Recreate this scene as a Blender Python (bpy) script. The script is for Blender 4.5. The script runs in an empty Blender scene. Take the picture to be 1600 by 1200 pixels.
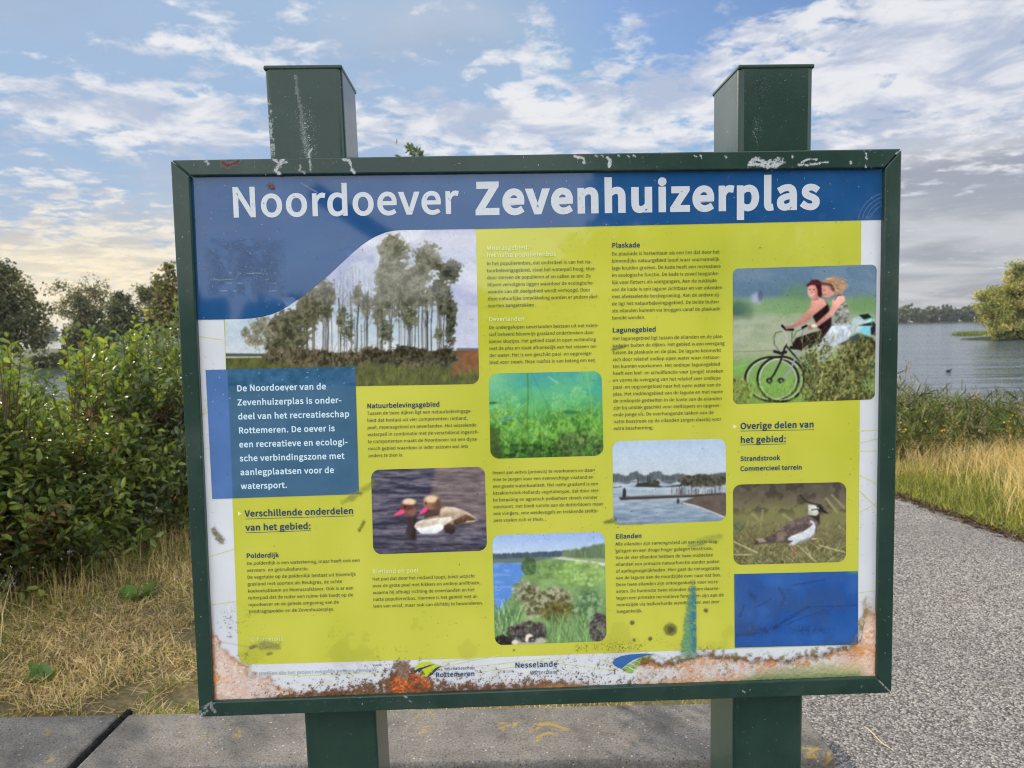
import bpy, bmesh, math, random
import numpy as np
from mathutils import Vector
from mathutils.geometry import tessellate_polygon

scene = bpy.context.scene
COL = scene.collection
RNG = np.random.default_rng(7)

# ------------------------------------------------------------------ camera
F_PX, PITCH, ROLL = 1151.6, math.radians(4.3274), math.radians(-1.18996)
CAM = np.array([0.0, 0.0, 1.55])
cp, sp, cr, sr = math.cos(PITCH), math.sin(PITCH), math.cos(ROLL), math.sin(ROLL)
FWD = np.array([0, cp, -sp])
UP0 = np.array([0, sp, cp])
RT0 = np.array([1.0, 0, 0])
RT = cr * RT0 + sr * UP0
UP = -sr * RT0 + cr * UP0
cam_data = bpy.data.cameras.new('camera')
cam_data.sensor_width = 36.0
cam_data.lens = F_PX / 1600 * 36.0
cam_data.clip_start = 0.05
cam_data.clip_end = 8000
cam_data.dof.use_dof = True
cam_data.dof.focus_distance = 1.28
cam_data.dof.aperture_fstop = 8.5
cam = bpy.data.objects.new('camera', cam_data)
COL.objects.link(cam)
from mathutils import Matrix
cam.matrix_world = Matrix(((RT[0], UP[0], -FWD[0], CAM[0]),
                           (RT[1], UP[1], -FWD[1], CAM[1]),
                           (RT[2], UP[2], -FWD[2], CAM[2]),
                           (0, 0, 0, 1)))
scene.camera = cam
scene.render.resolution_x, scene.render.resolution_y = 1024, 768


def ray(px, py):
    px = np.asarray(px, float)[..., None]
    py = np.asarray(py, float)[..., None]
    d = FWD + RT * (px - 800) / F_PX + UP * (600 - py) / F_PX
    return d


def at_z(px, py, z):
    """the point at height z that the photograph shows at this pixel"""
    d = ray(px, py)
    t = (z - CAM[2]) / d[..., 2:3]
    return CAM + d * t


def at_y(px, py, y):
    d = ray(px, py)
    return CAM + d * (y / d[..., 1:2])


# the board's plane
BYAW, BTILT = 2.6583e-2, 2.9078e-3
B_EX = np.array([math.cos(BYAW), math.sin(BYAW), 0])
B_UP = np.array([0, math.sin(BTILT), math.cos(BTILT)])
B_N = np.cross(B_EX, B_UP)                    # towards the reader
B_C = CAM + np.array([0.0554507, 1.2506093, -0.1870704])
PANEL = -0.010


def board(px, py, off=PANEL):
    d = ray(px, py)
    p0 = B_C + B_N * off
    t = ((p0 - CAM) @ B_N) / (d @ B_N)
    return CAM + d * t[..., None]


# ------------------------------------------------------------------ sky and sun
SUN_AZ, SUN_EL = math.radians(-40), math.radians(27)
SUN_DIR = np.array([math.sin(SUN_AZ) * math.cos(SUN_EL), math.cos(SUN_AZ) * math.cos(SUN_EL), math.sin(SUN_EL)])
world = bpy.data.worlds.new('World')
scene.world = world
world.use_nodes = True
wt = world.node_tree
wt.nodes.clear()


def nd(tree, typ, **kw):
    n = tree.nodes.new(typ)
    for k, v in kw.items():
        setattr(n, k, v)
    return n


def mth(tree, op, a, b=None, c=None, clamp=False):
    n = tree.nodes.new('ShaderNodeMath')
    n.operation = op
    n.use_clamp = clamp
    for i, v in enumerate((a, b, c)):
        if v is None:
            continue
        if isinstance(v, (int, float)):
            n.inputs[i].default_value = v
        else:
            tree.links.new(v, n.inputs[i])
    return n.outputs[0]


def mixc(tree, fac, a, b, mode='MIX'):
    n = tree.nodes.new('ShaderNodeMix')
    n.data_type = 'RGBA'
    n.blend_type = mode
    for sock, v in ((n.inputs[0], fac), (n.inputs[6], a), (n.inputs[7], b)):
        if isinstance(v, (int, float)):
            sock.default_value = v
        elif isinstance(v, tuple):
            sock.default_value = (*v, 1) if len(v) == 3 else v
        else:
            tree.links.new(v, sock)
    return n.outputs[2]


def ramp(tree, fac, stops, interp='LINEAR'):
    n = tree.nodes.new('ShaderNodeValToRGB')
    n.color_ramp.interpolation = interp
    el = n.color_ramp.elements
    while len(el) < len(stops):
        el.new(0.5)
    for e, (p, c) in zip(el, stops):
        e.position = p
        e.color = (c, c, c, 1) if isinstance(c, (int, float)) else (*c, 1)
    tree.links.new(fac, n.inputs[0])
    return n.outputs[0]


def smooth(tree, v, lo, hi):
    n = tree.nodes.new('ShaderNodeMapRange')
    n.interpolation_type = 'SMOOTHSTEP'
    tree.links.new(v, n.inputs[0])
    n.inputs[1].default_value = lo
    n.inputs[2].default_value = hi
    return n.outputs[0]


def noise(tree, vec, scale, detail=4, rough=0.5, dist=0.0):
    n = tree.nodes.new('ShaderNodeTexNoise')
    n.inputs['Scale'].default_value = scale
    n.inputs['Detail'].default_value = detail
    n.inputs['Roughness'].default_value = rough
    n.inputs['Distortion'].default_value = dist
    if vec is not None:
        tree.links.new(vec, n.inputs['Vector'])
    return n.outputs[0]


def build_sky():
    t = wt
    L = t.links.new
    out = nd(t, 'ShaderNodeOutputWorld')
    sky = nd(t, 'ShaderNodeTexSky', sky_type='NISHITA')
    sky.sun_disc = False
    sky.sun_elevation = SUN_EL
    sky.sun_rotation = SUN_AZ
    sky.altitude = 0
    sky.air_density = 1.0
    sky.dust_density = 1.5
    sky.ozone_density = 1.5
    tc = nd(t, 'ShaderNodeTexCoord')
    sep = nd(t, 'ShaderNodeSeparateXYZ')
    L(tc.outputs['Generated'], sep.inputs[0])
    x, y, z = sep.outputs
    az = mth(t, 'ARCTAN2', x, y)
    el = mth(t, 'ARCSINE', z)
    zz = mth(t, 'ADD', mth(t, 'MAXIMUM', z, 0.0), 0.10)
    comb = nd(t, 'ShaderNodeCombineXYZ')
    L(mth(t, 'DIVIDE', x, zz), comb.inputs[0])
    L(mth(t, 'DIVIDE', y, zz), comb.inputs[1])
    P = comb.outputs[0]

    def blob(px, py, sx, sy, amp, power=1.0):
        d = ray(px, py)
        d = d / np.linalg.norm(d)
        a0, e0 = math.atan2(d[0], d[1]), math.asin(d[2])
        u = mth(t, 'DIVIDE', mth(t, 'SUBTRACT', az, a0), sx / F_PX)
        v = mth(t, 'DIVIDE', mth(t, 'SUBTRACT', el, e0), sy / F_PX)
        q = mth(t, 'ADD', mth(t, 'MULTIPLY', u, u), mth(t, 'MULTIPLY', v, v))
        return mth(t, 'MULTIPLY', mth(t, 'EXPONENT', mth(t, 'MULTIPLY', q, -power)), amp)

    def total(blobs):
        s = None
        for b in blobs:
            v = blob(*b)
            s = v if s is None else mth(t, 'ADD', s, v)
        return s

    # small puffed altocumulus
    big = noise(t, P, 0.9, 3, 0.5)
    fine = noise(t, P, 7.2, 9, 0.62, 0.2)
    puff = mth(t, 'ADD', mth(t, 'MULTIPLY', fine, 0.8), mth(t, 'MULTIPLY', big, 0.2))
    cover = total([(90, 170, 190, 45, .22), (395, 75, 160, 60, .16), (700, 195, 200, 45, .24), (300, 165, 60, 25, .12),
                   (1000, 190, 200, 80, .18), (1330, 90, 260, 110, .20), (840, 90, 120, 70, .08), (1560, 90, 160, 120, .2),
                   (120, 400, 260, 55, .26), (30, 290, 130, 25, .14), (340, 215, 120, 30, .12)])
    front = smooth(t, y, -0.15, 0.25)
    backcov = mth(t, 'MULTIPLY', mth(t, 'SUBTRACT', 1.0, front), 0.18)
    dens = mth(t, 'ADD', mth(t, 'ADD', puff, cover), mth(t, 'SUBTRACT', backcov, 0.03))
    mask = smooth(t, dens, 0.54, 0.69)
    # soft grey sheet, low on the right and thin veil elsewhere
    veil_n = noise(t, P, 0.7, 6, 0.55, 0.6)
    veil_c = total([(1520, 330, 330, 170, .50), (1340, 450, 360, 80, .42), (650, 40, 200, 60, .18), (60, 60, 260, 120, .12),
                    (200, 300, 300, 120, .14), (150, 480, 400, 50, .25)])
    veil = smooth(t, mth(t, 'ADD', veil_n, veil_c), 0.50, 0.98)
    # colours
    shade = smooth(t, noise(t, P, 3.2, 8, 0.62, 0.4), 0.38, 0.60)
    warm = mth(t, 'MINIMUM', total([(60, 470, 440, 90, .9), (100, 380, 380, 80, .30)]), 1.0)
    lit = mixc(t, warm, (0.66, 0.655, 0.665), (0.72, 0.63, 0.46))
    dark = mixc(t, warm, (0.36, 0.41, 0.52), (0.47, 0.43, 0.37))
    ccol = mixc(t, shade, dark, lit)
    sh2 = smooth(t, noise(t, P, 1.1, 7, 0.55, 0.5), 0.36, 0.62)
    greyv = mixc(t, sh2, (0.29, 0.295, 0.33), (0.47, 0.465, 0.48))
    vcol = mixc(t, warm, greyv, (0.62, 0.55, 0.41))
    base = mixc(t, 1.0, sky.outputs[0], (SKY_K * 0.80, SKY_K * 0.97, SKY_K * 1.20), 'MULTIPLY')
    base = mixc(t, 1.0, base, (0.27, 0.38, 0.54), 'DARKEN')      # no white-out round the sun
    c1 = mixc(t, mth(t, 'MULTIPLY', veil, 0.85), base, vcol)
    c2 = mixc(t, mth(t, 'MULTIPLY', mask, 0.9), c1, ccol)
    # glow round the low hidden sun
    glow = total([(85, 478, 130, 50, 0.50), (100, 470, 440, 110, 0.16)])
    c3 = mixc(t, glow, c2, (0.86, 0.74, 0.50))
    # extra gain on the sky behind the camera, added to light the board front
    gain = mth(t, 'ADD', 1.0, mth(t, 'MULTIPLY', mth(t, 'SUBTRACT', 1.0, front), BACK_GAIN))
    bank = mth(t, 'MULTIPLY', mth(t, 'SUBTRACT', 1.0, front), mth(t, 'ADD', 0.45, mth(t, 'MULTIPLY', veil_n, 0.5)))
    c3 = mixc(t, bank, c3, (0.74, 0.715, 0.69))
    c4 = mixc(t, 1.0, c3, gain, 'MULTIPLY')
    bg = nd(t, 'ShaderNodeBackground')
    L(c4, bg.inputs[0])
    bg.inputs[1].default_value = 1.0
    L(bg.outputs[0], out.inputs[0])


SKY_K = 0.085          # strength of the Sky Texture
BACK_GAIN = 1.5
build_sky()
sun_data = bpy.data.lights.new('sun', 'SUN')
sun_data.energy = 4.2
sun_data.angle = math.radians(1.2)
sun_data.color = (1.0, 0.87, 0.68)
sun = bpy.data.objects.new('sun', sun_data)
COL.objects.link(sun)
sun.rotation_euler = Vector(SUN_DIR).to_track_quat('Z', 'Y').to_euler()
scene.view_settings.view_transform = 'Standard'
scene.view_settings.look = 'None'
scene.view_settings.exposure = 0.42
scene.view_settings.gamma = 1.0
scene.cycles.filter_width = 1.1
scene.cycles.use_denoising = True
scene.cycles.denoising_prefilter = 'NONE'      # the other prefilters smear the small print
scene.cycles.adaptive_threshold = 0.004
scene.cycles.max_bounces = 8
scene.cycles.transparent_max_bounces = 24
scene.cycles.caustics_reflective = False
scene.cycles.caustics_refractive = False


# ------------------------------------------------------------------ helpers
def srgb(c):
    c = np.asarray(c, float) / 255.0
    return np.where(c <= 0.04045, c / 12.92, ((c + 0.055) / 1.055) ** 2.4)


def tag(o, label=None, cat=None, group=None, kind=None):
    for k, v in (('label', label), ('category', cat), ('group', group), ('kind', kind)):
        if v:
            o[k] = v
    return o


def empty(name, loc, label, cat, group=None):
    o = bpy.data.objects.new(name, None)
    o.empty_display_size = 0.1
    COL.objects.link(o)
    o.location = loc
    bpy.context.view_layer.update()
    return tag(o, label, cat, group)


def link(name, me, mat=None, parent=None):
    o = bpy.data.objects.new(name, me)
    if mat is not None:
        me.materials.append(mat)
    COL.objects.link(o)
    if parent is not None:
        o.parent = parent
        if parent.type == 'EMPTY':       # meshes are written in world coordinates
            o.matrix_parent_inverse = Matrix.Translation(parent.location).inverted()
    return o


def mesh_np(name, V, Fq, mat=None, parent=None, color=None, smooth_sh=False):
    """V (n,3) and Fq (m,k) arrays, all faces with k corners"""
    V = np.ascontiguousarray(V, dtype=np.float32)
    Fq = np.ascontiguousarray(Fq, dtype=np.int32)
    me = bpy.data.meshes.new(name)
    k = Fq.shape[1]
    me.vertices.add(len(V))
    me.vertices.foreach_set('co', V.ravel())
    me.loops.add(Fq.size)
    me.loops.foreach_set('vertex_index', Fq.ravel())
    me.polygons.add(len(Fq))
    me.polygons.foreach_set('loop_start', np.arange(0, Fq.size, k, dtype=np.int32))
    me.update(calc_edges=True)
    me.validate()
    if smooth_sh:
        me.polygons.foreach_set('use_smooth', np.ones(len(me.polygons), dtype=bool))
    if color is not None:
        a = me.color_attributes.new('Col', 'FLOAT_COLOR', 'POINT')
        c = np.ones((len(V), 4), dtype=np.float32)
        c[:, :color.shape[1]] = color
        a.data.foreach_set('color', c.ravel())
    return link(name, me, mat, parent)


def mesh_bm(name, bm, mat=None, parent=None, smooth_sh=False):
    bmesh.ops.recalc_face_normals(bm, faces=bm.faces[:])
    me = bpy.data.meshes.new(name)
    bm.to_mesh(me)
    bm.free()
    if smooth_sh:
        me.polygons.foreach_set('use_smooth', np.ones(len(me.polygons), dtype=bool))
    return link(name, me, mat, parent)


def hexa(bm, pts):
    """pts: 4 corners of one end then the matching 4 of the other"""
    v = [bm.verts.new(tuple(p)) for p in pts]
    for f in ((0, 1, 2, 3), (7, 6, 5, 4), (0, 4, 5, 1), (1, 5, 6, 2), (2, 6, 7, 3), (3, 7, 4, 0)):
        bm.faces.new([v[i] for i in f])
    return v


def bevel(bm, w, seg=2, edges=None):
    bmesh.ops.recalc_face_normals(bm, faces=bm.faces[:])
    bmesh.ops.bevel(bm, geom=edges if edges is not None else bm.edges[:], offset=w, segments=seg, affect='EDGES', profile=0.5)


def tube(bm, pts, radii, n=7):
    rings = []
    pts = [np.asarray(p, float) for p in pts]
    for i, p in enumerate(pts):
        a = pts[max(i - 1, 0)]
        b = pts[min(i + 1, len(pts) - 1)]
        d = b - a
        d = d / (np.linalg.norm(d) + 1e-9)
        u = np.cross(d, [0.3, 0.5, 0.81])
        u /= np.linalg.norm(u) + 1e-9
        w = np.cross(d, u)
        rings.append([bm.verts.new(tuple(p + radii[i] * (math.cos(2 * math.pi * k / n) * u + math.sin(2 * math.pi * k / n) * w))) for k in range(n)])
    for r0, r1 in zip(rings[:-1], rings[1:]):
        for k in range(n):
            bm.faces.new((r0[k], r0[(k + 1) % n], r1[(k + 1) % n], r1[k]))
    bm.faces.new(rings[0][::-1])
    bm.faces.new(rings[-1])


# value noise on arrays
_TAB = np.random.default_rng(99).random((256, 256)).astype(np.float32)


def vnoise(x, y, seed=0):
    x = np.asarray(x, float) + seed * 37.17
    y = np.asarray(y, float) + seed * 11.71
    xi = np.floor(x).astype(int)
    yi = np.floor(y).astype(int)
    fx = x - xi
    fy = y - yi
    fx = fx * fx * (3 - 2 * fx)
    fy = fy * fy * (3 - 2 * fy)
    a = _TAB[xi & 255, yi & 255]
    b = _TAB[(xi + 1) & 255, yi & 255]
    c = _TAB[xi & 255, (yi + 1) & 255]
    d = _TAB[(xi + 1) & 255, (yi + 1) & 255]
    return (a * (1 - fx) + b * fx) * (1 - fy) + (c * (1 - fx) + d * fx) * fy


def fbm(x, y, seed=0, octaves=4, gain=0.5):
    s = 0
    amp = 1.0
    tot = 0
    for o in range(octaves):
        s = s + amp * vnoise(x * 2 ** o, y * 2 ** o, seed + o * 3)
        tot += amp
        amp *= gain
    return s / tot


def sstep(v, lo, hi):
    t = np.clip((v - lo) / (hi - lo), 0, 1)
    return t * t * (3 - 2 * t)


def in_poly(X, Y, pts):
    ins = np.zeros(X.shape, bool)
    n = len(pts)
    for i in range(n):
        x0, y0 = pts[i]
        x1, y1 = pts[(i + 1) % n]
        if y0 == y1:
            continue
        c = ((Y >= y0) != (Y >= y1)) & (X < (x1 - x0) * (Y - y0) / (y1 - y0) + x0)
        ins ^= c
    return ins


def seg_d(X, Y, p, q):
    px, py = p
    dx, dy = q[0] - px, q[1] - py
    t = np.clip(((X - px) * dx + (Y - py) * dy) / (dx * dx + dy * dy + 1e-9), 0, 1)
    return np.hypot(X - px - t * dx, Y - py - t * dy)


def poly_sd(X, Y, pts):
    d = np.full(X.shape, 1e9)
    for i in range(len(pts)):
        d = np.minimum(d, seg_d(X, Y, pts[i], pts[(i + 1) % len(pts)]))
    return np.where(in_poly(X, Y, pts), -d, d)


def line_sd(X, Y, pts):
    d = np.full(X.shape, 1e9)
    for a, b in zip(pts[:-1], pts[1:]):
        d = np.minimum(d, seg_d(X, Y, a, b))
    return d


# ------------------------------------------------------------------ materials
def new_mat(name):
    m = bpy.data.materials.new(name)
    m.use_nodes = True
    t = m.node_tree
    b = t.nodes['Principled BSDF']
    return m, t, b


def mat_simple(name, rgb, rough=0.6, spec=0.5, var=0.0, scale=20, bump=0.0):
    m, t, b = new_mat(name)
    tc = nd(t, 'ShaderNodeTexCoord')
    n = noise(t, tc.outputs['Object'], scale, 5, 0.6)
    lo = tuple(c * (1 - var) for c in rgb)
    hi = tuple(min(1, c * (1 + var)) for c in rgb)
    t.links.new(mixc(t, smooth(t, n, 0.3, 0.7), lo, hi), b.inputs['Base Color'])
    b.inputs['Roughness'].default_value = rough
    b.inputs['Specular IOR Level'].default_value = spec
    if bump:
        bp = nd(t, 'ShaderNodeBump')
        bp.inputs['Strength'].default_value = bump
        bp.inputs['Distance'].default_value = 0.01
        t.links.new(n, bp.inputs['Height'])
        t.links.new(bp.outputs[0], b.inputs['Normal'])
    return m


def mat_print(name, rough=0.10):
    m, t, b = new_mat(name)
    a = nd(t, 'ShaderNodeAttribute', attribute_name='Col')
    t.links.new(a.outputs['Color'], b.inputs['Base Color'])
    b.inputs['Roughness'].default_value = rough
    b.inputs['IOR'].default_value = 1.52
    return m


def mat_overlay(name, rough=0.35):
    m, t, b = new_mat(name)
    a = nd(t, 'ShaderNodeAttribute', attribute_name='Col')
    t.links.new(a.outputs['Color'], b.inputs['Base Color'])
    b.inputs['Roughness'].default_value = rough
    t.links.new(a.outputs['Alpha'], b.inputs['Alpha'])
    return m


def mat_flat(name, rgb255, rough=0.12, k=1.0):
    m, t, b = new_mat(name)
    c = srgb(rgb255) * k
    b.inputs['Base Color'].default_value = (*c, 1)
    b.inputs['Roughness'].default_value = rough
    return m


def mat_leaf(name, rough=0.45, trans=0.35, tint=(1.0, 1.0, 0.55), spec=0.4):
    """leaf or blade: own colour per leaf, light passes through"""
    m, t, b = new_mat(name)
    a = nd(t, 'ShaderNodeAttribute', attribute_name='Col')
    t.links.new(a.outputs['Color'], b.inputs['Base Color'])
    b.inputs['Roughness'].default_value = rough
    b.inputs['Specular IOR Level'].default_value = spec
    tr = nd(t, 'ShaderNodeBsdfTranslucent')
    t.links.new(mixc(t, 1.0, a.outputs['Color'], tint, 'MULTIPLY'), tr.inputs[0])
    mx = nd(t, 'ShaderNodeMixShader')
    mx.inputs[0].default_value = trans
    out = t.nodes['Material Output']
    t.links.new(b.outputs[0], mx.inputs[1])
    t.links.new(tr.outputs[0], mx.inputs[2])
    t.links.new(mx.outputs[0], out.inputs[0])
    return m


def mat_paint():
    """dark green powder coat: slightly chalky with small scratches"""
    m, t, b = new_mat('green_powder_coat')
    tc = nd(t, 'ShaderNodeTexCoord')
    o = tc.outputs['Object']
    n1 = noise(t, o, 9, 6, 0.65)
    n2 = noise(t, o, 160, 3, 0.6)
    c = mixc(t, smooth(t, n1, 0.3, 0.75), (0.008, 0.032, 0.024), (0.015, 0.046, 0.034))
    n4 = noise(t, o, 3.5, 7, 0.7, 0.6)
    c = mixc(t, mth(t, 'MULTIPLY', smooth(t, n4, 0.50, 0.72), 0.30), c, (0.065, 0.085, 0.075))    # dust and chalking
    c = mixc(t, mth(t, 'MULTIPLY', smooth(t, n2, 0.70, 0.76), 0.55), c, (0.28, 0.31, 0.30))
    t.links.new(c, b.inputs['Base Color'])
    t.links.new(mth(t, 'ADD', 0.28, mth(t, 'MULTIPLY', n1, 0.18)), b.inputs['Roughness'])
    bp = nd(t, 'ShaderNodeBump')
    b.inputs['Specular IOR Level'].default_value = 0.15
    b.inputs['Coat Weight'].default_value = 0.5
    b.inputs['Coat Roughness'].default_value = 0.12
    bp.inputs['Strength'].default_value = 0.08
    bp.inputs['Distance'].default_value = 0.002
    t.links.new(noise(t, o, 420, 2, 0.5), bp.inputs['Height'])
    t.links.new(bp.outputs[0], b.inputs['Normal'])
    return m


def mat_concrete():
    m, t, b = new_mat('weathered_concrete')
    tc = nd(t, 'ShaderNodeTexCoord')
    o = tc.outputs['Object']
    n1 = noise(t, o, 5, 6, 0.65)
    n2 = noise(t, o, 130, 4, 0.7)
    c = mixc(t, smooth(t, n1, 0.3, 0.7), (0.14, 0.133, 0.122), (0.24, 0.228, 0.208))
    c = mixc(t, smooth(t, n2, 0.36, 0.60), mixc(t, 0.62, c, (0.05, 0.047, 0.043)), c)
    n3 = noise(t, o, 22, 5, 0.7)
    c = mixc(t, mth(t, 'MULTIPLY', smooth(t, n3, 0.52, 0.68), 0.5), c, (0.075, 0.072, 0.062))
    vo = nd(t, 'ShaderNodeTexVoronoi')
    vo.inputs['Scale'].default_value = 95
    t.links.new(o, vo.inputs['Vector'])
    sepc = nd(t, 'ShaderNodeSeparateColor')
    t.links.new(vo.outputs['Color'], sepc.inputs[0])
    pick = mth(t, 'GREATER_THAN', sepc.outputs[0], 0.88)
    stone = mth(t, 'MULTIPLY', pick, mth(t, 'LESS_THAN', vo.outputs['Distance'], mth(t, 'MULTIPLY', sepc.outputs[1], 0.34)))
    c = mixc(t, stone, c, mixc(t, sepc.outputs[2], (0.34, 0.325, 0.30), (0.52, 0.49, 0.44)))
    dkp = mth(t, 'MULTIPLY', mth(t, 'LESS_THAN', sepc.outputs[0], 0.10), mth(t, 'LESS_THAN', vo.outputs['Distance'], 0.30))
    c = mixc(t, dkp, c, (0.05, 0.05, 0.05))
    ln = noise(t, o, 6.5, 7, 0.7, 0.5)
    c = mixc(t, mth(t, 'MULTIPLY', smooth(t, ln, 0.585, 0.64), 0.75), c, (0.36, 0.25, 0.05))
    t.links.new(c, b.inputs['Base Color'])
    b.inputs['Roughness'].default_value = 0.9
    b.inputs['Specular IOR Level'].default_value = 0.2
    bp = nd(t, 'ShaderNodeBump')
    bp.inputs['Strength'].default_value = 0.7
    bp.inputs['Distance'].default_value = 0.004
    t.links.new(mth(t, 'ADD', n2, mth(t, 'MULTIPLY', n3, 0.9)), bp.inputs['Height'])
    t.links.new(bp.outputs[0], b.inputs['Normal'])
    return m


def mat_gravel():
    m, t, b = new_mat('chipping_surface')
    tc = nd(t, 'ShaderNodeTexCoord')
    o = tc.outputs['Object']
    wob = nd(t, 'ShaderNodeVectorMath', operation='ADD')
    nz = nd(t, 'ShaderNodeTexNoise')
    nz.inputs['Scale'].default_value = 60
    t.links.new(o, nz.inputs['Vector'])
    sc = nd(t, 'ShaderNodeVectorMath', operation='SCALE')
    t.links.new(nz.outputs['Color'], sc.inputs[0])
    sc.inputs['Scale'].default_value = 0.010
    t.links.new(o, wob.inputs[0])
    t.links.new(sc.outputs[0], wob.inputs[1])
    vo = nd(t, 'ShaderNodeTexVoronoi')
    vo.inputs['Scale'].default_value = 112
    vo.inputs['Randomness'].default_value = 1.0
    t.links.new(wob.outputs[0], vo.inputs['Vector'])
    sepc = nd(t, 'ShaderNodeSeparateColor')
    t.links.new(vo.outputs['Color'], sepc.inputs[0])
    r = ramp(t, sepc.outputs[0], [(0.0, (0.10, 0.097, 0.097)), (0.2, (0.17, 0.164, 0.16)), (0.5, (0.25, 0.24, 0.228)), (0.8, (0.37, 0.35, 0.325)), (0.95, (0.50, 0.47, 0.43)), (1.0, (0.34, 0.27, 0.22))])
    gap = smooth(t, vo.outputs['Distance'], 0.48, 0.78)
    c = mixc(t, gap, r, (0.05, 0.048, 0.047))
    big = noise(t, o, 0.9, 4, 0.6)
    c = mixc(t, mth(t, 'MULTIPLY', smooth(t, big, 0.35, 0.75), 0.40), c, (0.11, 0.107, 0.105))
    dirt = noise(t, o, 3.2, 6, 0.7)
    c = mixc(t, mth(t, 'MULTIPLY', smooth(t, dirt, 0.55, 0.75), 0.35), c, (0.13, 0.105, 0.08))
    t.links.new(c, b.inputs['Base Color'])
    b.inputs['Roughness'].default_value = 0.85
    b.inputs['Specular IOR Level'].default_value = 0.25
    bp = nd(t, 'ShaderNodeBump')
    bp.inputs['Strength'].default_value = 0.9
    bp.inputs['Distance'].default_value = 0.006
    t.links.new(mth(t, 'SUBTRACT', 1.0, vo.outputs['Distance']), bp.inputs['Height'])
    t.links.new(bp.outputs[0], b.inputs['Normal'])
    return m


def mat_soil():
    m, t, b = new_mat('soil_with_thatch')
    tc = nd(t, 'ShaderNodeTexCoord')
    o = tc.outputs['Object']
    n1 = noise(t, o, 1.3, 6, 0.7)
    n2 = noise(t, o, 45, 5, 0.7)
    c = mixc(t, smooth(t, n1, 0.35, 0.65), (0.15, 0.135, 0.06), (0.26, 0.21, 0.11))
    c = mixc(t, smooth(t, n2, 0.35, 0.65), mixc(t, 0.55, c, (0.03, 0.026, 0.018)), c)
    t.links.new(c, b.inputs['Base Color'])
    b.inputs['Roughness'].default_value = 0.95
    b.inputs['Specular IOR Level'].default_value = 0.1
    bp = nd(t, 'ShaderNodeBump')
    bp.inputs['Strength'].default_value = 0.8
    bp.inputs['Distance'].default_value = 0.02
    t.links.new(n2, bp.inputs['Height'])
    t.links.new(bp.outputs[0], b.inputs['Normal'])
    return m


def mat_water():
    m, t, b = new_mat('rippled_lake_water')
    tc = nd(t, 'ShaderNodeTexCoord')
    mp = nd(t, 'ShaderNodeMapping')
    mp.inputs['Scale'].default_value = (0.22, 1.0, 1.0)
    mp.inputs['Rotation'].default_value = (0, 0, 0.35)
    t.links.new(tc.outputs['Object'], mp.inputs[0])
    n1 = noise(t, mp.outputs[0], 0.62, 4, 0.55, 0.5)
    n2 = noise(t, mp.outputs[0], 0.16, 3, 0.5, 0.3)
    gust = smooth(t, noise(t, mp.outputs[0], 0.045, 4, 0.6), 0.35, 0.65)
    h = mth(t, 'ADD', mth(t, 'MULTIPLY', n1, mth(t, 'ADD', 0.45, mth(t, 'MULTIPLY', gust, 0.8))), mth(t, 'MULTIPLY', n2, 1.2))
    bp = nd(t, 'ShaderNodeBump')
    bp.inputs['Strength'].default_value = 0.7
    bp.inputs['Distance'].default_value = 0.42
    t.links.new(h, bp.inputs['Height'])
    t.links.new(bp.outputs[0], b.inputs['Normal'])
    b.inputs['Base Color'].default_value = (0.06, 0.095, 0.13, 1)
    b.inputs['Roughness'].default_value = 0.12
    b.inputs['IOR'].default_value = 1.333
    return m


M_PAINT = mat_paint()
M_CONC = mat_concrete()
M_GRAV = mat_gravel()
M_SOIL = mat_soil()
M_MEAD = mat_simple('meadow', (0.04, 0.055, 0.022), 0.95, 0.1, 0.35, 0.4)
M_WATER = mat_water()
M_PRINT = mat_print('printed_film', 0.045)
M_STAIN = mat_overlay('rust_and_dirt')
M_BARK = mat_simple('bark', (0.085, 0.065, 0.048), 0.9, 0.2, 0.4, 14, 0.6)
M_TWIG = mat_simple('brown_twig', (0.10, 0.06, 0.035), 0.8, 0.2, 0.3, 30)
M_LEAF = mat_leaf('shrub_leaf', 0.40, 0.42, (1.15, 1.2, 0.45))
M_TREE = mat_leaf('tree_leaf', 0.55, 0.30, (1.1, 1.1, 0.5))
M_GRASS = mat_leaf('grass_blade', 0.6, 0.38, (1.1, 1.0, 0.6), 0.25)
M_JOINT = mat_simple('black_rubber', (0.016, 0.016, 0.016), 0.95, 0.05, 0.5, 60, 0.5)


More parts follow.
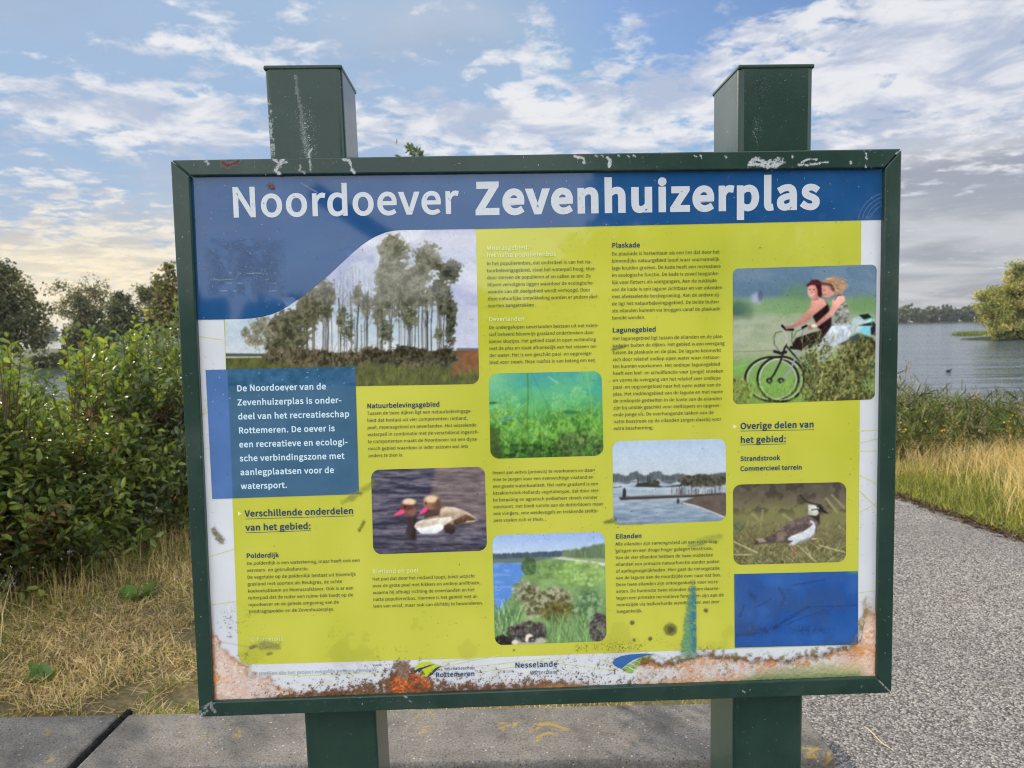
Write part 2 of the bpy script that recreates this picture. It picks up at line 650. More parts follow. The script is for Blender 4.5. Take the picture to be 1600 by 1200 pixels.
# outlines of the letters used on the board: character: (advance, [contour x, y, x, y, ...])
GLYPHS = {
    '(': (118, [
        [84, -69, 103, -60, 78, -7, 64, 50, 59, 109, 64, 168, 78, 225, 103, 277, 84, 286, 56, 232, 38, 174, 32, 109, 38, 44, 56, -15],]),
    ')': (118, [
        [35, -69, 62, -15, 80, 44, 86, 109, 80, 174, 62, 232, 35, 286, 15, 277, 40, 225, 55, 168, 60, 109, 55, 50, 40, -7, 15, -60],]),
    ',': (97, [
        [26, -67, 54, -49, 71, -24, 77, 7, 74, 27, 65, 40, 50, 44, 38, 41, 30, 34, 26, 22, 30, 10, 38, 2, 50, -1, 54, 0, 49, -20, 37, -36, 19, -48],]),
    '-': (121, [
        [16, 86, 106, 86, 106, 110, 16, 110],]),
    '.': (97, [
        [49, -5, 60, -1, 69, 7, 72, 20, 69, 32, 60, 41, 49, 44, 37, 41, 29, 32, 26, 20, 29, 7, 37, -1],]),
    ':': (97, [
        [49, 137, 60, 140, 69, 148, 72, 161, 69, 174, 60, 182, 49, 186, 37, 182, 29, 174, 26, 161, 29, 148, 37, 140],
        [49, -5, 60, -1, 69, 7, 72, 20, 69, 32, 60, 41, 49, 44, 37, 41, 29, 32, 26, 20, 29, 7, 37, -1],]),
    'A': (213, [
        [1, 0, 34, 0, 59, 78, 153, 78, 177, 0, 211, 0, 124, 257, 88, 257],
        [67, 104, 79, 144, 105, 230, 106, 230, 132, 144, 145, 104],]),
    'B': (230, [
        [35, 0, 117, 0, 144, 2, 168, 8, 187, 19, 202, 33, 211, 52, 214, 75, 213, 92, 208, 105, 200, 117, 189, 126, 177, 132, 162, 137, 162, 138, 183, 150, 195, 170, 200, 194, 197, 214, 188, 230, 175, 242, 157, 250, 136, 255, 111, 257, 35, 257],
        [68, 148, 68, 231, 107, 231, 126, 230, 141, 227, 153, 222, 161, 214, 166, 203, 168, 190, 166, 178, 161, 167, 153, 159, 141, 153, 126, 149, 106, 148],
        [68, 26, 68, 123, 112, 123, 133, 121, 151, 118, 164, 111, 174, 102, 180, 91, 182, 76, 180, 61, 174, 48, 164, 38, 150, 31, 133, 27, 112, 26],]),
    'C': (223, [
        [132, -5, 163, 0, 189, 12, 211, 32, 193, 53, 176, 37, 156, 27, 133, 24, 110, 27, 91, 37, 75, 52, 63, 73, 56, 99, 54, 129, 56, 159, 64, 185, 76, 205, 92, 220, 112, 230, 134, 233, 155, 230, 172, 221, 187, 209, 204, 230, 187, 245, 163, 257, 134, 261, 103, 257, 76, 245, 53, 226, 35, 200, 24, 167, 20, 128, 24, 89, 35, 57, 52, 31, 75, 11, 101, -1],]),
    'D': (241, [
        [35, 0, 101, 0, 137, 4, 166, 15, 190, 34, 206, 60, 217, 91, 220, 129, 217, 167, 206, 199, 189, 224, 166, 242, 136, 253, 99, 257, 35, 257],
        [68, 27, 68, 230, 97, 230, 124, 227, 147, 219, 165, 204, 177, 184, 184, 159, 187, 129, 184, 99, 177, 74, 165, 54, 147, 39, 124, 30, 97, 27],]),
    'E': (206, [
        [35, 0, 187, 0, 187, 28, 68, 28, 68, 121, 165, 121, 165, 149, 68, 149, 68, 229, 183, 229, 183, 257, 35, 257],]),
    'F': (193, [
        [35, 0, 68, 0, 68, 115, 166, 115, 166, 143, 68, 143, 68, 229, 183, 229, 183, 257, 35, 257],]),
    'G': (241, [
        [136, -5, 168, -1, 195, 10, 215, 25, 215, 133, 131, 133, 131, 106, 186, 106, 186, 39, 173, 31, 157, 26, 139, 24, 114, 27, 93, 37, 76, 52, 64, 73, 56, 99, 54, 129, 56, 159, 64, 185, 77, 205, 94, 220, 115, 230, 139, 233, 162, 230, 180, 221, 194, 209, 212, 230, 194, 245, 170, 256, 138, 261, 106, 257, 77, 245, 54, 226, 36, 200, 24, 167, 20, 128, 24, 89, 35, 57, 53, 31, 76, 11, 104, -1],]),
    'H': (255, [
        [35, 0, 68, 0, 68, 121, 187, 121, 187, 0, 220, 0, 220, 257, 187, 257, 187, 149, 68, 149, 68, 257, 35, 257],]),
    'I': (103, [
        [35, 0, 68, 0, 68, 257, 35, 257],]),
    'J': (187, [
        [83, -5, 106, -2, 124, 6, 137, 19, 147, 35, 152, 54, 154, 75, 154, 257, 121, 257, 121, 78, 120, 61, 117, 47, 111, 37, 103, 29, 92, 25, 80, 24, 63, 27, 48, 36, 35, 53, 12, 36, 30, 14, 54, 0],]),
    'K': (226, [
        [35, 0, 68, 0, 68, 81, 112, 134, 189, 0, 225, 0, 132, 159, 213, 257, 176, 257, 68, 128, 68, 257, 35, 257],]),
    'L': (190, [
        [35, 0, 180, 0, 180, 28, 68, 28, 68, 257, 35, 257],]),
    'M': (284, [
        [35, 0, 64, 0, 64, 142, 60, 218, 62, 218, 82, 159, 131, 26, 153, 26, 201, 159, 222, 218, 223, 218, 219, 142, 219, 0, 249, 0, 249, 257, 210, 257, 161, 119, 143, 66, 142, 66, 123, 119, 74, 257, 35, 257],]),
    'N': (253, [
        [35, 0, 66, 0, 66, 135, 62, 215, 63, 215, 91, 162, 185, 0, 218, 0, 218, 257, 187, 257, 187, 123, 192, 42, 190, 42, 162, 95, 68, 257, 35, 257],]),
    'O': (260, [
        [130, -5, 160, 0, 187, 12, 209, 31, 225, 58, 236, 91, 239, 129, 236, 168, 225, 200, 209, 226, 187, 245, 160, 257, 130, 261, 99, 257, 73, 245, 51, 226, 34, 200, 24, 168, 20, 129, 24, 91, 34, 58, 51, 31, 73, 12, 99, 0],
        [130, 24, 108, 27, 90, 37, 74, 52, 63, 73, 56, 99, 54, 129, 56, 159, 63, 185, 74, 205, 90, 220, 108, 230, 130, 233, 152, 230, 170, 220, 185, 205, 197, 185, 204, 159, 206, 129, 204, 99, 197, 73, 185, 52, 170, 37, 152, 27],]),
    'P': (222, [
        [35, 0, 68, 0, 68, 102, 110, 102, 137, 104, 160, 111, 178, 121, 192, 137, 201, 157, 204, 181, 201, 206, 192, 226, 178, 240, 159, 250, 136, 255, 109, 257, 35, 257],
        [68, 129, 68, 230, 104, 230, 125, 229, 142, 226, 155, 220, 165, 211, 170, 198, 172, 181, 170, 165, 165, 151, 156, 141, 143, 134, 126, 130, 106, 129],]),
    'R': (222, [
        [68, 135, 68, 230, 111, 230, 129, 229, 145, 226, 157, 220, 166, 212, 171, 200, 173, 185, 171, 169, 166, 157, 157, 147, 145, 140, 129, 136, 111, 135],
        [176, 0, 213, 0, 147, 112, 164, 118, 178, 126, 189, 137, 198, 150, 203, 166, 205, 185, 202, 209, 194, 227, 180, 241, 162, 250, 140, 255, 116, 257, 35, 257, 35, 0, 68, 0, 68, 109, 114, 109],]),
    'S': (209, [
        [106, -5, 132, -2, 153, 5, 170, 17, 183, 31, 191, 49, 194, 68, 192, 86, 187, 100, 178, 112, 168, 122, 155, 130, 141, 137, 104, 153, 84, 162, 68, 175, 62, 196, 68, 215, 84, 228, 110, 233, 132, 230, 151, 222, 168, 209, 185, 230, 164, 246, 139, 257, 110, 261, 87, 259, 68, 252, 52, 242, 39, 228, 31, 212, 29, 193, 31, 176, 37, 162, 46, 150, 57, 141, 69, 133, 81, 127, 118, 111, 140, 101, 155, 87, 161, 65, 159, 54, 154, 44, 146, 35, 136, 29, 123, 25, 107, 24, 81, 28, 57, 39, 36, 56, 17, 33, 42, 13, 72, 0],]),
    'T': (210, [
        [89, 0, 121, 0, 121, 229, 199, 229, 199, 257, 11, 257, 11, 229, 89, 229],]),
    'V': (201, [
        [82, 0, 120, 0, 201, 257, 168, 257, 127, 118, 102, 33, 101, 33, 76, 118, 34, 257, 0, 257],]),
    'W': (307, [
        [63, 0, 102, 0, 140, 155, 153, 213, 154, 213, 167, 155, 206, 0, 245, 0, 298, 257, 267, 257, 239, 117, 225, 34, 223, 34, 205, 117, 169, 257, 140, 257, 104, 117, 86, 34, 85, 34, 69, 117, 42, 257, 9, 257],]),
    'Z': (211, [
        [18, 0, 195, 0, 195, 28, 57, 28, 193, 237, 193, 257, 30, 257, 30, 229, 153, 229, 18, 20],]),
    'a': (197, [
        [76, -5, 99, -1, 120, 9, 139, 23, 140, 23, 143, 0, 169, 0, 169, 117, 167, 139, 162, 158, 154, 174, 141, 185, 124, 193, 103, 195, 74, 191, 49, 182, 29, 170, 41, 148, 58, 158, 77, 165, 98, 168, 112, 167, 122, 161, 129, 154, 134, 144, 137, 133, 137, 120, 101, 115, 71, 107, 49, 97, 33, 84, 24, 68, 21, 49, 23, 33, 28, 20, 36, 10, 47, 2, 61, -3],
        [85, 21, 68, 24, 56, 34, 51, 51, 53, 63, 59, 73, 70, 82, 87, 89, 109, 95, 137, 99, 137, 46, 120, 32, 103, 24],]),
    'b': (216, [
        [116, -5, 137, -1, 157, 8, 173, 22, 187, 42, 195, 68, 199, 98, 196, 126, 190, 149, 179, 169, 164, 183, 146, 192, 123, 195, 102, 191, 82, 182, 63, 168, 64, 202, 64, 279, 32, 279, 32, 0, 58, 0, 61, 20, 62, 20, 79, 7, 98, -2],
        [111, 22, 97, 24, 81, 30, 64, 42, 64, 142, 82, 156, 99, 165, 115, 168, 131, 166, 144, 159, 154, 149, 160, 135, 164, 118, 165, 98, 163, 76, 158, 57, 150, 42, 139, 31, 126, 25],]),
    'c': (179, [
        [107, -5, 129, -2, 150, 7, 169, 19, 155, 41, 142, 31, 127, 25, 110, 22, 93, 24, 79, 31, 67, 42, 59, 57, 53, 74, 51, 95, 53, 116, 59, 133, 68, 148, 80, 159, 95, 166, 111, 168, 125, 166, 137, 160, 149, 152, 165, 173, 150, 184, 132, 192, 110, 195, 86, 192, 64, 183, 46, 169, 31, 149, 22, 124, 18, 95, 21, 66, 30, 41, 44, 22, 62, 7, 83, -2],]),
    'd': (217, [
        [97, -5, 119, -1, 138, 9, 155, 22, 156, 22, 159, 0, 185, 0, 185, 279, 153, 279, 153, 206, 154, 173, 138, 185, 121, 192, 101, 195, 80, 192, 60, 183, 43, 168, 30, 148, 22, 124, 19, 95, 21, 66, 28, 41, 40, 21, 55, 7, 75, -2],
        [104, 22, 89, 25, 76, 31, 65, 42, 58, 56, 53, 74, 51, 95, 53, 116, 59, 133, 68, 148, 79, 159, 92, 166, 106, 168, 122, 166, 137, 160, 153, 148, 153, 48, 137, 34, 121, 25],]),
    'e': (194, [
        [109, -5, 133, -2, 154, 5, 172, 15, 160, 36, 146, 28, 130, 23, 113, 21, 96, 23, 81, 29, 68, 39, 59, 52, 53, 69, 50, 88, 178, 88, 179, 106, 177, 131, 170, 153, 160, 171, 145, 184, 126, 192, 103, 195, 82, 192, 62, 183, 44, 168, 31, 148, 21, 124, 18, 95, 21, 66, 31, 41, 45, 22, 63, 7, 85, -2],
        [49, 110, 53, 128, 59, 142, 68, 154, 79, 163, 91, 168, 104, 169, 118, 168, 129, 163, 139, 154, 146, 143, 150, 128, 151, 110],]),
    'f': (114, [
        [12, 164, 37, 164, 37, 0, 69, 0, 69, 164, 110, 164, 110, 190, 69, 190, 69, 220, 72, 241, 81, 253, 96, 258, 118, 252, 125, 277, 93, 283, 76, 281, 62, 276, 51, 266, 43, 254, 39, 239, 37, 221, 37, 190, 12, 188],]),
    'g': (197, [
        [96, -88, 124, -85, 147, -78, 166, -68, 181, -54, 190, -39, 193, -22, 191, -7, 185, 4, 176, 13, 163, 19, 146, 22, 126, 23, 89, 23, 69, 26, 59, 33, 56, 44, 57, 53, 62, 61, 68, 67, 96, 60, 115, 62, 131, 68, 145, 78, 156, 91, 163, 107, 166, 126, 164, 142, 158, 155, 150, 166, 189, 166, 189, 190, 123, 190, 96, 195, 77, 193, 61, 187, 46, 177, 35, 163, 27, 147, 25, 127, 29, 106, 38, 89, 50, 76, 50, 75, 40, 66, 32, 54, 29, 39, 31, 26, 37, 15, 46, 8, 46, 6, 31, -6, 21, -21, 18, -37, 20, -52, 28, -64, 40, -74, 55, -82, 74, -86],
        [96, 82, 76, 87, 61, 103, 56, 127, 61, 151, 76, 166, 96, 172, 117, 166, 131, 151, 137, 127, 131, 103, 116, 87],
        [101, -65, 71, -61, 52, -50, 46, -32, 48, -21, 54, -10, 65, 0, 90, -3, 123, -3, 144, -5, 157, -13, 161, -27, 154, -46, 133, -60],]),
    'h': (213, [
        [32, 0, 64, 0, 64, 138, 82, 154, 98, 164, 116, 167, 128, 166, 137, 162, 144, 155, 149, 145, 151, 132, 152, 116, 152, 0, 184, 0, 184, 120, 183, 143, 178, 161, 170, 176, 159, 186, 144, 193, 126, 195, 102, 191, 81, 179, 63, 163, 64, 202, 64, 279, 32, 279],]),
    'i': (96, [
        [32, 0, 64, 0, 64, 190, 32, 190],
        [48, 229, 59, 232, 67, 239, 70, 251, 67, 262, 59, 269, 48, 271, 37, 269, 30, 262, 27, 251, 30, 239, 37, 232],]),
    'j': (96, [
        [12, -85, 29, -83, 43, -77, 53, -68, 59, -55, 63, -40, 64, -22, 64, 190, 33, 190, 33, -22, 31, -42, 24, -55, 9, -59, -9, -56, -15, -80],
        [48, 229, 59, 232, 67, 239, 70, 251, 67, 262, 59, 269, 48, 271, 37, 269, 30, 262, 27, 251, 30, 239, 37, 232],]),
    'k': (193, [
        [32, 0, 64, 0, 64, 50, 99, 92, 155, 0, 190, 0, 118, 113, 181, 190, 146, 190, 65, 90, 64, 90, 64, 279, 32, 279],]),
    'l': (99, [
        [66, -5, 84, -2, 80, 23, 73, 22, 69, 23, 66, 28, 64, 36, 64, 279, 32, 279, 32, 38, 36, 15, 47, 0],]),
    'm': (324, [
        [32, 0, 64, 0, 64, 138, 81, 154, 97, 164, 112, 167, 123, 166, 132, 162, 139, 155, 144, 145, 146, 132, 147, 116, 147, 0, 179, 0, 179, 138, 196, 154, 212, 164, 227, 167, 238, 166, 247, 162, 254, 155, 259, 145, 262, 132, 263, 116, 263, 0, 294, 0, 294, 120, 293, 143, 288, 161, 280, 176, 269, 186, 255, 193, 237, 195, 215, 190, 194, 178, 174, 159, 164, 178, 146, 191, 121, 195, 100, 191, 80, 179, 62, 162, 58, 190, 32, 190],]),
    'n': (214, [
        [32, 0, 64, 0, 64, 138, 82, 154, 98, 164, 116, 167, 128, 166, 137, 162, 144, 155, 149, 145, 151, 132, 152, 116, 152, 0, 184, 0, 184, 120, 183, 143, 178, 161, 170, 176, 159, 186, 144, 193, 126, 195, 102, 191, 81, 179, 62, 162, 58, 190, 32, 190],]),
    'o': (212, [
        [106, -5, 129, -2, 150, 7, 167, 22, 182, 41, 191, 66, 194, 95, 191, 124, 182, 149, 167, 169, 150, 183, 129, 192, 106, 195, 83, 192, 63, 183, 45, 169, 31, 149, 21, 124, 18, 95, 21, 66, 31, 41, 45, 22, 63, 7, 83, -2],
        [106, 22, 91, 24, 77, 31, 66, 42, 58, 57, 53, 74, 51, 95, 53, 116, 58, 133, 66, 148, 77, 159, 91, 166, 106, 168, 122, 166, 135, 159, 146, 148, 154, 133, 160, 116, 161, 95, 160, 74, 154, 57, 146, 42, 135, 31, 122, 24],]),
    'p': (217, [
        [32, -80, 64, -80, 64, -16, 63, 18, 81, 5, 98, -2, 116, -5, 137, -1, 157, 8, 173, 22, 187, 42, 195, 68, 199, 98, 196, 126, 190, 149, 179, 169, 164, 183, 146, 192, 123, 195, 101, 191, 81, 181, 62, 168, 58, 190, 32, 190],
        [111, 22, 97, 24, 81, 30, 64, 42, 64, 142, 82, 156, 99, 165, 115, 168, 131, 166, 144, 159, 154, 149, 160, 135, 164, 118, 165, 98, 163, 76, 158, 57, 150, 42, 139, 31, 126, 25],]),
    'q': (217, [
        [153, -80, 185, -80, 185, 190, 159, 190, 156, 172, 155, 172, 139, 185, 121, 192, 101, 195, 80, 192, 60, 183, 43, 168, 30, 148, 22, 124, 19, 95, 21, 66, 28, 41, 40, 21, 55, 7, 75, -2, 97, -5, 118, -1, 138, 8, 154, 22, 153, -13],
        [104, 22, 89, 25, 76, 31, 65, 42, 58, 56, 53, 74, 51, 95, 53, 116, 59, 133, 68, 148, 79, 159, 92, 166, 106, 168, 122, 166, 137, 160, 153, 148, 153, 48, 137, 34, 121, 25],]),
    'r': (136, [
        [32, 0, 64, 0, 64, 122, 79, 148, 95, 162, 112, 166, 131, 163, 137, 191, 116, 195, 96, 190, 78, 176, 62, 155, 58, 190, 32, 190],]),
    's': (164, [
        [82, -5, 103, -3, 120, 3, 133, 12, 143, 24, 149, 37, 151, 52, 149, 68, 142, 81, 132, 90, 120, 98, 107, 104, 93, 110, 73, 118, 58, 128, 52, 143, 56, 156, 68, 166, 88, 170, 103, 168, 117, 162, 131, 153, 146, 173, 130, 184, 110, 192, 87, 195, 68, 193, 52, 188, 39, 179, 29, 168, 24, 156, 22, 141, 24, 126, 30, 115, 39, 105, 51, 97, 64, 91, 77, 86, 98, 78, 114, 66, 120, 50, 116, 35, 104, 24, 83, 20, 62, 23, 44, 31, 27, 43, 11, 22, 31, 8, 56, -1],]),
    't': (132, [
        [92, -5, 127, 2, 121, 27, 99, 21, 82, 26, 72, 38, 70, 58, 70, 164, 121, 164, 121, 190, 70, 190, 70, 244, 43, 244, 40, 190, 9, 188, 9, 164, 38, 164, 38, 59, 39, 41, 43, 25, 50, 13, 60, 3, 74, -3],]),
    'u': (213, [
        [88, -5, 112, 0, 132, 12, 151, 30, 152, 30, 154, 0, 181, 0, 181, 190, 149, 190, 149, 55, 132, 37, 115, 26, 97, 23, 86, 24, 77, 28, 70, 35, 65, 45, 63, 58, 62, 74, 62, 190, 29, 190, 29, 70, 31, 47, 36, 29, 44, 14, 55, 4, 70, -2],]),
    'v': (182, [
        [73, 0, 111, 0, 178, 190, 146, 190, 110, 82, 93, 26, 91, 26, 74, 82, 38, 190, 5, 190],]),
    'w': (281, [
        [62, 0, 99, 0, 126, 102, 139, 157, 141, 157, 154, 103, 181, 0, 220, 0, 272, 190, 241, 190, 213, 80, 202, 27, 200, 27, 187, 80, 157, 190, 126, 190, 96, 80, 83, 27, 82, 27, 70, 80, 42, 190, 9, 190],]),
    'x': (174, [
        [5, 0, 39, 0, 64, 44, 84, 78, 85, 78, 106, 44, 134, 0, 169, 0, 106, 96, 164, 190, 131, 190, 107, 148, 91, 117, 89, 117, 70, 148, 45, 190, 10, 190, 68, 99],]),
    'y': (182, [
        [35, -82, 53, -80, 68, -73, 80, -63, 91, -50, 99, -34, 106, -16, 178, 190, 147, 190, 112, 85, 97, 31, 95, 31, 76, 85, 38, 190, 5, 190, 81, 0, 77, -15, 67, -36, 53, -50, 34, -56, 19, -53, 13, -78],]),
    'z': (166, [
        [12, 0, 156, 0, 156, 26, 53, 26, 153, 173, 153, 190, 23, 190, 23, 164, 112, 164, 12, 17],]),
    '©': (291, [
        [146, -4, 179, 0, 209, 12, 234, 31, 254, 57, 267, 89, 272, 126, 267, 164, 254, 195, 234, 221, 209, 240, 179, 252, 146, 256, 113, 252, 83, 240, 57, 221, 37, 195, 24, 164, 19, 126, 24, 89, 37, 57, 57, 31, 83, 12, 113, 0],
        [146, 12, 117, 16, 91, 26, 69, 44, 52, 66, 41, 94, 37, 126, 41, 159, 52, 186, 69, 209, 91, 226, 117, 236, 146, 240, 174, 236, 200, 226, 222, 209, 239, 186, 250, 159, 254, 126, 250, 94, 239, 66, 222, 44, 200, 26, 174, 16],
        [148, 49, 169, 52, 187, 60, 202, 71, 190, 88, 178, 79, 165, 73, 150, 70, 137, 72, 125, 77, 116, 85, 109, 96, 105, 110, 104, 126, 105, 141, 110, 154, 117, 164, 126, 172, 138, 177, 151, 179, 164, 177, 175, 172, 185, 163, 199, 178, 185, 190, 170, 197, 150, 200, 131, 198, 114, 191, 100, 180, 88, 166, 80, 148, 78, 126, 80, 104, 87, 85, 98, 70, 113, 58, 130, 51],]),
    'è': (194, [
        [109, -5, 133, -2, 154, 5, 172, 15, 160, 36, 146, 28, 130, 23, 113, 21, 96, 23, 81, 29, 68, 39, 59, 52, 53, 69, 50, 88, 178, 88, 179, 106, 177, 131, 170, 153, 160, 171, 145, 184, 126, 192, 103, 195, 82, 192, 62, 183, 44, 168, 31, 148, 21, 124, 18, 95, 21, 66, 31, 41, 45, 22, 63, 7, 85, -2],
        [49, 110, 53, 128, 59, 142, 68, 154, 79, 163, 91, 168, 104, 169, 118, 168, 129, 163, 139, 154, 146, 143, 150, 128, 151, 110],
        [109, 224, 125, 240, 70, 305, 47, 284],]),
    'é': (194, [
        [109, -5, 133, -2, 154, 5, 172, 15, 160, 36, 146, 28, 130, 23, 113, 21, 96, 23, 81, 29, 68, 39, 59, 52, 53, 69, 50, 88, 178, 88, 179, 106, 177, 131, 170, 153, 160, 171, 145, 184, 126, 192, 103, 195, 82, 192, 62, 183, 44, 168, 31, 148, 21, 124, 18, 95, 21, 66, 31, 41, 45, 22, 63, 7, 85, -2],
        [49, 110, 53, 128, 59, 142, 68, 154, 79, 163, 91, 168, 104, 169, 118, 168, 129, 163, 139, 154, 146, 143, 150, 128, 151, 110],
        [98, 224, 159, 284, 137, 305, 81, 240],]),
    'ë': (194, [
        [109, -5, 133, -2, 154, 5, 172, 15, 160, 36, 146, 28, 130, 23, 113, 21, 96, 23, 81, 29, 68, 39, 59, 52, 53, 69, 50, 88, 178, 88, 179, 106, 177, 131, 170, 153, 160, 171, 145, 184, 126, 192, 103, 195, 82, 192, 62, 183, 44, 168, 31, 148, 21, 124, 18, 95, 21, 66, 31, 41, 45, 22, 63, 7, 85, -2],
        [49, 110, 53, 128, 59, 142, 68, 154, 79, 163, 91, 168, 104, 169, 118, 168, 129, 163, 139, 154, 146, 143, 150, 128, 151, 110],
        [65, 230, 75, 233, 82, 239, 85, 249, 82, 259, 75, 266, 65, 269, 56, 266, 49, 259, 46, 249, 49, 239, 56, 233],
        [141, 230, 151, 233, 158, 239, 160, 249, 158, 259, 151, 266, 141, 269, 131, 266, 124, 259, 121, 249, 124, 239, 131, 233],]),
}

# ------------------------------------------------------------------ lettering
_GC = {}


def glyph(ch, bold):
    key = (ch, bold)
    if key in _GC:
        return _GC[key]
    adv, polys = GLYPHS[ch]
    ps = [np.array(p, float).reshape(-1, 2) for p in polys]
    if bold:
        areas = [0.5 * np.sum(p[:, 0] * np.roll(p[:, 1], -1) - np.roll(p[:, 0], -1) * p[:, 1]) for p in ps]
        sgn = np.sign(areas[int(np.argmax(np.abs(areas)))])
        res = []
        for p in ps:
            e0 = p - np.roll(p, 1, 0)
            e1 = np.roll(p, -1, 0) - p
            n0 = np.stack([e0[:, 1], -e0[:, 0]], 1) / (np.linalg.norm(e0, axis=1)[:, None] + 1e-9)
            n1 = np.stack([e1[:, 1], -e1[:, 0]], 1) / (np.linalg.norm(e1, axis=1)[:, None] + 1e-9)
            m = n0 + n1
            m = m / (np.linalg.norm(m, axis=1)[:, None] + 1e-9)
            k = np.clip((m * n0).sum(1), 0.45, 1)
            res.append(p + sgn * bold * m / k[:, None])
        ps = res
        adv = adv + 1.6 * bold
    # fill island by island: an outer contour with the holes inside it
    ar = [0.5 * np.sum(p[:, 0] * np.roll(p[:, 1], -1) - np.roll(p[:, 0], -1) * p[:, 1]) for p in ps]
    so = np.sign(ar[int(np.argmax(np.abs(ar)))])
    start = np.cumsum([0] + [len(p) for p in ps])
    out = []
    for i, p in enumerate(ps):
        if np.sign(ar[i]) != so:
            continue
        part = [i] + [j for j, h in enumerate(ps) if np.sign(ar[j]) != so and in_poly(h[:1, 0], h[:1, 1], [tuple(q) for q in p])[0]]
        where = np.concatenate([start[j] + np.arange(len(ps[j])) for j in part])
        tr = tessellate_polygon([[Vector((x, y, 0)) for x, y in ps[j]] for j in part])
        out.append(where[np.array(tr, int).reshape(-1, 3)])
    V = np.concatenate(ps)
    _GC[key] = (adv, V, np.concatenate(out))
    return _GC[key]


def board_uv(px, py):
    d = board(px, py) - B_C
    return float(d @ B_EX), float(d @ B_UP)


def uv_world(U, V, off):
    return B_C + U[:, None] * B_EX + V[:, None] * B_UP + off * B_N


def text_width(s, bold, track=0):
    w = 0
    for c in s:
        w += 95 if c == ' ' else glyph(c, bold)[0]
        w += track
    return w


OFF_TEXT = -0.0088


def lettering(name, lines, first, last, ref, mat, parent, bold=0, slant=0.0, label=None, vs=1.0, track=0):
    """lines of print: first / last = baseline pixel of the first / last line, ref = (line, right end pixel)"""
    u0, v0 = board_uv(*first)
    u1, v1 = board_uv(*last)
    n = len(lines)
    k = ref[0]
    f = k / max(n - 1, 1)
    s = (board_uv(*ref[1])[0] - (u0 + (u1 - u0) * f)) / text_width(lines[k], bold, track)
    VV, FF, base = [], [], 0
    for i, line in enumerate(lines):
        f = i / max(n - 1, 1)
        u, v = u0 + (u1 - u0) * f, v0 + (v1 - v0) * f
        for ch in line:
            if ch == ' ':
                u += (95 + track) * s
                continue
            adv, G, T = glyph(ch, bold)
            x = u + (G[:, 0] + 0.8 * bold + slant * G[:, 1]) * s
            y = v + G[:, 1] * s * vs
            VV.append(np.stack([x, y], 1))
            FF.append(T + base)
            base += len(G)
            u += (adv + track) * s
    W = np.concatenate(VV)
    o = mesh_np(name, uv_world(W[:, 0], W[:, 1], OFF_TEXT), np.concatenate(FF), mat, parent)
    if label:
        o['label'] = label
    return o


# ------------------------------------------------------------------ printed sheets
KP = 1.03      # print colour read from the photograph -> reflectance


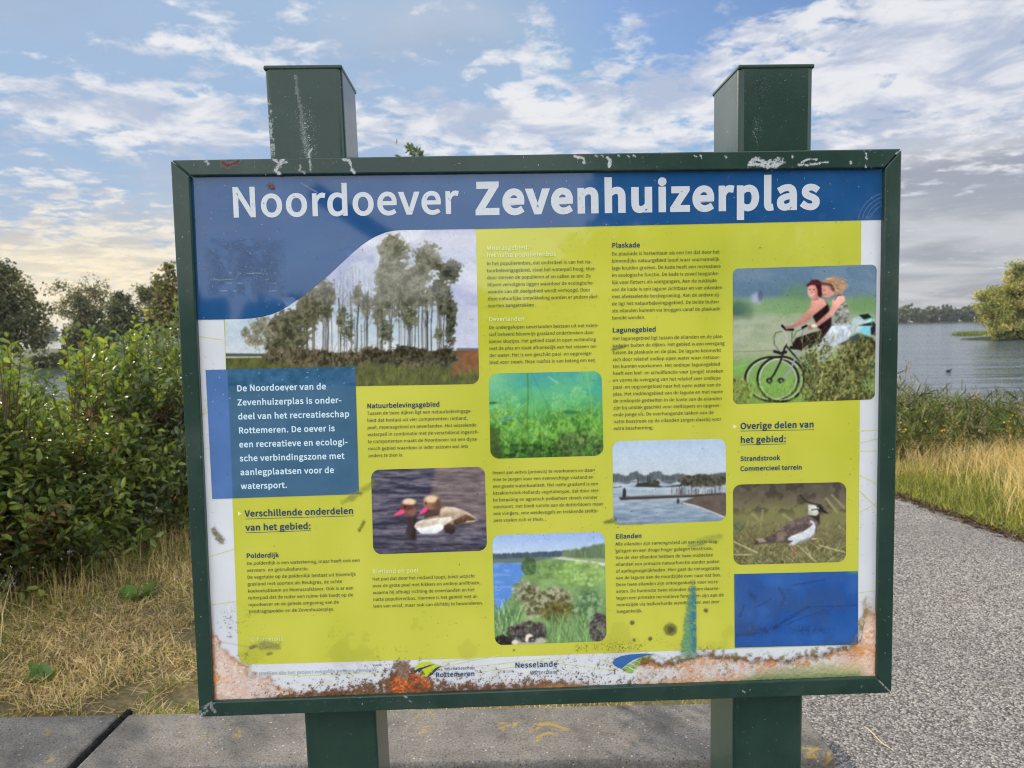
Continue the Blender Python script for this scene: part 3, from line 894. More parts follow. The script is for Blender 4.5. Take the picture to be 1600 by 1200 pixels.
class Pic:
    """a picture drawn on the vertices of a sheet, in its own drawing units"""

    def __init__(self, X, Y, x0, y0, k):
        self.x = (X - x0) * k
        self.y = (Y - y0) * k
        self.k = k
        self.c = np.zeros(X.shape + (3,))
        self.gx = self.x.min(), self.x.max()
        self.gy = self.y.min(), self.y.max()

    def win(self, xa, xb, ya, yb):
        n1, n0 = self.x.shape[1], self.x.shape[0]
        m = 0.06 * (self.gx[1] - self.gx[0])
        dx = (self.gx[1] - self.gx[0]) / n1
        dy = (self.gy[1] - self.gy[0]) / n0
        a = int(max(0, (xa - m - self.gx[0]) / dx))
        b = int(min(n1, (xb + m - self.gx[0]) / dx + 2))
        c = int(max(0, (ya - m - self.gy[0]) / dy))
        d = int(min(n0, (yb + m - self.gy[0]) / dy + 2))
        return slice(c, max(c, d)), slice(a, max(a, b))

    def put(self, mask, col, sl=None):
        c = self.c if sl is None else self.c[sl]
        m = mask[..., None]
        c[...] = c * (1 - m) + np.asarray(col, float) * m

    def fill(self, pts, col, soft=4, a=1.0, tex=None, g=None):
        xs = [p[0] for p in pts]
        ys = [p[1] for p in pts]
        sl = self.win(min(xs) - soft, max(xs) + soft, min(ys) - soft, max(ys) + soft)
        X, Y = self.x[sl], self.y[sl]
        if X.size == 0:
            return
        m = a * (1 - sstep(poly_sd(X, Y, pts), -soft, soft))
        col = np.asarray(col, float)
        if g is not None:       # rounded form: lighter and darker sides of what the picture shows
            u = (X - np.mean(xs)) / (max(xs) - min(xs)) * g[0] + (Y - np.mean(ys)) / (max(ys) - min(ys)) * g[1]
            col = col * np.clip(1 + u, 0.3, 1.6)[..., None]
        if tex is not None:
            f, amp, seed = tex
            n = fbm(X * f, Y * f, seed, 4)
            col = col * (1 + amp * (n[..., None] - 0.5) * 2)
        self.put(m, col, sl)

    def line(self, pts, w, col, soft=3, a=1.0):
        xs = [p[0] for p in pts]
        ys = [p[1] for p in pts]
        r = w + soft
        sl = self.win(min(xs) - r, max(xs) + r, min(ys) - r, max(ys) + r)
        X, Y = self.x[sl], self.y[sl]
        if X.size == 0:
            return
        self.put(a * (1 - sstep(line_sd(X, Y, pts), w / 2 - soft / 2, w / 2 + soft / 2)), col, sl)

    def ell(self, cx, cy, rx, ry, col, soft=0.25, a=1.0, rot=0.0):
        r = max(rx, ry) * (1 + soft)
        sl = self.win(cx - r, cx + r, cy - r, cy + r)
        X, Y = self.x[sl] - cx, self.y[sl] - cy
        if X.size == 0:
            return
        c, s = math.cos(rot), math.sin(rot)
        q = np.hypot((c * X + s * Y) / rx, (-s * X + c * Y) / ry)
        self.put(a * (1 - sstep(q, 1 - soft, 1 + soft)), col, sl)

    def ring(self, cx, cy, rx, ry, w, col, a=1.0, soft=3):
        sl = self.win(cx - rx - w, cx + rx + w, cy - ry - w, cy + ry + w)
        X, Y = self.x[sl] - cx, self.y[sl] - cy
        if X.size == 0:
            return
        d = np.abs(np.hypot(X / rx, Y / ry) - 1) * min(rx, ry)
        self.put(a * (1 - sstep(d, w / 2 - soft / 2, w / 2 + soft / 2)), col, sl)

    def grad(self, stops):
        ys = [s[0] for s in stops]
        for i in range(3):
            self.c[..., i] = np.interp(self.y, ys, [s[1][i] for s in stops])

    def mul(self, f):
        self.c *= f[..., None]


def quad_sheet(name, q, off, paint, parent, radius=0.0, step=1.0, mat=None, label=None, cut=None):
    """sheet over the pixel quad q (TL,TR,BR,BL) on the board, coloured by paint(X, Y)"""
    q = np.array(q, float)
    w = np.linalg.norm(q[1] - q[0])
    h = np.linalg.norm(q[3] - q[0])
    nx, ny = max(2, int(w / step)), max(2, int(h / step))
    s, t = np.meshgrid(np.linspace(0, 1, nx + 1), np.linspace(0, 1, ny + 1))
    pt = ((1 - s) * (1 - t))[..., None] * q[0] + (s * (1 - t))[..., None] * q[1] + (s * t)[..., None] * q[2] + ((1 - s) * t)[..., None] * q[3]
    X, Y = pt[..., 0], pt[..., 1]
    if radius:
        # pull the vertices near the corners onto the rounded outline
        sx, sy = (s - 0.5) * w, (t - 0.5) * h
        ax, ay = np.abs(sx) - (w / 2 - radius), np.abs(sy) - (h / 2 - radius)
        m = (ax > 0) & (ay > 0)
        r1 = np.maximum(ax, ay)
        r2 = np.hypot(ax, ay)
        k = np.where(m, r1 / np.maximum(r2, 1e-6), 1)
        sx2 = np.where(m, np.sign(sx) * (w / 2 - radius + ax * k), sx)
        sy2 = np.where(m, np.sign(sy) * (h / 2 - radius + ay * k), sy)
        s, t = sx2 / w + 0.5, sy2 / h + 0.5
        pt = ((1 - s) * (1 - t))[..., None] * q[0] + (s * (1 - t))[..., None] * q[1] + (s * t)[..., None] * q[2] + ((1 - s) * t)[..., None] * q[3]
        X, Y = pt[..., 0], pt[..., 1]
    c = paint(X, Y)
    if radius:      # a photograph: soften like ink dots, then grain
        for _ in range(2):
            e = np.pad(c, ((1, 1), (1, 1), (0, 0)), 'edge')
            c = 0.4 * c + 0.15 * (e[:-2, 1:-1] + e[2:, 1:-1] + e[1:-1, :-2] + e[1:-1, 2:])
        c = (c - 126) * 1.14 + 119
        c = c * (1 + 0.07 * (fbm(X / 7.0, Y / 7.0, 78, 3, 0.6)[..., None] - 0.5))
        c = c * (1 + 0.10 * (fbm(X / 2.6, Y / 2.6, 77, 3, 0.7)[..., None] - 0.5))
    c = np.clip(c, 0, 255)
    V = board(X.ravel(), Y.ravel(), off)
    idx = np.arange((nx + 1) * (ny + 1)).reshape(ny + 1, nx + 1)
    Fq = np.stack([idx[1:, :-1], idx[1:, 1:], idx[:-1, 1:], idx[:-1, :-1]], -1).reshape(-1, 4)
    col = srgb(c.reshape(-1, 3)) * KP
    o = mesh_np(name, V, Fq, mat or M_PRINT, parent, np.clip(col, 0, 0.92))
    if label:
        o['label'] = label
    return o


def poly_sheet(name, pts, off, rgb, parent, label=None, mat=None):
    pts = np.array(pts, float)
    V = board(pts[:, 0], pts[:, 1], off)
    uv = np.stack([(V - B_C) @ B_EX, (V - B_C) @ B_UP], 1)
    tr = np.array(tessellate_polygon([[Vector((a, b, 0)) for a, b in uv]]), int)
    a = uv[tr]
    ar = (a[:, 1, 0] - a[:, 0, 0]) * (a[:, 2, 1] - a[:, 0, 1]) - (a[:, 2, 0] - a[:, 0, 0]) * (a[:, 1, 1] - a[:, 0, 1])
    tr[ar < 0] = tr[ar < 0][:, ::-1]
    col = np.clip(np.tile(srgb(rgb) * KP, (len(V), 1)), 0, 0.92)
    o = mesh_np(name, V, tr, mat or M_PRINT, parent, col)
    if label:
        o['label'] = label
    return o


def overlay(name, x0, x1, y0, y1, off, fn, parent, step=1.0, mat=None, label=None, thr=0.05, relief=0.0):
    """dirt or rust lying on a surface: only the faces that carry any are built"""
    xs = np.arange(x0, x1 + step, step)
    ys = np.arange(y0, y1 + step, step)
    X, Y = np.meshgrid(xs, ys)
    rgb, a = fn(X, Y)
    ny, nx = X.shape
    idx = np.arange(nx * ny).reshape(ny, nx)
    am = np.maximum.reduce([a[1:, :-1], a[1:, 1:], a[:-1, 1:], a[:-1, :-1]])
    keep = (am > thr).ravel()
    Fq = np.stack([idx[1:, :-1], idx[1:, 1:], idx[:-1, 1:], idx[:-1, :-1]], -1).reshape(-1, 4)[keep]
    used, inv = np.unique(Fq, return_inverse=True)
    V = board(X.ravel()[used], Y.ravel()[used], off)
    if relief:      # crusts stand a little proud of the film
        hh = np.clip(a, 0, 1).ravel()[used] * fbm(X.ravel()[used] / 3.2, Y.ravel()[used] / 3.2, 88, 3, 0.7)
        V = V + B_N * (hh * relief)[:, None]
    col = np.concatenate([srgb(np.clip(rgb, 0, 255).reshape(-1, 3)[used]) * KP, np.clip(a, 0, 1).reshape(-1, 1)[used]], 1)
    o = mesh_np(name, V, inv.reshape(-1, 4), mat or M_STAIN, parent, col)
    if label:
        o['label'] = label
    return o


# ------------------------------------------------------------------ pictures on the board
R = random.Random(5)


def foliage(p, cx, cy, rx, ry, n, cols, size, a=0.8, rnd=R):
    for _ in range(n):
        while True:
            u, v = rnd.uniform(-1, 1), rnd.uniform(-1, 1)
            if u * u + v * v < 1:
                break
        c = np.array(rnd.choice(cols), float) * rnd.uniform(0.8, 1.2)
        z = size * rnd.uniform(0.5, 1.4)
        p.ell(cx + u * rx, cy + v * ry, z, z * rnd.uniform(0.5, 1), c, 0.45, a, rnd.uniform(0, 3))


def crowns(p, lobes, dark, light, f1=60.0, f2=16.0, rag=0.55, seed=3, a=0.95, cut=0.18):
    """leafy masses: ragged union of ellipses with leaf-scale light and dark"""
    r = 1.3
    sl = p.win(min(l[0] - l[2] * r for l in lobes), max(l[0] + l[2] * r for l in lobes), min(l[1] - l[3] * r for l in lobes), max(l[1] + l[3] * r for l in lobes))
    X, Y = p.x[sl], p.y[sl]
    if X.size == 0:
        return
    fld = np.full(X.shape, -9.0)
    for cx, cy, rx, ry in lobes:
        fld = np.maximum(fld, 1 - np.hypot((X - cx) / rx, (Y - cy) / ry))
    na = fbm(X / f1, Y / f1, seed, 3)
    nb = fbm(X / f2, Y / f2, seed + 5, 4, 0.65)
    v = fld + (na - 0.5) * rag * 1.4 + (nb - 0.5) * rag * 1.8
    m = a * sstep(v, cut - 0.1, cut + 0.1)
    t = np.clip(0.5 + (nb - 0.5) * 2.6 + (fbm(X / f1 * 2, Y / f1 * 2, seed + 9, 3) - 0.5) * 1.6, 0, 1)[..., None]
    col = np.array(dark, float) * (1 - t) + np.array(light, float) * t
    c = p.c[sl]
    c[...] = c * (1 - m[..., None]) + col * m[..., None]


def blades(p, xa, xb, ya, yb, n, cols, ln, w, a=0.8, lean=0.5, rnd=R):
    for _ in range(n):
        x, y = rnd.uniform(xa, xb), rnd.uniform(ya, yb)
        c = np.array(rnd.choice(cols), float) * rnd.uniform(0.75, 1.25)
        l = ln * rnd.uniform(0.4, 1.3)
        p.line([(x, y), (x + l * rnd.uniform(-lean, lean), y - l)], w, c, w, a)


def paint_poplars(X, Y):
    p = Pic(X, Y, 345, 355, 3.902)
    r = random.Random(3)
    p.grad([(-20, (168, 172, 196)), (60, (196, 200, 214)), (300, (178, 188, 206)), (560, (176, 194, 208)), (760, (198, 208, 216)), (1000, (190, 200, 205))])
    n = fbm(p.x / 260, p.y / 150, 4, 4)
    p.put(sstep(n, 0.42, 0.62) * 0.55, (222, 224, 230))
    p.put(sstep(fbm(p.x / 200 + 5, p.y / 120, 9, 4), 0.5, 0.66) * 0.5 * (p.y < 480), (140, 152, 190))
    p.put(sstep(p.x, 1200, 1480) * sstep(p.y, 250, 420) * 0.5, (198, 196, 222))
    # ground
    p.fill([(-50, 775), (400, 770), (1600, 750), (1600, 1050), (-50, 1050)], (96, 100, 66), 4, tex=(0.03, 0.25, 2))
    p.fill([(-50, 785), (250, 787), (250, 795), (-50, 800)], (186, 186, 150), 3)
    p.fill([(-50, 768), (260, 772), (260, 786), (-50, 788)], (84, 96, 100), 3)
    p.fill([(1440, 760), (1600, 752), (1600, 880), (1400, 900)], (132, 96, 70), 10, tex=(0.04, 0.2, 3))
    for x in range(1450, 1600, 14):
        p.ell(x, 746, 14, 9, (120, 112, 120), 0.4)
    # trunks
    for i in range(34):
        x = r.uniform(520, 1400)
        top = r.uniform(330, 520)
        w = r.choice([4, 5, 6, 8])
        c = np.array(r.choice([(70, 68, 62), (88, 84, 74), (120, 116, 104), (52, 52, 50)]), float)
        p.line([(x, 790), (x + r.uniform(-6, 6), 600), (x + r.uniform(-14, 14), top)], w, c, 3, 0.9)
        for _ in range(3):
            y = r.uniform(top, 640)
            p.line([(x, y), (x + r.uniform(-45, 45), y - r.uniform(40, 110))], 2.5, c, 2, 0.6)
    for i in range(26):      # bare tops
        x = r.uniform(690, 950)
        p.line([(x, 560), (x + r.uniform(-20, 20), r.uniform(230, 380))], 2.5, (120, 116, 116), 2.5, 0.55)
    g2 = [(70, 74, 58), (92, 96, 76), (54, 58, 48)]
    lo, hi = (78, 82, 64), (150, 150, 128)
    crowns(p, [(1050, 150, 95, 110), (1010, 290, 80, 150), (1060, 250, 70, 90)], (92, 96, 78), (142, 142, 122), 70, 15, 0.6, 3)
    crowns(p, [(1270, 190, 100, 110), (1200, 300, 120, 110), (1150, 380, 110, 110)], (90, 92, 76), (138, 138, 118), 70, 15, 0.6, 8)
    crowns(p, [(1390, 280, 95, 95), (1340, 390, 75, 120), (1400, 560, 42, 170), (1370, 480, 60, 90)], (52, 56, 46), (104, 106, 88), 60, 14, 0.55, 13)
    crowns(p, [(1240, 430, 130, 90), (1110, 470, 100, 110), (1020, 420, 70, 120), (960, 500, 55, 130), (880, 470, 60, 90), (830, 430, 60, 90)], (76, 80, 64), (128, 128, 108), 60, 14, 0.8, 18, 0.9, 0.26)
    crowns(p, [(640, 430, 60, 140), (560, 480, 110, 120), (520, 560, 110, 110), (460, 570, 130, 90), (360, 610, 120, 100), (430, 670, 130, 110), (330, 690, 90, 90)], (66, 68, 52), (122, 120, 98), 70, 15, 0.6, 23)
    crowns(p, [(250, 630, 90, 90), (190, 690, 70, 60), (150, 640, 40, 40)], (100, 100, 82), (160, 156, 136), 50, 12, 0.9, 28, 0.9, 0.3)
    crowns(p, [(1010, 620, 60, 120), (740, 560, 40, 100), (790, 620, 34, 90), (1160, 560, 60, 70), (1330, 650, 36, 70)], (60, 64, 50), (124, 126, 104), 50, 12, 0.9, 33, 0.9, 0.3)
    for i in range(16):      # pale stems in front of the crowns
        x = r.uniform(540, 1420)
        p.line([(x, 760), (x + r.uniform(-5, 5), r.uniform(420, 600))], 4, r.choice([(60, 58, 52), (128, 124, 112)]), 3, 0.7)
    crowns(p, [(x, 800 + 12 * math.sin(x), 90, 62) for x in range(330, 1440, 70)], (52, 50, 40), (122, 116, 98), 50, 13, 0.6, 38)
    crowns(p, [(1120, 770, 90, 60), (1240, 790, 90, 55), (980, 800, 80, 55), (1350, 790, 80, 70)], (48, 48, 40), (100, 98, 82), 50, 13, 0.6, 43)
    blades(p, 250, 900, 760, 870, 200, [(130, 124, 104), (104, 96, 80)], 60, 2.5, 0.6, 0.5, r)
    blades(p, 820, 1600, 860, 1000, 500, [(104, 116, 62), (124, 132, 74), (84, 94, 58)], 36, 3, 0.7, 0.6, r)
    blades(p, -20, 300, 800, 900, 160, [(96, 116, 62), (84, 104, 62)], 20, 3, 0.6, 0.6, r)
    # grey veil of age on the print
    p.c = p.c * 0.98
    return p.c


def paint_underwater(X, Y):
    p = Pic(X, Y, 740, 560, 1 / 0.2625)
    r = random.Random(8)
    p.grad([(70, (84, 158, 152)), (180, (82, 164, 144)), (300, (92, 162, 104)), (420, (88, 142, 72)), (600, (48, 84, 48))])
    p.put(sstep(fbm(p.x / 150, p.y / 110, 3, 4), 0.42, 0.62) * 0.5, (120, 190, 130))
    p.put((1 - sstep(p.x, 100, 330)) * (1 - sstep(p.y, 150, 300)) * 0.55, (150, 200, 140))
    n = fbm(p.x / 60, p.y / 90, 6, 4)
    p.put(sstep(n, 0.5, 0.62) * sstep(p.y, 240, 420) * 0.6, (52, 104, 44))
    crowns(p, [(430, 520, 420, 190), (180, 420, 130, 120), (690, 430, 120, 130)], (58, 112, 48), (140, 186, 92), 80, 16, 0.8, 3, 0.75, 0.12)
    crowns(p, [(430, 600, 420, 130)], (36, 74, 34), (110, 150, 70), 60, 14, 0.8, 13, 0.8, 0.15)
    crowns(p, [(200, 300, 90, 70), (520, 260, 80, 60), (640, 200, 70, 50)], (110, 176, 110), (150, 206, 150), 60, 12, 1.1, 23, 0.5, 0.3)
    blades(p, 90, 770, 300, 590, 300, [(122, 190, 84), (160, 206, 104), (176, 200, 130)], 60, 2.5, 0.4, 1.2, r)
    for _ in range(18):
        x = r.uniform(110, 760)
        y = r.uniform(330, 560)
        p.line([(x, y), (x + r.uniform(-40, 40), y - 120), (x + r.uniform(-70, 70), y - r.uniform(180, 300))], 3, r.choice([(110, 160, 70), (80, 140, 80), (160, 200, 120)]), 3, 0.7)
    p.line([(320, 90), (325, 200), (318, 400), (330, 520)], 7, (84, 124, 48), 5, 0.8)
    p.line([(345, 90), (380, 160), (450, 290)], 3, (60, 120, 90), 3, 0.6)
    p.line([(445, 108), (500, 145)], 4, (190, 220, 210), 3, 0.8)
    p.fill([(525, 318), (560, 308), (620, 314), (640, 322), (600, 332), (550, 330)], (70, 124, 76), 4)
    p.fill([(88, 262), (120, 256), (150, 264), (115, 274), (88, 272)], (56, 110, 84), 4)
    p.line([(150, 370), (240, 345)], 9, (96, 150, 200), 6, 0.8)
    foliage(p, 640, 520, 150, 90, 260, [(60, 74, 48), (84, 96, 62), (112, 120, 88)], 9, 0.6, r)
    foliage(p, 300, 560, 240, 50, 220, [(40, 70, 34), (70, 110, 48)], 9, 0.6, r)
    p.fill([(88, 400), (150, 420), (165, 600), (88, 600)], (70, 84, 46), 16, 0.7)
    return p.c


def water_rip(p, c0, c1, c2, fx, fy, seed=2):
    n = fbm(p.x / fx, p.y / fy, seed, 4) * 0.6 + 0.4 * fbm(p.x / fx * 2.7 + 3, p.y / fy * 2.2, seed + 7, 3)
    p.c[...] = c1
    p.put(1 - sstep(n, 0.36, 0.48), c0)
    p.put(sstep(n, 0.52, 0.66), c2)


def paint_ducks(X, Y):
    p = Pic(X, Y, 570, 720, 7.5)
    water_rip(p, (58, 60, 76), (88, 88, 104), (122, 118, 130), 260, 30)
    p.put(sstep(p.x + 0.18 * p.y, 810, 880) * (1 - sstep(p.y, 560, 900)) * 0.38, (176, 148, 130))
    p.put(sstep(p.y, 850, 1080) * 0.35, (60, 58, 70))
    # the rear bird
    p.fill([(870, 560), (960, 538), (1060, 545), (1180, 590), (1290, 650), (1330, 700), (1240, 720), (1090, 745), (960, 760), (760, 680), (770, 610)], (176, 158, 140), 8, tex=(0.02, 0.22, 1), g=(0, -.5))
    p.fill([(900, 560), (980, 545), (1120, 590), (1050, 600)], (204, 196, 184), 10, 0.8)
    p.fill([(760, 650), (790, 590), (880, 570), (1000, 580), (1030, 640), (900, 665)], (190, 172, 150), 8, tex=(0.03, 0.2, 5), g=(0, -.4))
    p.line([(760, 655), (775, 615), (800, 592)], 10, (236, 222, 206), 6)
    p.fill([(1040, 700), (1190, 625), (1300, 690), (1200, 712), (1100, 745), (1040, 745)], (98, 78, 62), 8, tex=(0.04, 0.35, 5), g=(0, -.5))
    p.line([(1190, 712), (1290, 708)], 10, (216, 196, 176), 6)
    p.fill([(690, 560), (890, 540), (870, 640), (700, 672)], (92, 70, 66), 8)
    p.ell(782, 490, 102, 84, (150, 112, 92), 0.10)
    p.ell(840, 520, 50, 70, (112, 80, 70), 0.8, 0.7)
    p.ell(780, 448, 80, 42, (222, 200, 168), 0.45)
    p.ell(860, 520, 30, 70, (110, 84, 74), 0.4)
    p.fill([(632, 632), (640, 612), (690, 548), (722, 540), (738, 566), (715, 600), (660, 625)], (226, 84, 138), 5)
    p.ell(716, 500, 10, 10, (60, 34, 34), 0.3)
    # the front bird
    p.fill([(500, 640), (610, 600), (606, 740), (600, 930), (520, 930), (470, 850), (500, 760)], (66, 56, 58), 16, tex=(0.02, 0.2, 5), g=(-.5, 0))
    p.ell(518, 548, 98, 102, (118, 80, 74), 0.10)
    p.ell(480, 560, 50, 60, (146, 96, 82), 0.8, 0.7)
    p.ell(590, 560, 30, 80, (86, 60, 60), 0.8, 0.7)
    p.ell(520, 480, 78, 40, (222, 202, 172), 0.35)
    p.ell(560, 590, 50, 60, (140, 108, 104), 0.5, 0.8)
    p.ell(500, 545, 66, 34, (92, 56, 52), 0.5, 0.8)
    p.ell(470, 540, 11, 11, (40, 22, 22), 0.3)
    p.fill([(335, 648), (350, 625), (415, 575), (455, 572), (470, 602), (430, 625), (370, 645)], (230, 86, 136), 5)
    p.fill([(578, 770), (600, 725), (680, 690), (860, 670), (1010, 655), (1030, 690), (930, 760), (920, 800), (840, 855), (660, 858), (600, 800)], (212, 204, 194), 8, tex=(0.02, 0.15, 5), g=(0, -.2))
    p.fill([(600, 790), (760, 770), (880, 735), (930, 770), (915, 805), (835, 853), (665, 856)], (232, 238, 240), 8, tex=(0.03, 0.12, 5), g=(-.1, -.25))
    p.fill([(590, 760), (690, 700), (860, 690), (850, 740), (640, 790)], (204, 192, 174), 16, tex=(0.03, 0.2, 5))
    p.fill([(925, 770), (980, 735), (1050, 760), (1060, 830), (1020, 862), (940, 840)], (62, 52, 48), 16, tex=(0.03, 0.3, 5), g=(0, -.4))
    p.line([(640, 860), (900, 862)], 14, (150, 140, 142), 10, 0.6)
    p.line([(480, 960), (620, 1020), (520, 1040)], 22, (66, 58, 60), 20, 0.7)
    return p.c


def paint_jetty(X, Y):
    p = Pic(X, Y, 740, 560, 1 / 0.2625)
    r = random.Random(4)
    p.grad([(470, (172, 192, 214)), (600, (184, 200, 216)), (700, (186, 198, 206))])
    w = sstep(p.y, 722, 728)
    n = fbm(p.x / 70, p.y / 9, 2, 4)
    wat = np.array((166, 180, 192)) + (n[..., None] - 0.5) * np.array((70, 66, 60)) - sstep(p.y, 740, 1000)[..., None] * np.array((36, 32, 24))
    p.c = p.c * (1 - w[..., None]) + wat * w[..., None]
    for x in range(820, 1520, 7):
        top = 700 + 6 * math.sin(x * 0.05) - (14 if 1050 < x < 1120 or 930 < x < 975 else 0) - (8 if x > 1400 else 0)
        p.ell(x, top + 16 + r.uniform(-3, 3), 9, 24, np.array((98, 106, 112)) * r.uniform(0.9, 1.1), 0.3)
    p.line([(820, 738), (1510, 722)], 5, (120, 128, 132), 4)
    p.line([(1012, 592), (1016, 700)], 3.5, (196, 204, 210), 2)
    p.line([(965, 600), (1012, 596)], 3, (176, 186, 196), 2, 0.7)
    p.fill([(960, 764), (975, 742), (1040, 738), (1095, 752), (1130, 765), (1240, 750), (1240, 762), (1100, 768)], (62, 66, 66), 4)
    for x, y in ((978, 712), (1037, 695), (1050, 704)):
        p.line([(x, y), (x, 750)], 6, (60, 62, 64), 3)
    foliage(p, 1075, 740, 30, 16, 40, [(70, 74, 66)], 7, 0.8, r)
    foliage(p, 1370, 730, 150, 32, 240, [(82, 82, 72), (64, 66, 60), (96, 94, 80)], 10, 0.85, r)
    p.line([(826, 768), (880, 765)], 6, (84, 90, 94), 3)
    p.fill([(865, 828), (905, 822), (1330, 808), (1500, 800), (1500, 830), (1310, 826), (905, 842), (875, 844)], (72, 66, 64), 4)
    p.line([(905, 826), (1320, 812)], 5, (120, 112, 106), 3)
    p.fill([(886, 825), (888, 790), (894, 770), (902, 772), (908, 795), (906, 825)], (58, 54, 56), 3)
    for i in range(44):
        x = r.uniform(1170, 1500)
        h = r.uniform(15, 50)
        p.line([(x, 806), (x + r.uniform(-6, 6), 806 - h)], r.choice([3, 5]), r.choice([(60, 58, 60), (110, 108, 110), (200, 200, 200), (90, 84, 84)]), 3, 0.85)
    for i in range(12):
        p.line([(1170, 770 + i * 3), (1500, 762 + i * 4)], 2, (150, 150, 150), 2, 0.25)
    p.fill([(1235, 855), (1330, 822), (1510, 806), (1510, 950), (1420, 912), (1300, 868)], (104, 96, 90), 5, tex=(0.03, 0.15, 3))
    p.line([(1240, 858), (1330, 880), (1420, 914), (1505, 950)], 7, (196, 192, 186), 4)
    p.ell(1217, 850, 8, 16, (70, 60, 60), 0.3)
    return p.c


def paint_shore(X, Y):
    p = Pic(X, Y, 740, 820, 1 / 0.2625)
    r = random.Random(6)
    p.grad([(40, (150, 176, 220)), (120, (172, 194, 224)), (200, (192, 208, 226))])
    p.fill([(100, 190), (400, 165), (800, 170), (800, 230), (100, 235)], (110, 126, 118), 4)
    for x in range(105, 560, 6):
        p.ell(x, 190 - (x - 100) * 0.045 + r.uniform(-5, 5), 11, 14, np.array((82, 98, 112)) * r.uniform(0.9, 1.1), 0.35)
    for x in range(540, 800, 6):
        p.ell(x, 182 - (x - 540) * 0.12 + r.uniform(-8, 8), 15, 22 + (x - 540) * .06, np.array((112, 134, 104)) * r.uniform(0.85, 1.1), 0.4)
    p.fill([(100, 228), (320, 226), (310, 300), (240, 420), (130, 620), (100, 640)], (98, 142, 206), 5)
    n = fbm(p.x / 60, p.y / 10, 4, 3)
    m = in_poly(p.x, p.y, [(100, 228), (320, 226), (310, 300), (240, 420), (130, 620), (100, 640)])
    p.put(m * sstep(n, .5, .7) * 0.4, (150, 180, 222))
    p.fill([(330, 230), (480, 195), (800, 240), (800, 720), (110, 720), (130, 560), (240, 400), (300, 290)], (128, 158, 106), 8, tex=(0.012, 0.18, 5))
    p.fill([(470, 200), (530, 190), (800, 228), (800, 250), (600, 215)], (206, 206, 200), 5)
    p.fill([(520, 195), (800, 200), (800, 226), (600, 204)], (146, 164, 118), 5)
    foliage(p, 430, 270, 110, 50, 220, [(112, 142, 92), (134, 160, 104)], 11, 0.6, r)
    foliage(p, 330, 250, 40, 50, 130, [(92, 120, 84), (78, 104, 72)], 9, 0.8, r)
    foliage(p, 640, 290, 170, 70, 320, [(150, 182, 110), (128, 162, 92), (164, 192, 124)], 12, 0.5, r)
    foliage(p, 290, 390, 60, 60, 160, [(140, 150, 130), (108, 124, 96), (164, 168, 150)], 9, 0.8, r)
    crowns(p, [(420, 470, 170, 110), (340, 420, 90, 80), (500, 430, 100, 80)], (84, 84, 58), (170, 170, 146), 60, 16, 0.5, 3)
    foliage(p, 520, 520, 120, 60, 300, [(90, 84, 52), (112, 104, 66), (122, 126, 70)], 10, 0.7, r)
    crowns(p, [(680, 480, 100, 130), (650, 560, 80, 60)], (84, 114, 78), (150, 176, 140), 60, 14, 0.5, 7)
    blades(p, 120, 270, 540, 690, 220, [(116, 152, 104), (92, 128, 84), (150, 176, 136)], 90, 5, 0.8, 0.5, r)
    foliage(p, 330, 640, 130, 60, 360, [(58, 54, 58), (82, 76, 80), (112, 104, 100)], 9, 0.85, r)
    foliage(p, 180, 690, 60, 30, 100, [(40, 40, 42), (60, 62, 56)], 9, 0.9, r)
    blades(p, 440, 690, 600, 720, 420, [(122, 154, 104), (148, 176, 122), (96, 128, 84)], 80, 4, 0.75, 0.5, r)
    foliage(p, 750, 620, 60, 90, 260, [(64, 60, 62), (92, 88, 86), (120, 118, 112)], 9, 0.8, r)
    p.fill([(305, 690), (312, 655), (335, 648), (355, 662), (330, 672), (322, 700)], (222, 214, 202), 4)
    p.ell(248, 700, 22, 14, (214, 202, 190), 0.3)
    p.ell(400, 690, 34, 18, (176, 178, 160), 0.4)
    p.line([(260, 706), (410, 704)], 10, (190, 186, 170), 6, 0.8)
    return p.c


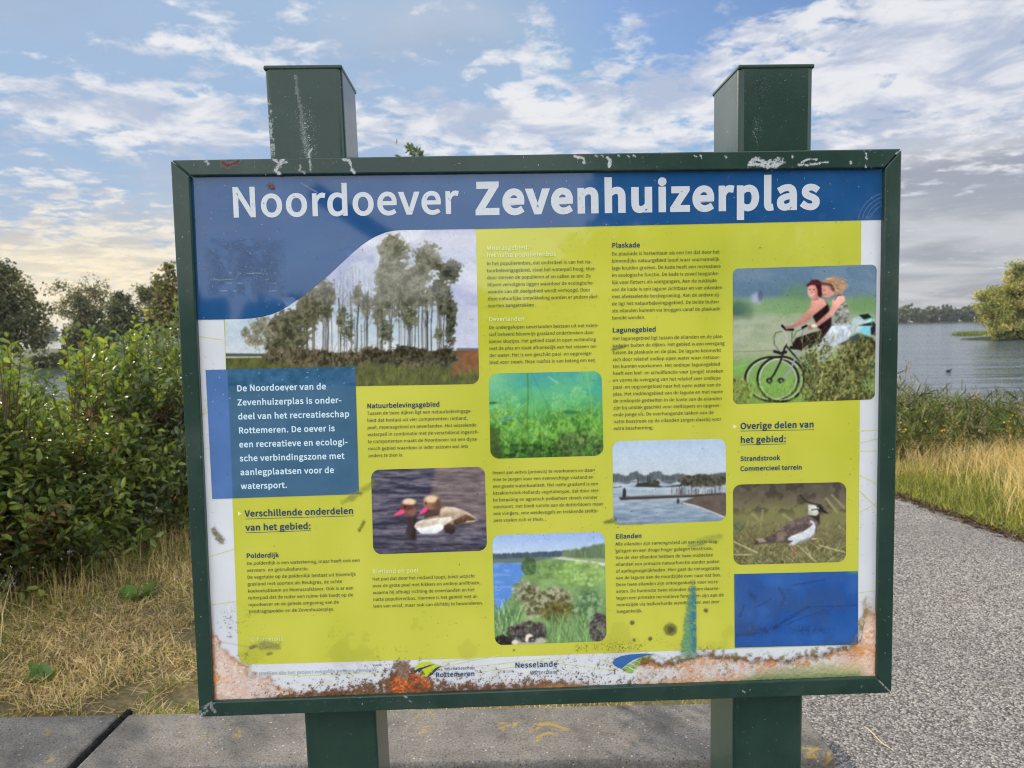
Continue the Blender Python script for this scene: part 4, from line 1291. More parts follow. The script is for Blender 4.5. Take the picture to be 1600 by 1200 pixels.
def paint_cyclists(X, Y):
    p = Pic(X, Y, 1140, 400, 5)
    r = random.Random(12)
    p.grad([(70, (108, 132, 154)), (300, (100, 126, 146)), (345, (128, 152, 132)), (420, (140, 162, 130)), (520, (166, 174, 158)), (740, (160, 170, 146)), (860, (128, 158, 104)), (1200, (120, 148, 80))])
    p.put(sstep(fbm(p.x / 300, p.y / 90, 2, 3), 0.45, 0.65) * 0.35 * (p.y < 330), (132, 152, 168))
    for x in range(20, 160, 12):
        p.ell(x, 430 + r.uniform(-20, 20), 40, 55, (84, 110, 100), 0.8, 0.5)
    for cx, cy, rx, ry, c in ((530, 310, 110, 80, (112, 146, 104)), (1040, 380, 120, 70, (112, 150, 100)), (350, 400, 200, 60, (128, 162, 118)), (600, 420, 200, 60, (126, 158, 112))):
        p.ell(cx, cy, rx, ry, c, 0.8, 0.7)
    p.ell(212, 330, 42, 42, (166, 172, 196), 0.6, 0.9)
    p.ell(240, 310, 20, 40, (90, 100, 120), 0.6, 0.8)
    for _ in range(60):
        p.ell(r.uniform(20, 600), r.uniform(450, 720), r.uniform(30, 90), r.uniform(12, 26), r.choice([(172, 180, 160), (146, 162, 130), (160, 170, 140)]), 0.8, 0.4)
    p.line([(20, 750), (340, 738)], 4, (116, 128, 100), 4, 0.8)
    p.line([(25, 880), (140, 846)], 6, (196, 200, 130), 5, 0.8)
    p.ell(330, 1010, 150, 110, (124, 172, 98), 0.8, 0.55)
    p.ell(80, 880, 120, 40, (126, 168, 96), 0.7, 0.7)
    # right-hand bag and luggage
    p.fill([(960, 490), (1060, 455), (1110, 470), (1140, 510), (1110, 580), (1090, 640), (960, 690), (950, 600)], (184, 206, 210), 8, tex=(0.03, 0.12, 2))
    p.fill([(1010, 462), (1080, 450), (1115, 480), (1060, 500), (1040, 490)], (46, 52, 48), 5)
    p.fill([(1040, 540), (1110, 520), (1085, 630), (990, 660)], (136, 202, 220), 8)
    p.fill([(1000, 545), (1130, 510), (1140, 545), (1040, 545)], (60, 62, 64), 5)
    p.line([(1050, 500), (1120, 480), (1110, 530)], 10, (96, 176, 160), 6, 0.8)
    p.fill([(1100, 560), (1140, 530), (1140, 620), (1105, 615)], (52, 58, 70), 6)
    p.fill([(840, 690), (1000, 600), (1120, 640), (1140, 720), (900, 700)], (54, 60, 56), 12, 0.8)
    # bicycles
    p.ring(330, 962, 208, 172, 16, (44, 48, 46))
    p.ring(330, 962, 192, 158, 8, (196, 200, 190), 0.8)
    p.ring(400, 962, 182, 176, 17, (40, 44, 42))
    p.ring(400, 962, 166, 160, 8, (204, 208, 198), 0.85)
    for k in range(14):
        a = k * math.pi / 7
        p.line([(400, 975), (400 + 160 * math.cos(a), 965 + 155 * math.sin(a))], 1.6, (170, 184, 160), 1.5, 0.4)
    for pts, w, c in (
            ([(310, 975), (350, 920), (395, 830), (440, 690)], 15, (44, 46, 50)), ([(400, 975), (470, 900), (520, 780), (560, 640), (580, 560)], 15, (150, 150, 172)),
            ([(440, 700), (500, 770), (620, 900)], 13, (40, 40, 42)), ([(520, 760), (600, 820), (690, 920)], 13, (156, 156, 176)),
            ([(404, 560), (430, 590), (450, 640), (430, 700)], 11, (176, 178, 178)), ([(345, 640), (350, 690), (400, 760)], 4, (44, 48, 48)),
            ([(345, 640), (360, 600), (410, 588)], 4, (44, 48, 48)), ([(490, 580), (485, 660), (510, 720)], 4, (44, 48, 48)),
            ([(500, 640), (520, 590), (570, 570)], 4, (60, 62, 62)), ([(410, 545), (440, 575), (495, 575)], 18, (34, 32, 34)),
            ([(570, 560), (600, 545)], 18, (40, 40, 42)), ([(350, 745), (400, 760), (440, 750)], 22, (36, 38, 40)), ([(480, 715), (520, 720)], 24, (36, 36, 38))):
        p.line(pts, w, c, 4)
    for x, y in ((310, 975), (402, 973)):
        p.ell(x, y, 26, 22, (38, 40, 40), 0.25)
        p.ell(x, y, 10, 9, (140, 142, 140), 0.3)
    # front rider: dark trousers, black top, arm, head
    p.fill([(490, 690), (520, 640), (640, 600), (800, 560), (800, 620), (700, 680), (600, 700), (560, 740), (500, 720)], (54, 46, 48), 7, tex=(0.03, 0.35, 3), g=(0, -.5))
    p.fill([(650, 470), (700, 400), (745, 345), (775, 390), (795, 470), (800, 590), (740, 600), (690, 560)], (56, 44, 44), 7, tex=(0.03, 0.3, 3), g=(.3, 0))
    p.fill([(640, 350), (700, 325), (745, 345), (760, 380), (725, 410), (660, 460), (600, 520), (510, 560), (440, 575), (430, 552), (490, 540), (570, 470), (630, 400)], (200, 148, 138), 7, tex=(0.02, 0.10, 3), g=(0, -.35))
    p.fill([(645, 320), (690, 300), (700, 345), (650, 352)], (188, 132, 120), 5)
    p.ell(650, 275, 41, 60, (210, 158, 146), 0.10)
    p.ell(632, 268, 20, 40, (226, 178, 166), 0.8, 0.7)
    p.ell(676, 300, 16, 34, (180, 124, 114), 0.8, 0.7)
    p.fill([(612, 225), (640, 188), (690, 185), (716, 205), (722, 300), (712, 325), (690, 310), (685, 262), (668, 228)], (76, 44, 46), 6)
    p.line([(612, 228), (650, 205), (700, 215)], 22, (96, 52, 56), 8)
    p.line([(618, 292), (640, 304), (664, 292)], 9, (246, 236, 230), 5)
    p.line([(616, 290), (640, 300), (664, 288)], 4, (150, 66, 70), 3, 0.8)
    for x in (628, 658):
        p.ell(x, 262, 8, 4, (90, 60, 56), 0.5)
    p.ell(640, 280, 5, 9, (190, 130, 120), 0.6)
    # second rider
    p.fill([(800, 540), (940, 520), (955, 590), (930, 650), (850, 690), (800, 720), (820, 770), (750, 800), (700, 860), (690, 780), (680, 690), (740, 630)], (190, 198, 216), 7, tex=(0.025, 0.22, 4), g=(-.1, -.25))
    p.line([(700, 780), (702, 850)], 26, (214, 218, 226), 8)
    p.fill([(810, 440), (860, 370), (905, 345), (930, 420), (945, 530), (800, 545), (805, 490)], (150, 154, 146), 6)
    q = [(810, 440), (860, 370), (905, 345), (930, 420), (945, 530), (800, 545), (805, 490)]
    m = in_poly(p.x, p.y, q)
    p.put(m * sstep(fbm(p.x / 22, p.y / 22, 7, 3), 0.48, 0.58) * 0.75, (88, 96, 92))
    p.put(m * sstep(fbm(p.x / 18, p.y / 18, 17, 3), 0.56, 0.64) * 0.7, (206, 208, 200))
    p.fill([(800, 350), (850, 305), (895, 315), (905, 345), (862, 390), (800, 470), (700, 545), (640, 575), (610, 570), (615, 545), (680, 520), (770, 440), (800, 395)], (206, 156, 144), 7, tex=(0.02, 0.10, 3), g=(.1, -.35))
    p.ell(660, 545, 22, 14, (226, 212, 196), 0.3)
    p.fill([(720, 235), (760, 210), (815, 240), (820, 300), (770, 325), (735, 320), (722, 280)], (210, 156, 142), 6)
    p.fill([(720, 210), (750, 175), (800, 160), (850, 170), (905, 205), (930, 235), (900, 265), (880, 300), (850, 290), (835, 310), (812, 270), (780, 265), (760, 225), (724, 235)], (176, 148, 124), 9)
    for _ in range(46):
        x, y = r.uniform(750, 880), r.uniform(170, 260)
        p.line([(x, y), (x + r.uniform(20, 60), y + r.uniform(-14, 40))], 4, r.choice([(226, 206, 178), (130, 96, 80), (204, 178, 150), (110, 76, 66)]), 4, 0.6)
    p.line([(725, 215), (790, 225), (810, 265)], 24, (98, 66, 62), 10, 0.8)
    p.line([(735, 300), (752, 306)], 7, (168, 84, 84), 4)
    p.ell(738, 268, 6, 4, (80, 56, 54), 0.5)
    p.line([(820, 345), (845, 308), (870, 306)], 5, (50, 44, 44), 3)
    # bushes in front
    dk = [(70, 78, 52), (96, 104, 64), (50, 56, 40), (122, 128, 82), (84, 72, 56)]
    crowns(p, [(980, 850, 190, 200), (860, 960, 280, 150), (900, 1090, 260, 80), (1060, 720, 110, 90)], (44, 46, 34), (150, 150, 104), 60, 18, 0.55, 3)
    for cx, cy, rx, ry, n in ((980, 850, 170, 180, 300), (860, 960, 260, 140, 300), (700, 760, 110, 120, 200), (1060, 720, 90, 90, 260), (620, 860, 80, 120, 160), (900, 1090, 250, 60, 420), (640, 1060, 90, 80, 220)):
        foliage(p, cx, cy, rx, ry, n, dk, 9, 0.75, r)
    blades(p, 560, 1140, 620, 1140, 420, [(150, 158, 104), (176, 182, 130), (116, 130, 74)], 60, 4, 0.65, 0.8, r)
    for _ in range(26):
        p.ell(r.uniform(560, 1130), r.uniform(740, 1140), 9, 7, (206, 196, 90), 0.4, 0.7)
    foliage(p, 80, 1060, 100, 110, 320, [(120, 128, 76), (92, 92, 60), (150, 150, 96)], 9, 0.7, r)
    blades(p, 20, 560, 1000, 1150, 320, [(136, 176, 84), (116, 150, 76), (160, 172, 100)], 50, 4, 0.6, 0.8, r)
    return p.c


def paint_lapwing(X, Y):
    p = Pic(X, Y, 1140, 745, 8.274)
    r = random.Random(21)
    p.grad([(60, (92, 86, 82)), (280, (104, 100, 82)), (420, (126, 128, 88)), (620, (128, 126, 92)), (800, (118, 112, 84)), (1150, (116, 116, 82))])
    p.put(sstep(fbm(p.x / 170, p.y / 120, 4, 3), 0.45, 0.62) * (1 - sstep(p.y, 350, 520)) * 0.6, (118, 108, 98))
    p.put(sstep(fbm(p.x / 120 + 4, p.y / 110, 14, 3), 0.5, 0.65) * (1 - sstep(p.y, 400, 560)) * 0.5, (62, 58, 54))
    p.put((1 - sstep(p.x, 100, 260)) * sstep(p.y, 500, 640) * (1 - sstep(p.y, 680, 780)) * 0.5, (84, 106, 86))
    for pts, w in (([(430, 430), (410, 610)], 26), ([(690, 490), (800, 560)], 26), ([(1250, 280), (1390, 460)], 30), ([(1320, 230), (1480, 400)], 26), ([(290, 480), (380, 560)], 24)):
        p.line(pts, w, (168, 164, 122), 22, 0.6)
    blades(p, 50, 1510, 640, 1150, 900, [(142, 138, 100), (96, 96, 66), (170, 164, 124), (74, 72, 54), (120, 128, 80)], 60, 7, 0.55, 1.4, r)
    blades(p, 50, 1510, 900, 1150, 700, [(160, 160, 116), (84, 92, 56), (182, 178, 140), (60, 62, 44)], 50, 6, 0.6, 1.6, r)
    for pts in ([(50, 835), (360, 980)], [(50, 1005), (280, 1008)], [(885, 890), (1120, 1100)], [(980, 900), (1050, 1020)], [(1160, 885), (1490, 975)], [(1060, 805), (1135, 797)]):
        p.line(pts, 13, (206, 200, 164), 6, 0.85)
    # bird
    p.fill([(310, 880), (340, 820), (500, 770), (640, 690), (760, 590), (900, 530), (1010, 490), (1080, 500), (1150, 520), (1160, 620), (1120, 720), (1060, 790), (900, 860), (740, 850), (600, 850), (430, 865)], (104, 94, 90), 12, tex=(0.03, 0.3, 3), g=(.1, -.35))
    p.fill([(340, 800), (430, 790), (480, 840), (380, 850)], (176, 164, 150), 12, 0.8)
    p.fill([(620, 720), (760, 690), (700, 820), (600, 850)], (134, 120, 106), 14, 0.8)
    p.fill([(700, 700), (850, 640), (1000, 600), (1040, 640), (960, 690), (800, 760)], (92, 76, 80), 12, 0.9)
    blades(p, 620, 960, 640, 820, 120, [(164, 156, 140), (126, 112, 104)], 18, 5, 0.6, 2.2, r)
    p.fill([(750, 800), (800, 765), (950, 710), (1040, 650), (1080, 610), (1035, 575), (1055, 560), (1090, 590), (1112, 640), (1100, 730), (1040, 790), (900, 840), (830, 890), (760, 880), (820, 825), (760, 820)], (208, 216, 220), 9, tex=(0.03, 0.12, 3), g=(-.1, -.25))
    p.fill([(900, 830), (1050, 780), (1105, 720), (1100, 760), (1000, 830), (880, 880)], (150, 152, 154), 14, 0.8)
    p.fill([(1010, 490), (1020, 440), (1015, 360), (1080, 365), (1140, 385), (1155, 470), (1120, 510)], (202, 202, 196), 9, tex=(0.04, 0.15, 3), g=(.1, -.2))
    p.fill([(1020, 500), (1120, 505), (1165, 470), (1165, 620), (1120, 560)], (58, 54, 54), 10)
    p.fill([(1120, 375), (1170, 360), (1210, 390), (1215, 430), (1180, 470), (1150, 460), (1135, 420)], (56, 54, 54), 6)
    p.fill([(1205, 420), (1240, 445), (1282, 474), (1240, 470), (1200, 460)], (40, 38, 40), 4)
    p.line([(1060, 430), (1110, 420), (1135, 425)], 12, (70, 68, 64), 6)
    p.line([(1130, 395), (1150, 410)], 10, (214, 210, 200), 5)
    p.ell(1185, 410, 12, 14, (30, 26, 26), 0.3)
    p.ell(1181, 405, 3.5, 4, (190, 186, 180), 0.4)
    p.line([(1180, 365), (1080, 345), (990, 315), (935, 270), (915, 230)], 13, (50, 48, 48), 6)
    p.line([(1060, 345), (960, 320), (900, 345)], 6, (58, 56, 54), 5, 0.8)
    for pts in ([(800, 880), (815, 950), (800, 1010)], [(850, 900), (845, 960), (860, 1020)]):
        p.line(pts, 20, (176, 128, 112), 9, 0.9)
    blades(p, 640, 1000, 930, 1060, 90, [(142, 138, 100), (96, 96, 66), (170, 164, 124)], 60, 6, 0.6, 1.4, r)
    return p.c


# ------------------------------------------------------------------ rust, dirt and scratches on the print
def panel_stains(X, Y):
    rgb = np.zeros(X.shape + (3,))
    rgb[...] = (90, 80, 55)
    A = np.zeros(X.shape)

    def over(mask, col):
        m = np.clip(mask, 0, 1)
        na = m + A * (1 - m)
        f = np.where(na > 1e-4, m / np.maximum(na, 1e-4), 0)[..., None]
        rgb[...] = rgb * (1 - f) + np.asarray(col, float) * f
        A[...] = na

    yb = 1098 + (X - 332) * (1059 - 1098) / 1039.0
    t = yb - Y                                  # height above the frame in photo pixels
    xl = 333 + (Y - 1097) * (333 - 296) / (1097 - 275.0)
    s = X - xl                                  # distance from the left bar
    xr = 1371 + (Y - 1058) * (1371 - 1383) / (1058 - 262.0)
    e = xr - X
    n1 = fbm(X / 14, Y / 14, 1, 5, 0.6)
    n2 = fbm(X / 5, Y / 5, 12, 4, 0.6)
    n3 = fbm(X / 40, Y / 40, 5, 4)
    n4 = fbm(X / 2.2, Y / 2.2, 8, 3, 0.7)
    vein = 1 - sstep(np.abs(((n1 * 0.6 + n3 * 0.7) * 5.0) % 1 - 0.5), 0.03, 0.10)

    # faint general grime
    over(0.08 * sstep(n3, 0.52, 0.75) * (Y > 900) * sstep(Y, 900, 1000), (120, 118, 60))
    # left foot: peach wash with orange tide marks
    prof = np.interp(X, [331, 345, 365, 385, 410, 440, 475, 520, 560], [112, 96, 72, 52, 38, 24, 12, 4, 0])
    d = (prof - t) + (n1 - 0.5) * 26 + (n2 - 0.5) * 8
    zone = X < 560
    over(0.62 * sstep(d, 0, 8) * zone * (0.55 + 0.45 * sstep(n3, 0.35, 0.6)), (230, 204, 190))
    over(0.55 * sstep(d, 4, 14) * sstep(n1 * 0.5 + n3 * 0.5, 0.45, 0.58) * zone, (232, 216, 208))
    over(0.22 * sstep(d, 4, 14) * sstep(n2, 0.50, 0.64) * zone, (206, 170, 150))
    over(0.40 * sstep(d, 2, 10) * sstep(n4, 0.66, 0.74) * zone, (120, 88, 70))
    over((0.7 * np.exp(-((d - 3) / 4.0) ** 2) * (0.25 + 0.75 * sstep(n2, 0.42, 0.62))) * zone * sstep(prof, 3, 16), (176, 118, 70))
    over(0.55 * vein * sstep(d, 0, 6) * (1 - sstep(d, 14, 34)) * zone, (186, 134, 96))
    over(0.35 * vein * sstep(d, 20, 40) * zone, (206, 150, 116))
    over(0.85 * (1 - sstep(s, 2, 9)) * sstep(Y, 930, 1010) * (0.5 + 0.5 * n1), (128, 62, 30))
    over(0.6 * np.exp(-((t - 38 + (X - 333) * 0.05) / 6.0) ** 2) * (1 - sstep(s, 8, 60)) * sstep(n1, 0.4, 0.6), (206, 132, 60))
    # pepper of dark lichen up the left margin
    sp = sstep(n4, 0.62, 0.70) * sstep(n1, 0.50, 0.62)
    over(0.85 * sp * np.exp(-((s - 38) / 32.0) ** 2) * sstep(Y, 930, 990) * (1 - sstep(Y, 1075, 1096)), (84, 66, 84))
    # the brown crust along the foot
    h = np.interp(X, [400, 440, 500, 560, 610, 640, 670, 690, 720, 760, 800, 840, 870, 890, 915, 930], [2, 9, 12, 17, 36, 40, 30, 22, 15, 12, 12, 18, 15, 9, 4, 0])
    k = h * (0.55 + 0.9 * n1) - t
    crust = sstep(k, -3, 3) * sstep(h, 1, 8) * np.clip(sstep(n2 * 0.6 + n4 * 0.4, 0.40, 0.52) + np.exp(-((t - 2) / 6.0) ** 2) + sstep(h, 30, 40) * 0.6, 0, 1)
    over(0.95 * crust * (0.55 + 0.45 * sstep(n2, 0.35, 0.5)), (112, 66, 46))
    over(0.9 * crust * sstep(n2, 0.50, 0.62), (84, 54, 38))
    over(0.8 * crust * sstep(n4, 0.56, 0.68) * sstep(k, 0, 4), (188, 108, 60))
    over(0.75 * crust * sstep(n4 * 0.5 + n2 * 0.5, 0.60, 0.68), (220, 186, 164))
    hot = np.exp(-(((X - 640) / 34) ** 2 + ((t - 17) / 17) ** 2))
    over(1.0 * sstep(hot * (0.55 + 0.9 * n1), 0.30, 0.5), (182, 84, 34))
    over(0.9 * sstep(hot, 0.3, 0.5) * sstep(n2, 0.55, 0.66), (110, 44, 20))
    over(0.7 * sstep(hot, 0.3, 0.5) * (1 - sstep(n2, 0.33, 0.42)), (214, 132, 74))
    over(0.9 * np.exp(-(((X - 652) / 9) ** 2 + ((t - 14) / 9) ** 2)) ** 1.5, (66, 40, 30))
    over(0.9 * (1 - sstep(t, 1, 5)) * sstep(h, 2, 10), (62, 34, 24))
    # lichen crumbs above the crust
    fall = np.exp(-np.maximum(t - h * 0.6, 0) / np.interp(X, [400, 500, 620, 700, 820, 930, 1000, 1150], [14, 18, 26, 18, 20, 26, 22, 14]))
    crumb = sstep(n4 * 0.55 + n2 * 0.45 + 0.16 * fall, 0.66, 0.72) * sstep(fall, 0.05, 0.3)
    over(0.85 * crumb * (X > 395) * (X < 1150), (92, 82, 56))
    over(0.85 * sstep(n4 * 0.5 + vnoise(X / 3, Y / 3, 41) * 0.5 + 0.14 * fall, 0.76, 0.80) * sstep(fall, 0.05, 0.3) * (X > 395) * (X < 1150), (120, 74, 40))
    # dried brown patch left of the leaf emblem
    q = [(615, 1037), (622, 1034), (637, 1033), (640, 1040), (637, 1048), (640, 1056), (632, 1062), (620, 1056), (621, 1048), (614, 1044)]
    over(0.92 * (1 - sstep(poly_sd(X, Y, q) + (n2 - 0.5) * 6, -1.5, 1.5)), (136, 112, 96))
    over(0.6 * (1 - sstep(poly_sd(X, Y, q) + (n2 - 0.5) * 6, -1.5, 1.5)) * sstep(n4, 0.5, 0.6), (96, 78, 66))
    # crumbs round the town name, brown tide at 890
    over(0.7 * sstep(n4 * 0.6 + n2 * 0.4, 0.58, 0.66) * np.exp(-(((X - 845) / 50) ** 2 + ((Y - 1060) / 10) ** 2)), (126, 96, 60))
    over(0.75 * np.exp(-(((X - 872) / 40) ** 2 + ((t - 5) / 5) ** 2)), (168, 124, 84))
    # squiggly grazing trails at the foot of the yellow field
    tr = 1 - sstep(np.abs(((fbm(X / 9, Y / 9, 23, 3)) * 6) % 1 - 0.5), 0.04, 0.12)
    over(0.75 * tr * np.exp(-((Y - (1012 - (X - 900) * 0.02)) / 9.0) ** 2) * sstep(X, 860, 900) * (1 - sstep(X, 1040, 1075)) * sstep(n3, 0.40, 0.55), (140, 112, 34))
    over(0.7 * tr * np.exp(-((Y - (1034 - (X - 900) * 0.02)) / 8.0) ** 2) * sstep(X, 850, 880) * (1 - sstep(X, 940, 990)) * sstep(n3, 0.42, 0.52), (110, 92, 60))
    # right foot: tide line, peach wash, green algae
    wob = (n1 - 0.5) * 16 + (n2 - 0.5) * 6
    tl = np.interp(X, [990, 1005, 1050, 1085, 1110, 1150, 1180, 1230, 1290, 1325, 1345, 1352], [1036, 1034, 1036, 1027, 1023, 1029, 1033, 1031, 1021, 1013, 1000, 960])
    dd = (Y - tl) + wob                          # >0 below the line
    on = sstep(X, 985, 1010)
    wash = on * sstep(dd, 0, 6) * (t > -3)
    over(0.55 * wash * sstep(n1 * 0.6 + n3 * 0.4, 0.40, 0.56), (228, 196, 178))
    over(0.55 * wash * (1 - sstep(n1, 0.36, 0.5)), (222, 222, 210))
    over(0.75 * wash * vein * sstep(n2, 0.3, 0.55), (186, 122, 80))
    over(0.75 * wash * sstep(X, 1090, 1200) * sstep(Y - tl, 14, 34), (222, 190, 168))
    over(on * 0.95 * np.exp(-(dd / 3.4) ** 2) * (0.35 + 0.65 * sstep(n2, 0.38, 0.58)), (108, 72, 32))
    over(on * 0.6 * np.exp(-((dd + 5) / 5.0) ** 2) * sstep(n2, 0.48, 0.62), (116, 112, 50))
    over(on * 0.7 * np.exp(-((dd - 7) / 5.0) ** 2) * sstep(n2, 0.50, 0.62), (192, 116, 50))
    over(0.6 * np.exp(-(t / 9.0) ** 2) * sstep(X, 990, 1060), (198, 144, 104))
    over(0.92 * np.exp(-((t - 3) / np.interp(X, [1140, 1200, 1300, 1365], [5, 10, 11, 7])) ** 2) * sstep(X, 1135, 1185) * (1 - sstep(X, 1335, 1368)) * (0.75 + 0.25 * n1), (84, 122, 78))
    over(0.45 * np.exp(-((t - 16) / 8.0) ** 2) * sstep(X, 1150, 1260) * (1 - sstep(X, 1330, 1366)), (156, 164, 104))
    # right margin
    rm = (1 - sstep(e + (n1 - 0.5) * 22, 14, 30)) * sstep(Y, 925, 985) * (X > 1300)
    over(0.62 * rm, (230, 200, 180))
    over(0.7 * rm * vein, (196, 140, 104))
    ed = e - np.interp(Y, [930, 960, 990, 1010], [18, 24, 30, 38]) + (n1 - 0.5) * 14
    over(0.75 * np.exp(-(ed / 3.0) ** 2) * sstep(Y, 925, 950) * (1 - sstep(Y, 1012, 1025)) * (X > 1300) * (0.4 + 0.6 * sstep(n2, 0.4, 0.6)), (150, 126, 50))
    over(0.85 * np.exp(-(((X - 1350) / 22) ** 2 + ((Y - 1018) / 10) ** 2)) * sstep(n1, 0.38, 0.6), (206, 140, 84))
    over(0.7 * (1 - sstep(e, 1, 7)) * sstep(Y, 1000, 1040), (150, 84, 40))
    # blue-green run in the fourth column and the round growth
    run = np.interp(Y, [895, 930, 960, 1000, 1030], [1, 6, 9, 13, 16])
    cx = 1079 + (Y - 930) * 0.01
    rr = sstep((cx + 8 - X), -2, 2) * sstep(X - (cx + 6 - run * 1.5) + (n2 - 0.5) * 8, -3, 3) * sstep(Y, 896, 945) * (1 - sstep(Y, 1010, 1036))
    over(0.62 * rr, (96, 160, 128))
    over(0.75 * rr * sstep(X - cx, -6, 5) * sstep(n2, 0.36, 0.56), (46, 106, 150))
    over(0.55 * rr * sstep(n4, 0.55, 0.65), (66, 128, 96))
    q2 = np.hypot(X - 1047.5, Y - 983)
    over(0.72 * (1 - sstep(q2 + (n2 - 0.5) * 4, 8, 12)), (112, 124, 66))
    over(0.8 * (1 - sstep(q2 + (n2 - 0.5) * 8, 3.5, 7)), (84, 66, 36))
    for bx, by, br in ((988, 973, 3), (1103, 954, 3.2), (991, 1000, 2.2), (1016, 998, 3), (563, 770, 2), (803, 1016, 1.7), (935, 1038, 2)):
        over(0.75 * (1 - sstep(np.hypot(X - bx, Y - by) + (n2 - .5) * 3, br - 1, br + 1.2)), (92, 86, 70))
    # smears
    def smear(p0, p1, w, col, a):
        dd_ = seg_d(X, Y, p0, p1) + (n2 - 0.5) * w * 0.9
        over(a * (1 - sstep(dd_ + (n4 - 0.5) * w * 0.8, w * 0.2, w)) * (0.6 + 0.4 * sstep(n4, 0.35, 0.6)), col)
    smear((334, 828), (346, 846), 7, (104, 104, 56), 0.85)
    smear((562, 828), (568, 816), 4, (110, 106, 44), 0.8)
    smear((548, 778), (582, 756), 8, (140, 146, 70), 0.45)
    smear((536, 784), (550, 776), 6, (140, 146, 70), 0.4)
    smear((958, 546), (976, 540), 4, (108, 108, 60), 0.7)
    smear((946, 816), (962, 812), 5, (104, 112, 60), 0.7)
    smear((962, 818), (1004, 818), 3, (130, 138, 72), 0.4)
    smear((1094, 846), (1124, 838), 8, (140, 150, 84), 0.35)
    smear((1078, 852), (1098, 850), 6, (120, 146, 104), 0.35)
    smear((410, 1008), (434, 1010), 9, (142, 138, 92), 0.7)
    smear((392, 1012), (400, 1009), 4, (112, 92, 100), 0.7)
    smear((419, 1022), (424, 1020), 4, (112, 96, 80), 0.6)
    smear((421, 290), (425, 293), 6, (92, 52, 44), 0.95)
    smear((496, 301), (470, 286), 1.6, (190, 186, 190), 0.35)
    smear((330, 1000), (395, 1012), 2, (180, 150, 110), 0.2)
    # dark field photo pile scratches on the blue box
    bx = (X > 1149) & (X < 1339) & (Y > 898) & (Y < 1008)
    for a_, b_, w in (((1180, 950), (1204, 936), 2), ((1210, 980), (1262, 948), 4), ((1262, 948), (1338, 946), 2), ((1218, 918), (1226, 936), 4), ((1221, 940), (1221, 946), 3.5), ((1156, 962), (1162, 946), 4), ((1170, 928), (1180, 934), 6), ((1240, 914), (1290, 906), 1.6), ((1205, 984), (1290, 952), 2), ((1150, 992), (1180, 990), 3)):
        over(bx * 0.34 * sstep(n4, 0.30, 0.55) * (1 - sstep(seg_d(X, Y, a_, b_) + (n2 - .5) * 3, w * .3, w)), (34, 52, 92))
    over(bx * 0.55 * np.exp(-(((X - 1174) / 11) ** 2 + ((Y - 985) / 9) ** 2)) * sstep(n4, .35, .6), (58, 66, 84))
    over(bx * 0.45 * np.exp(-(((X - 1195) / 13) ** 2 + ((Y - 984) / 7) ** 2)) * sstep(n4, .35, .6), (50, 62, 88))
    over(bx * 0.40 * np.exp(-(((X - 1262) / 34) ** 2 + ((Y - 984) / 7) ** 2)) * sstep(n4, .3, .6), (40, 60, 112))
    over(bx * 0.22 * sstep(n3, 0.5, 0.65), (60, 98, 160))
    # scuffed ghost of a sticker on the blue band
    gx = (X > 312) & (X < 452) & (Y > 368) & (Y < 470)
    ghost = gx * np.clip(1 - np.maximum(np.abs(X - 382) / 66, np.abs(Y - 418) / 48) ** 6, 0, 1)
    over(0.32 * ghost * sstep(n1, 0.3, 0.6), (58, 84, 122))
    spark = sstep(vnoise(X / 1.6, Y / 1.4, 61), 0.86, 0.93) * sstep(n1, 0.45, 0.6)
    over(0.5 * ghost * spark, (184, 196, 210))
    for yy in (427, 437, 443, 455):
        ln = np.exp(-((Y - yy - (n1 - .5) * 3) / 0.9) ** 2) * sstep(vnoise(X / 7, Y * 0 + yy, 3), 0.55, 0.7)
        over(0.32 * ghost * ln, (200, 208, 218))
    # specks everywhere
    g = vnoise(X / 1.9, Y / 1.9, 71)
    over(0.7 * sstep(g, 0.955, 0.975) * sstep(fbm(X / 60, Y / 60, 33, 3), 0.46, 0.6), (70, 68, 60))
    over(0.55 * sstep(vnoise(X / 2.1, Y / 2.1, 73), 0.965, 0.98) * ((Y < 500) | ((X < 560) & (Y < 780))), (206, 212, 220))
    # scratched swirl at the top right
    sw = np.abs(np.hypot(X - 1392, Y - 352) - np.array([34.0, 40, 46, 52])[:, None, None]).min(0)
    over(0.18 * (1 - sstep(sw, 0.4, 1.3)) * (X < 1380) * (X > 1336) * (Y < 342) * (Y > 300), (150, 170, 200))
    inside = (s > -2) & (e > -2) & (t > -2)
    return rgb, A * inside


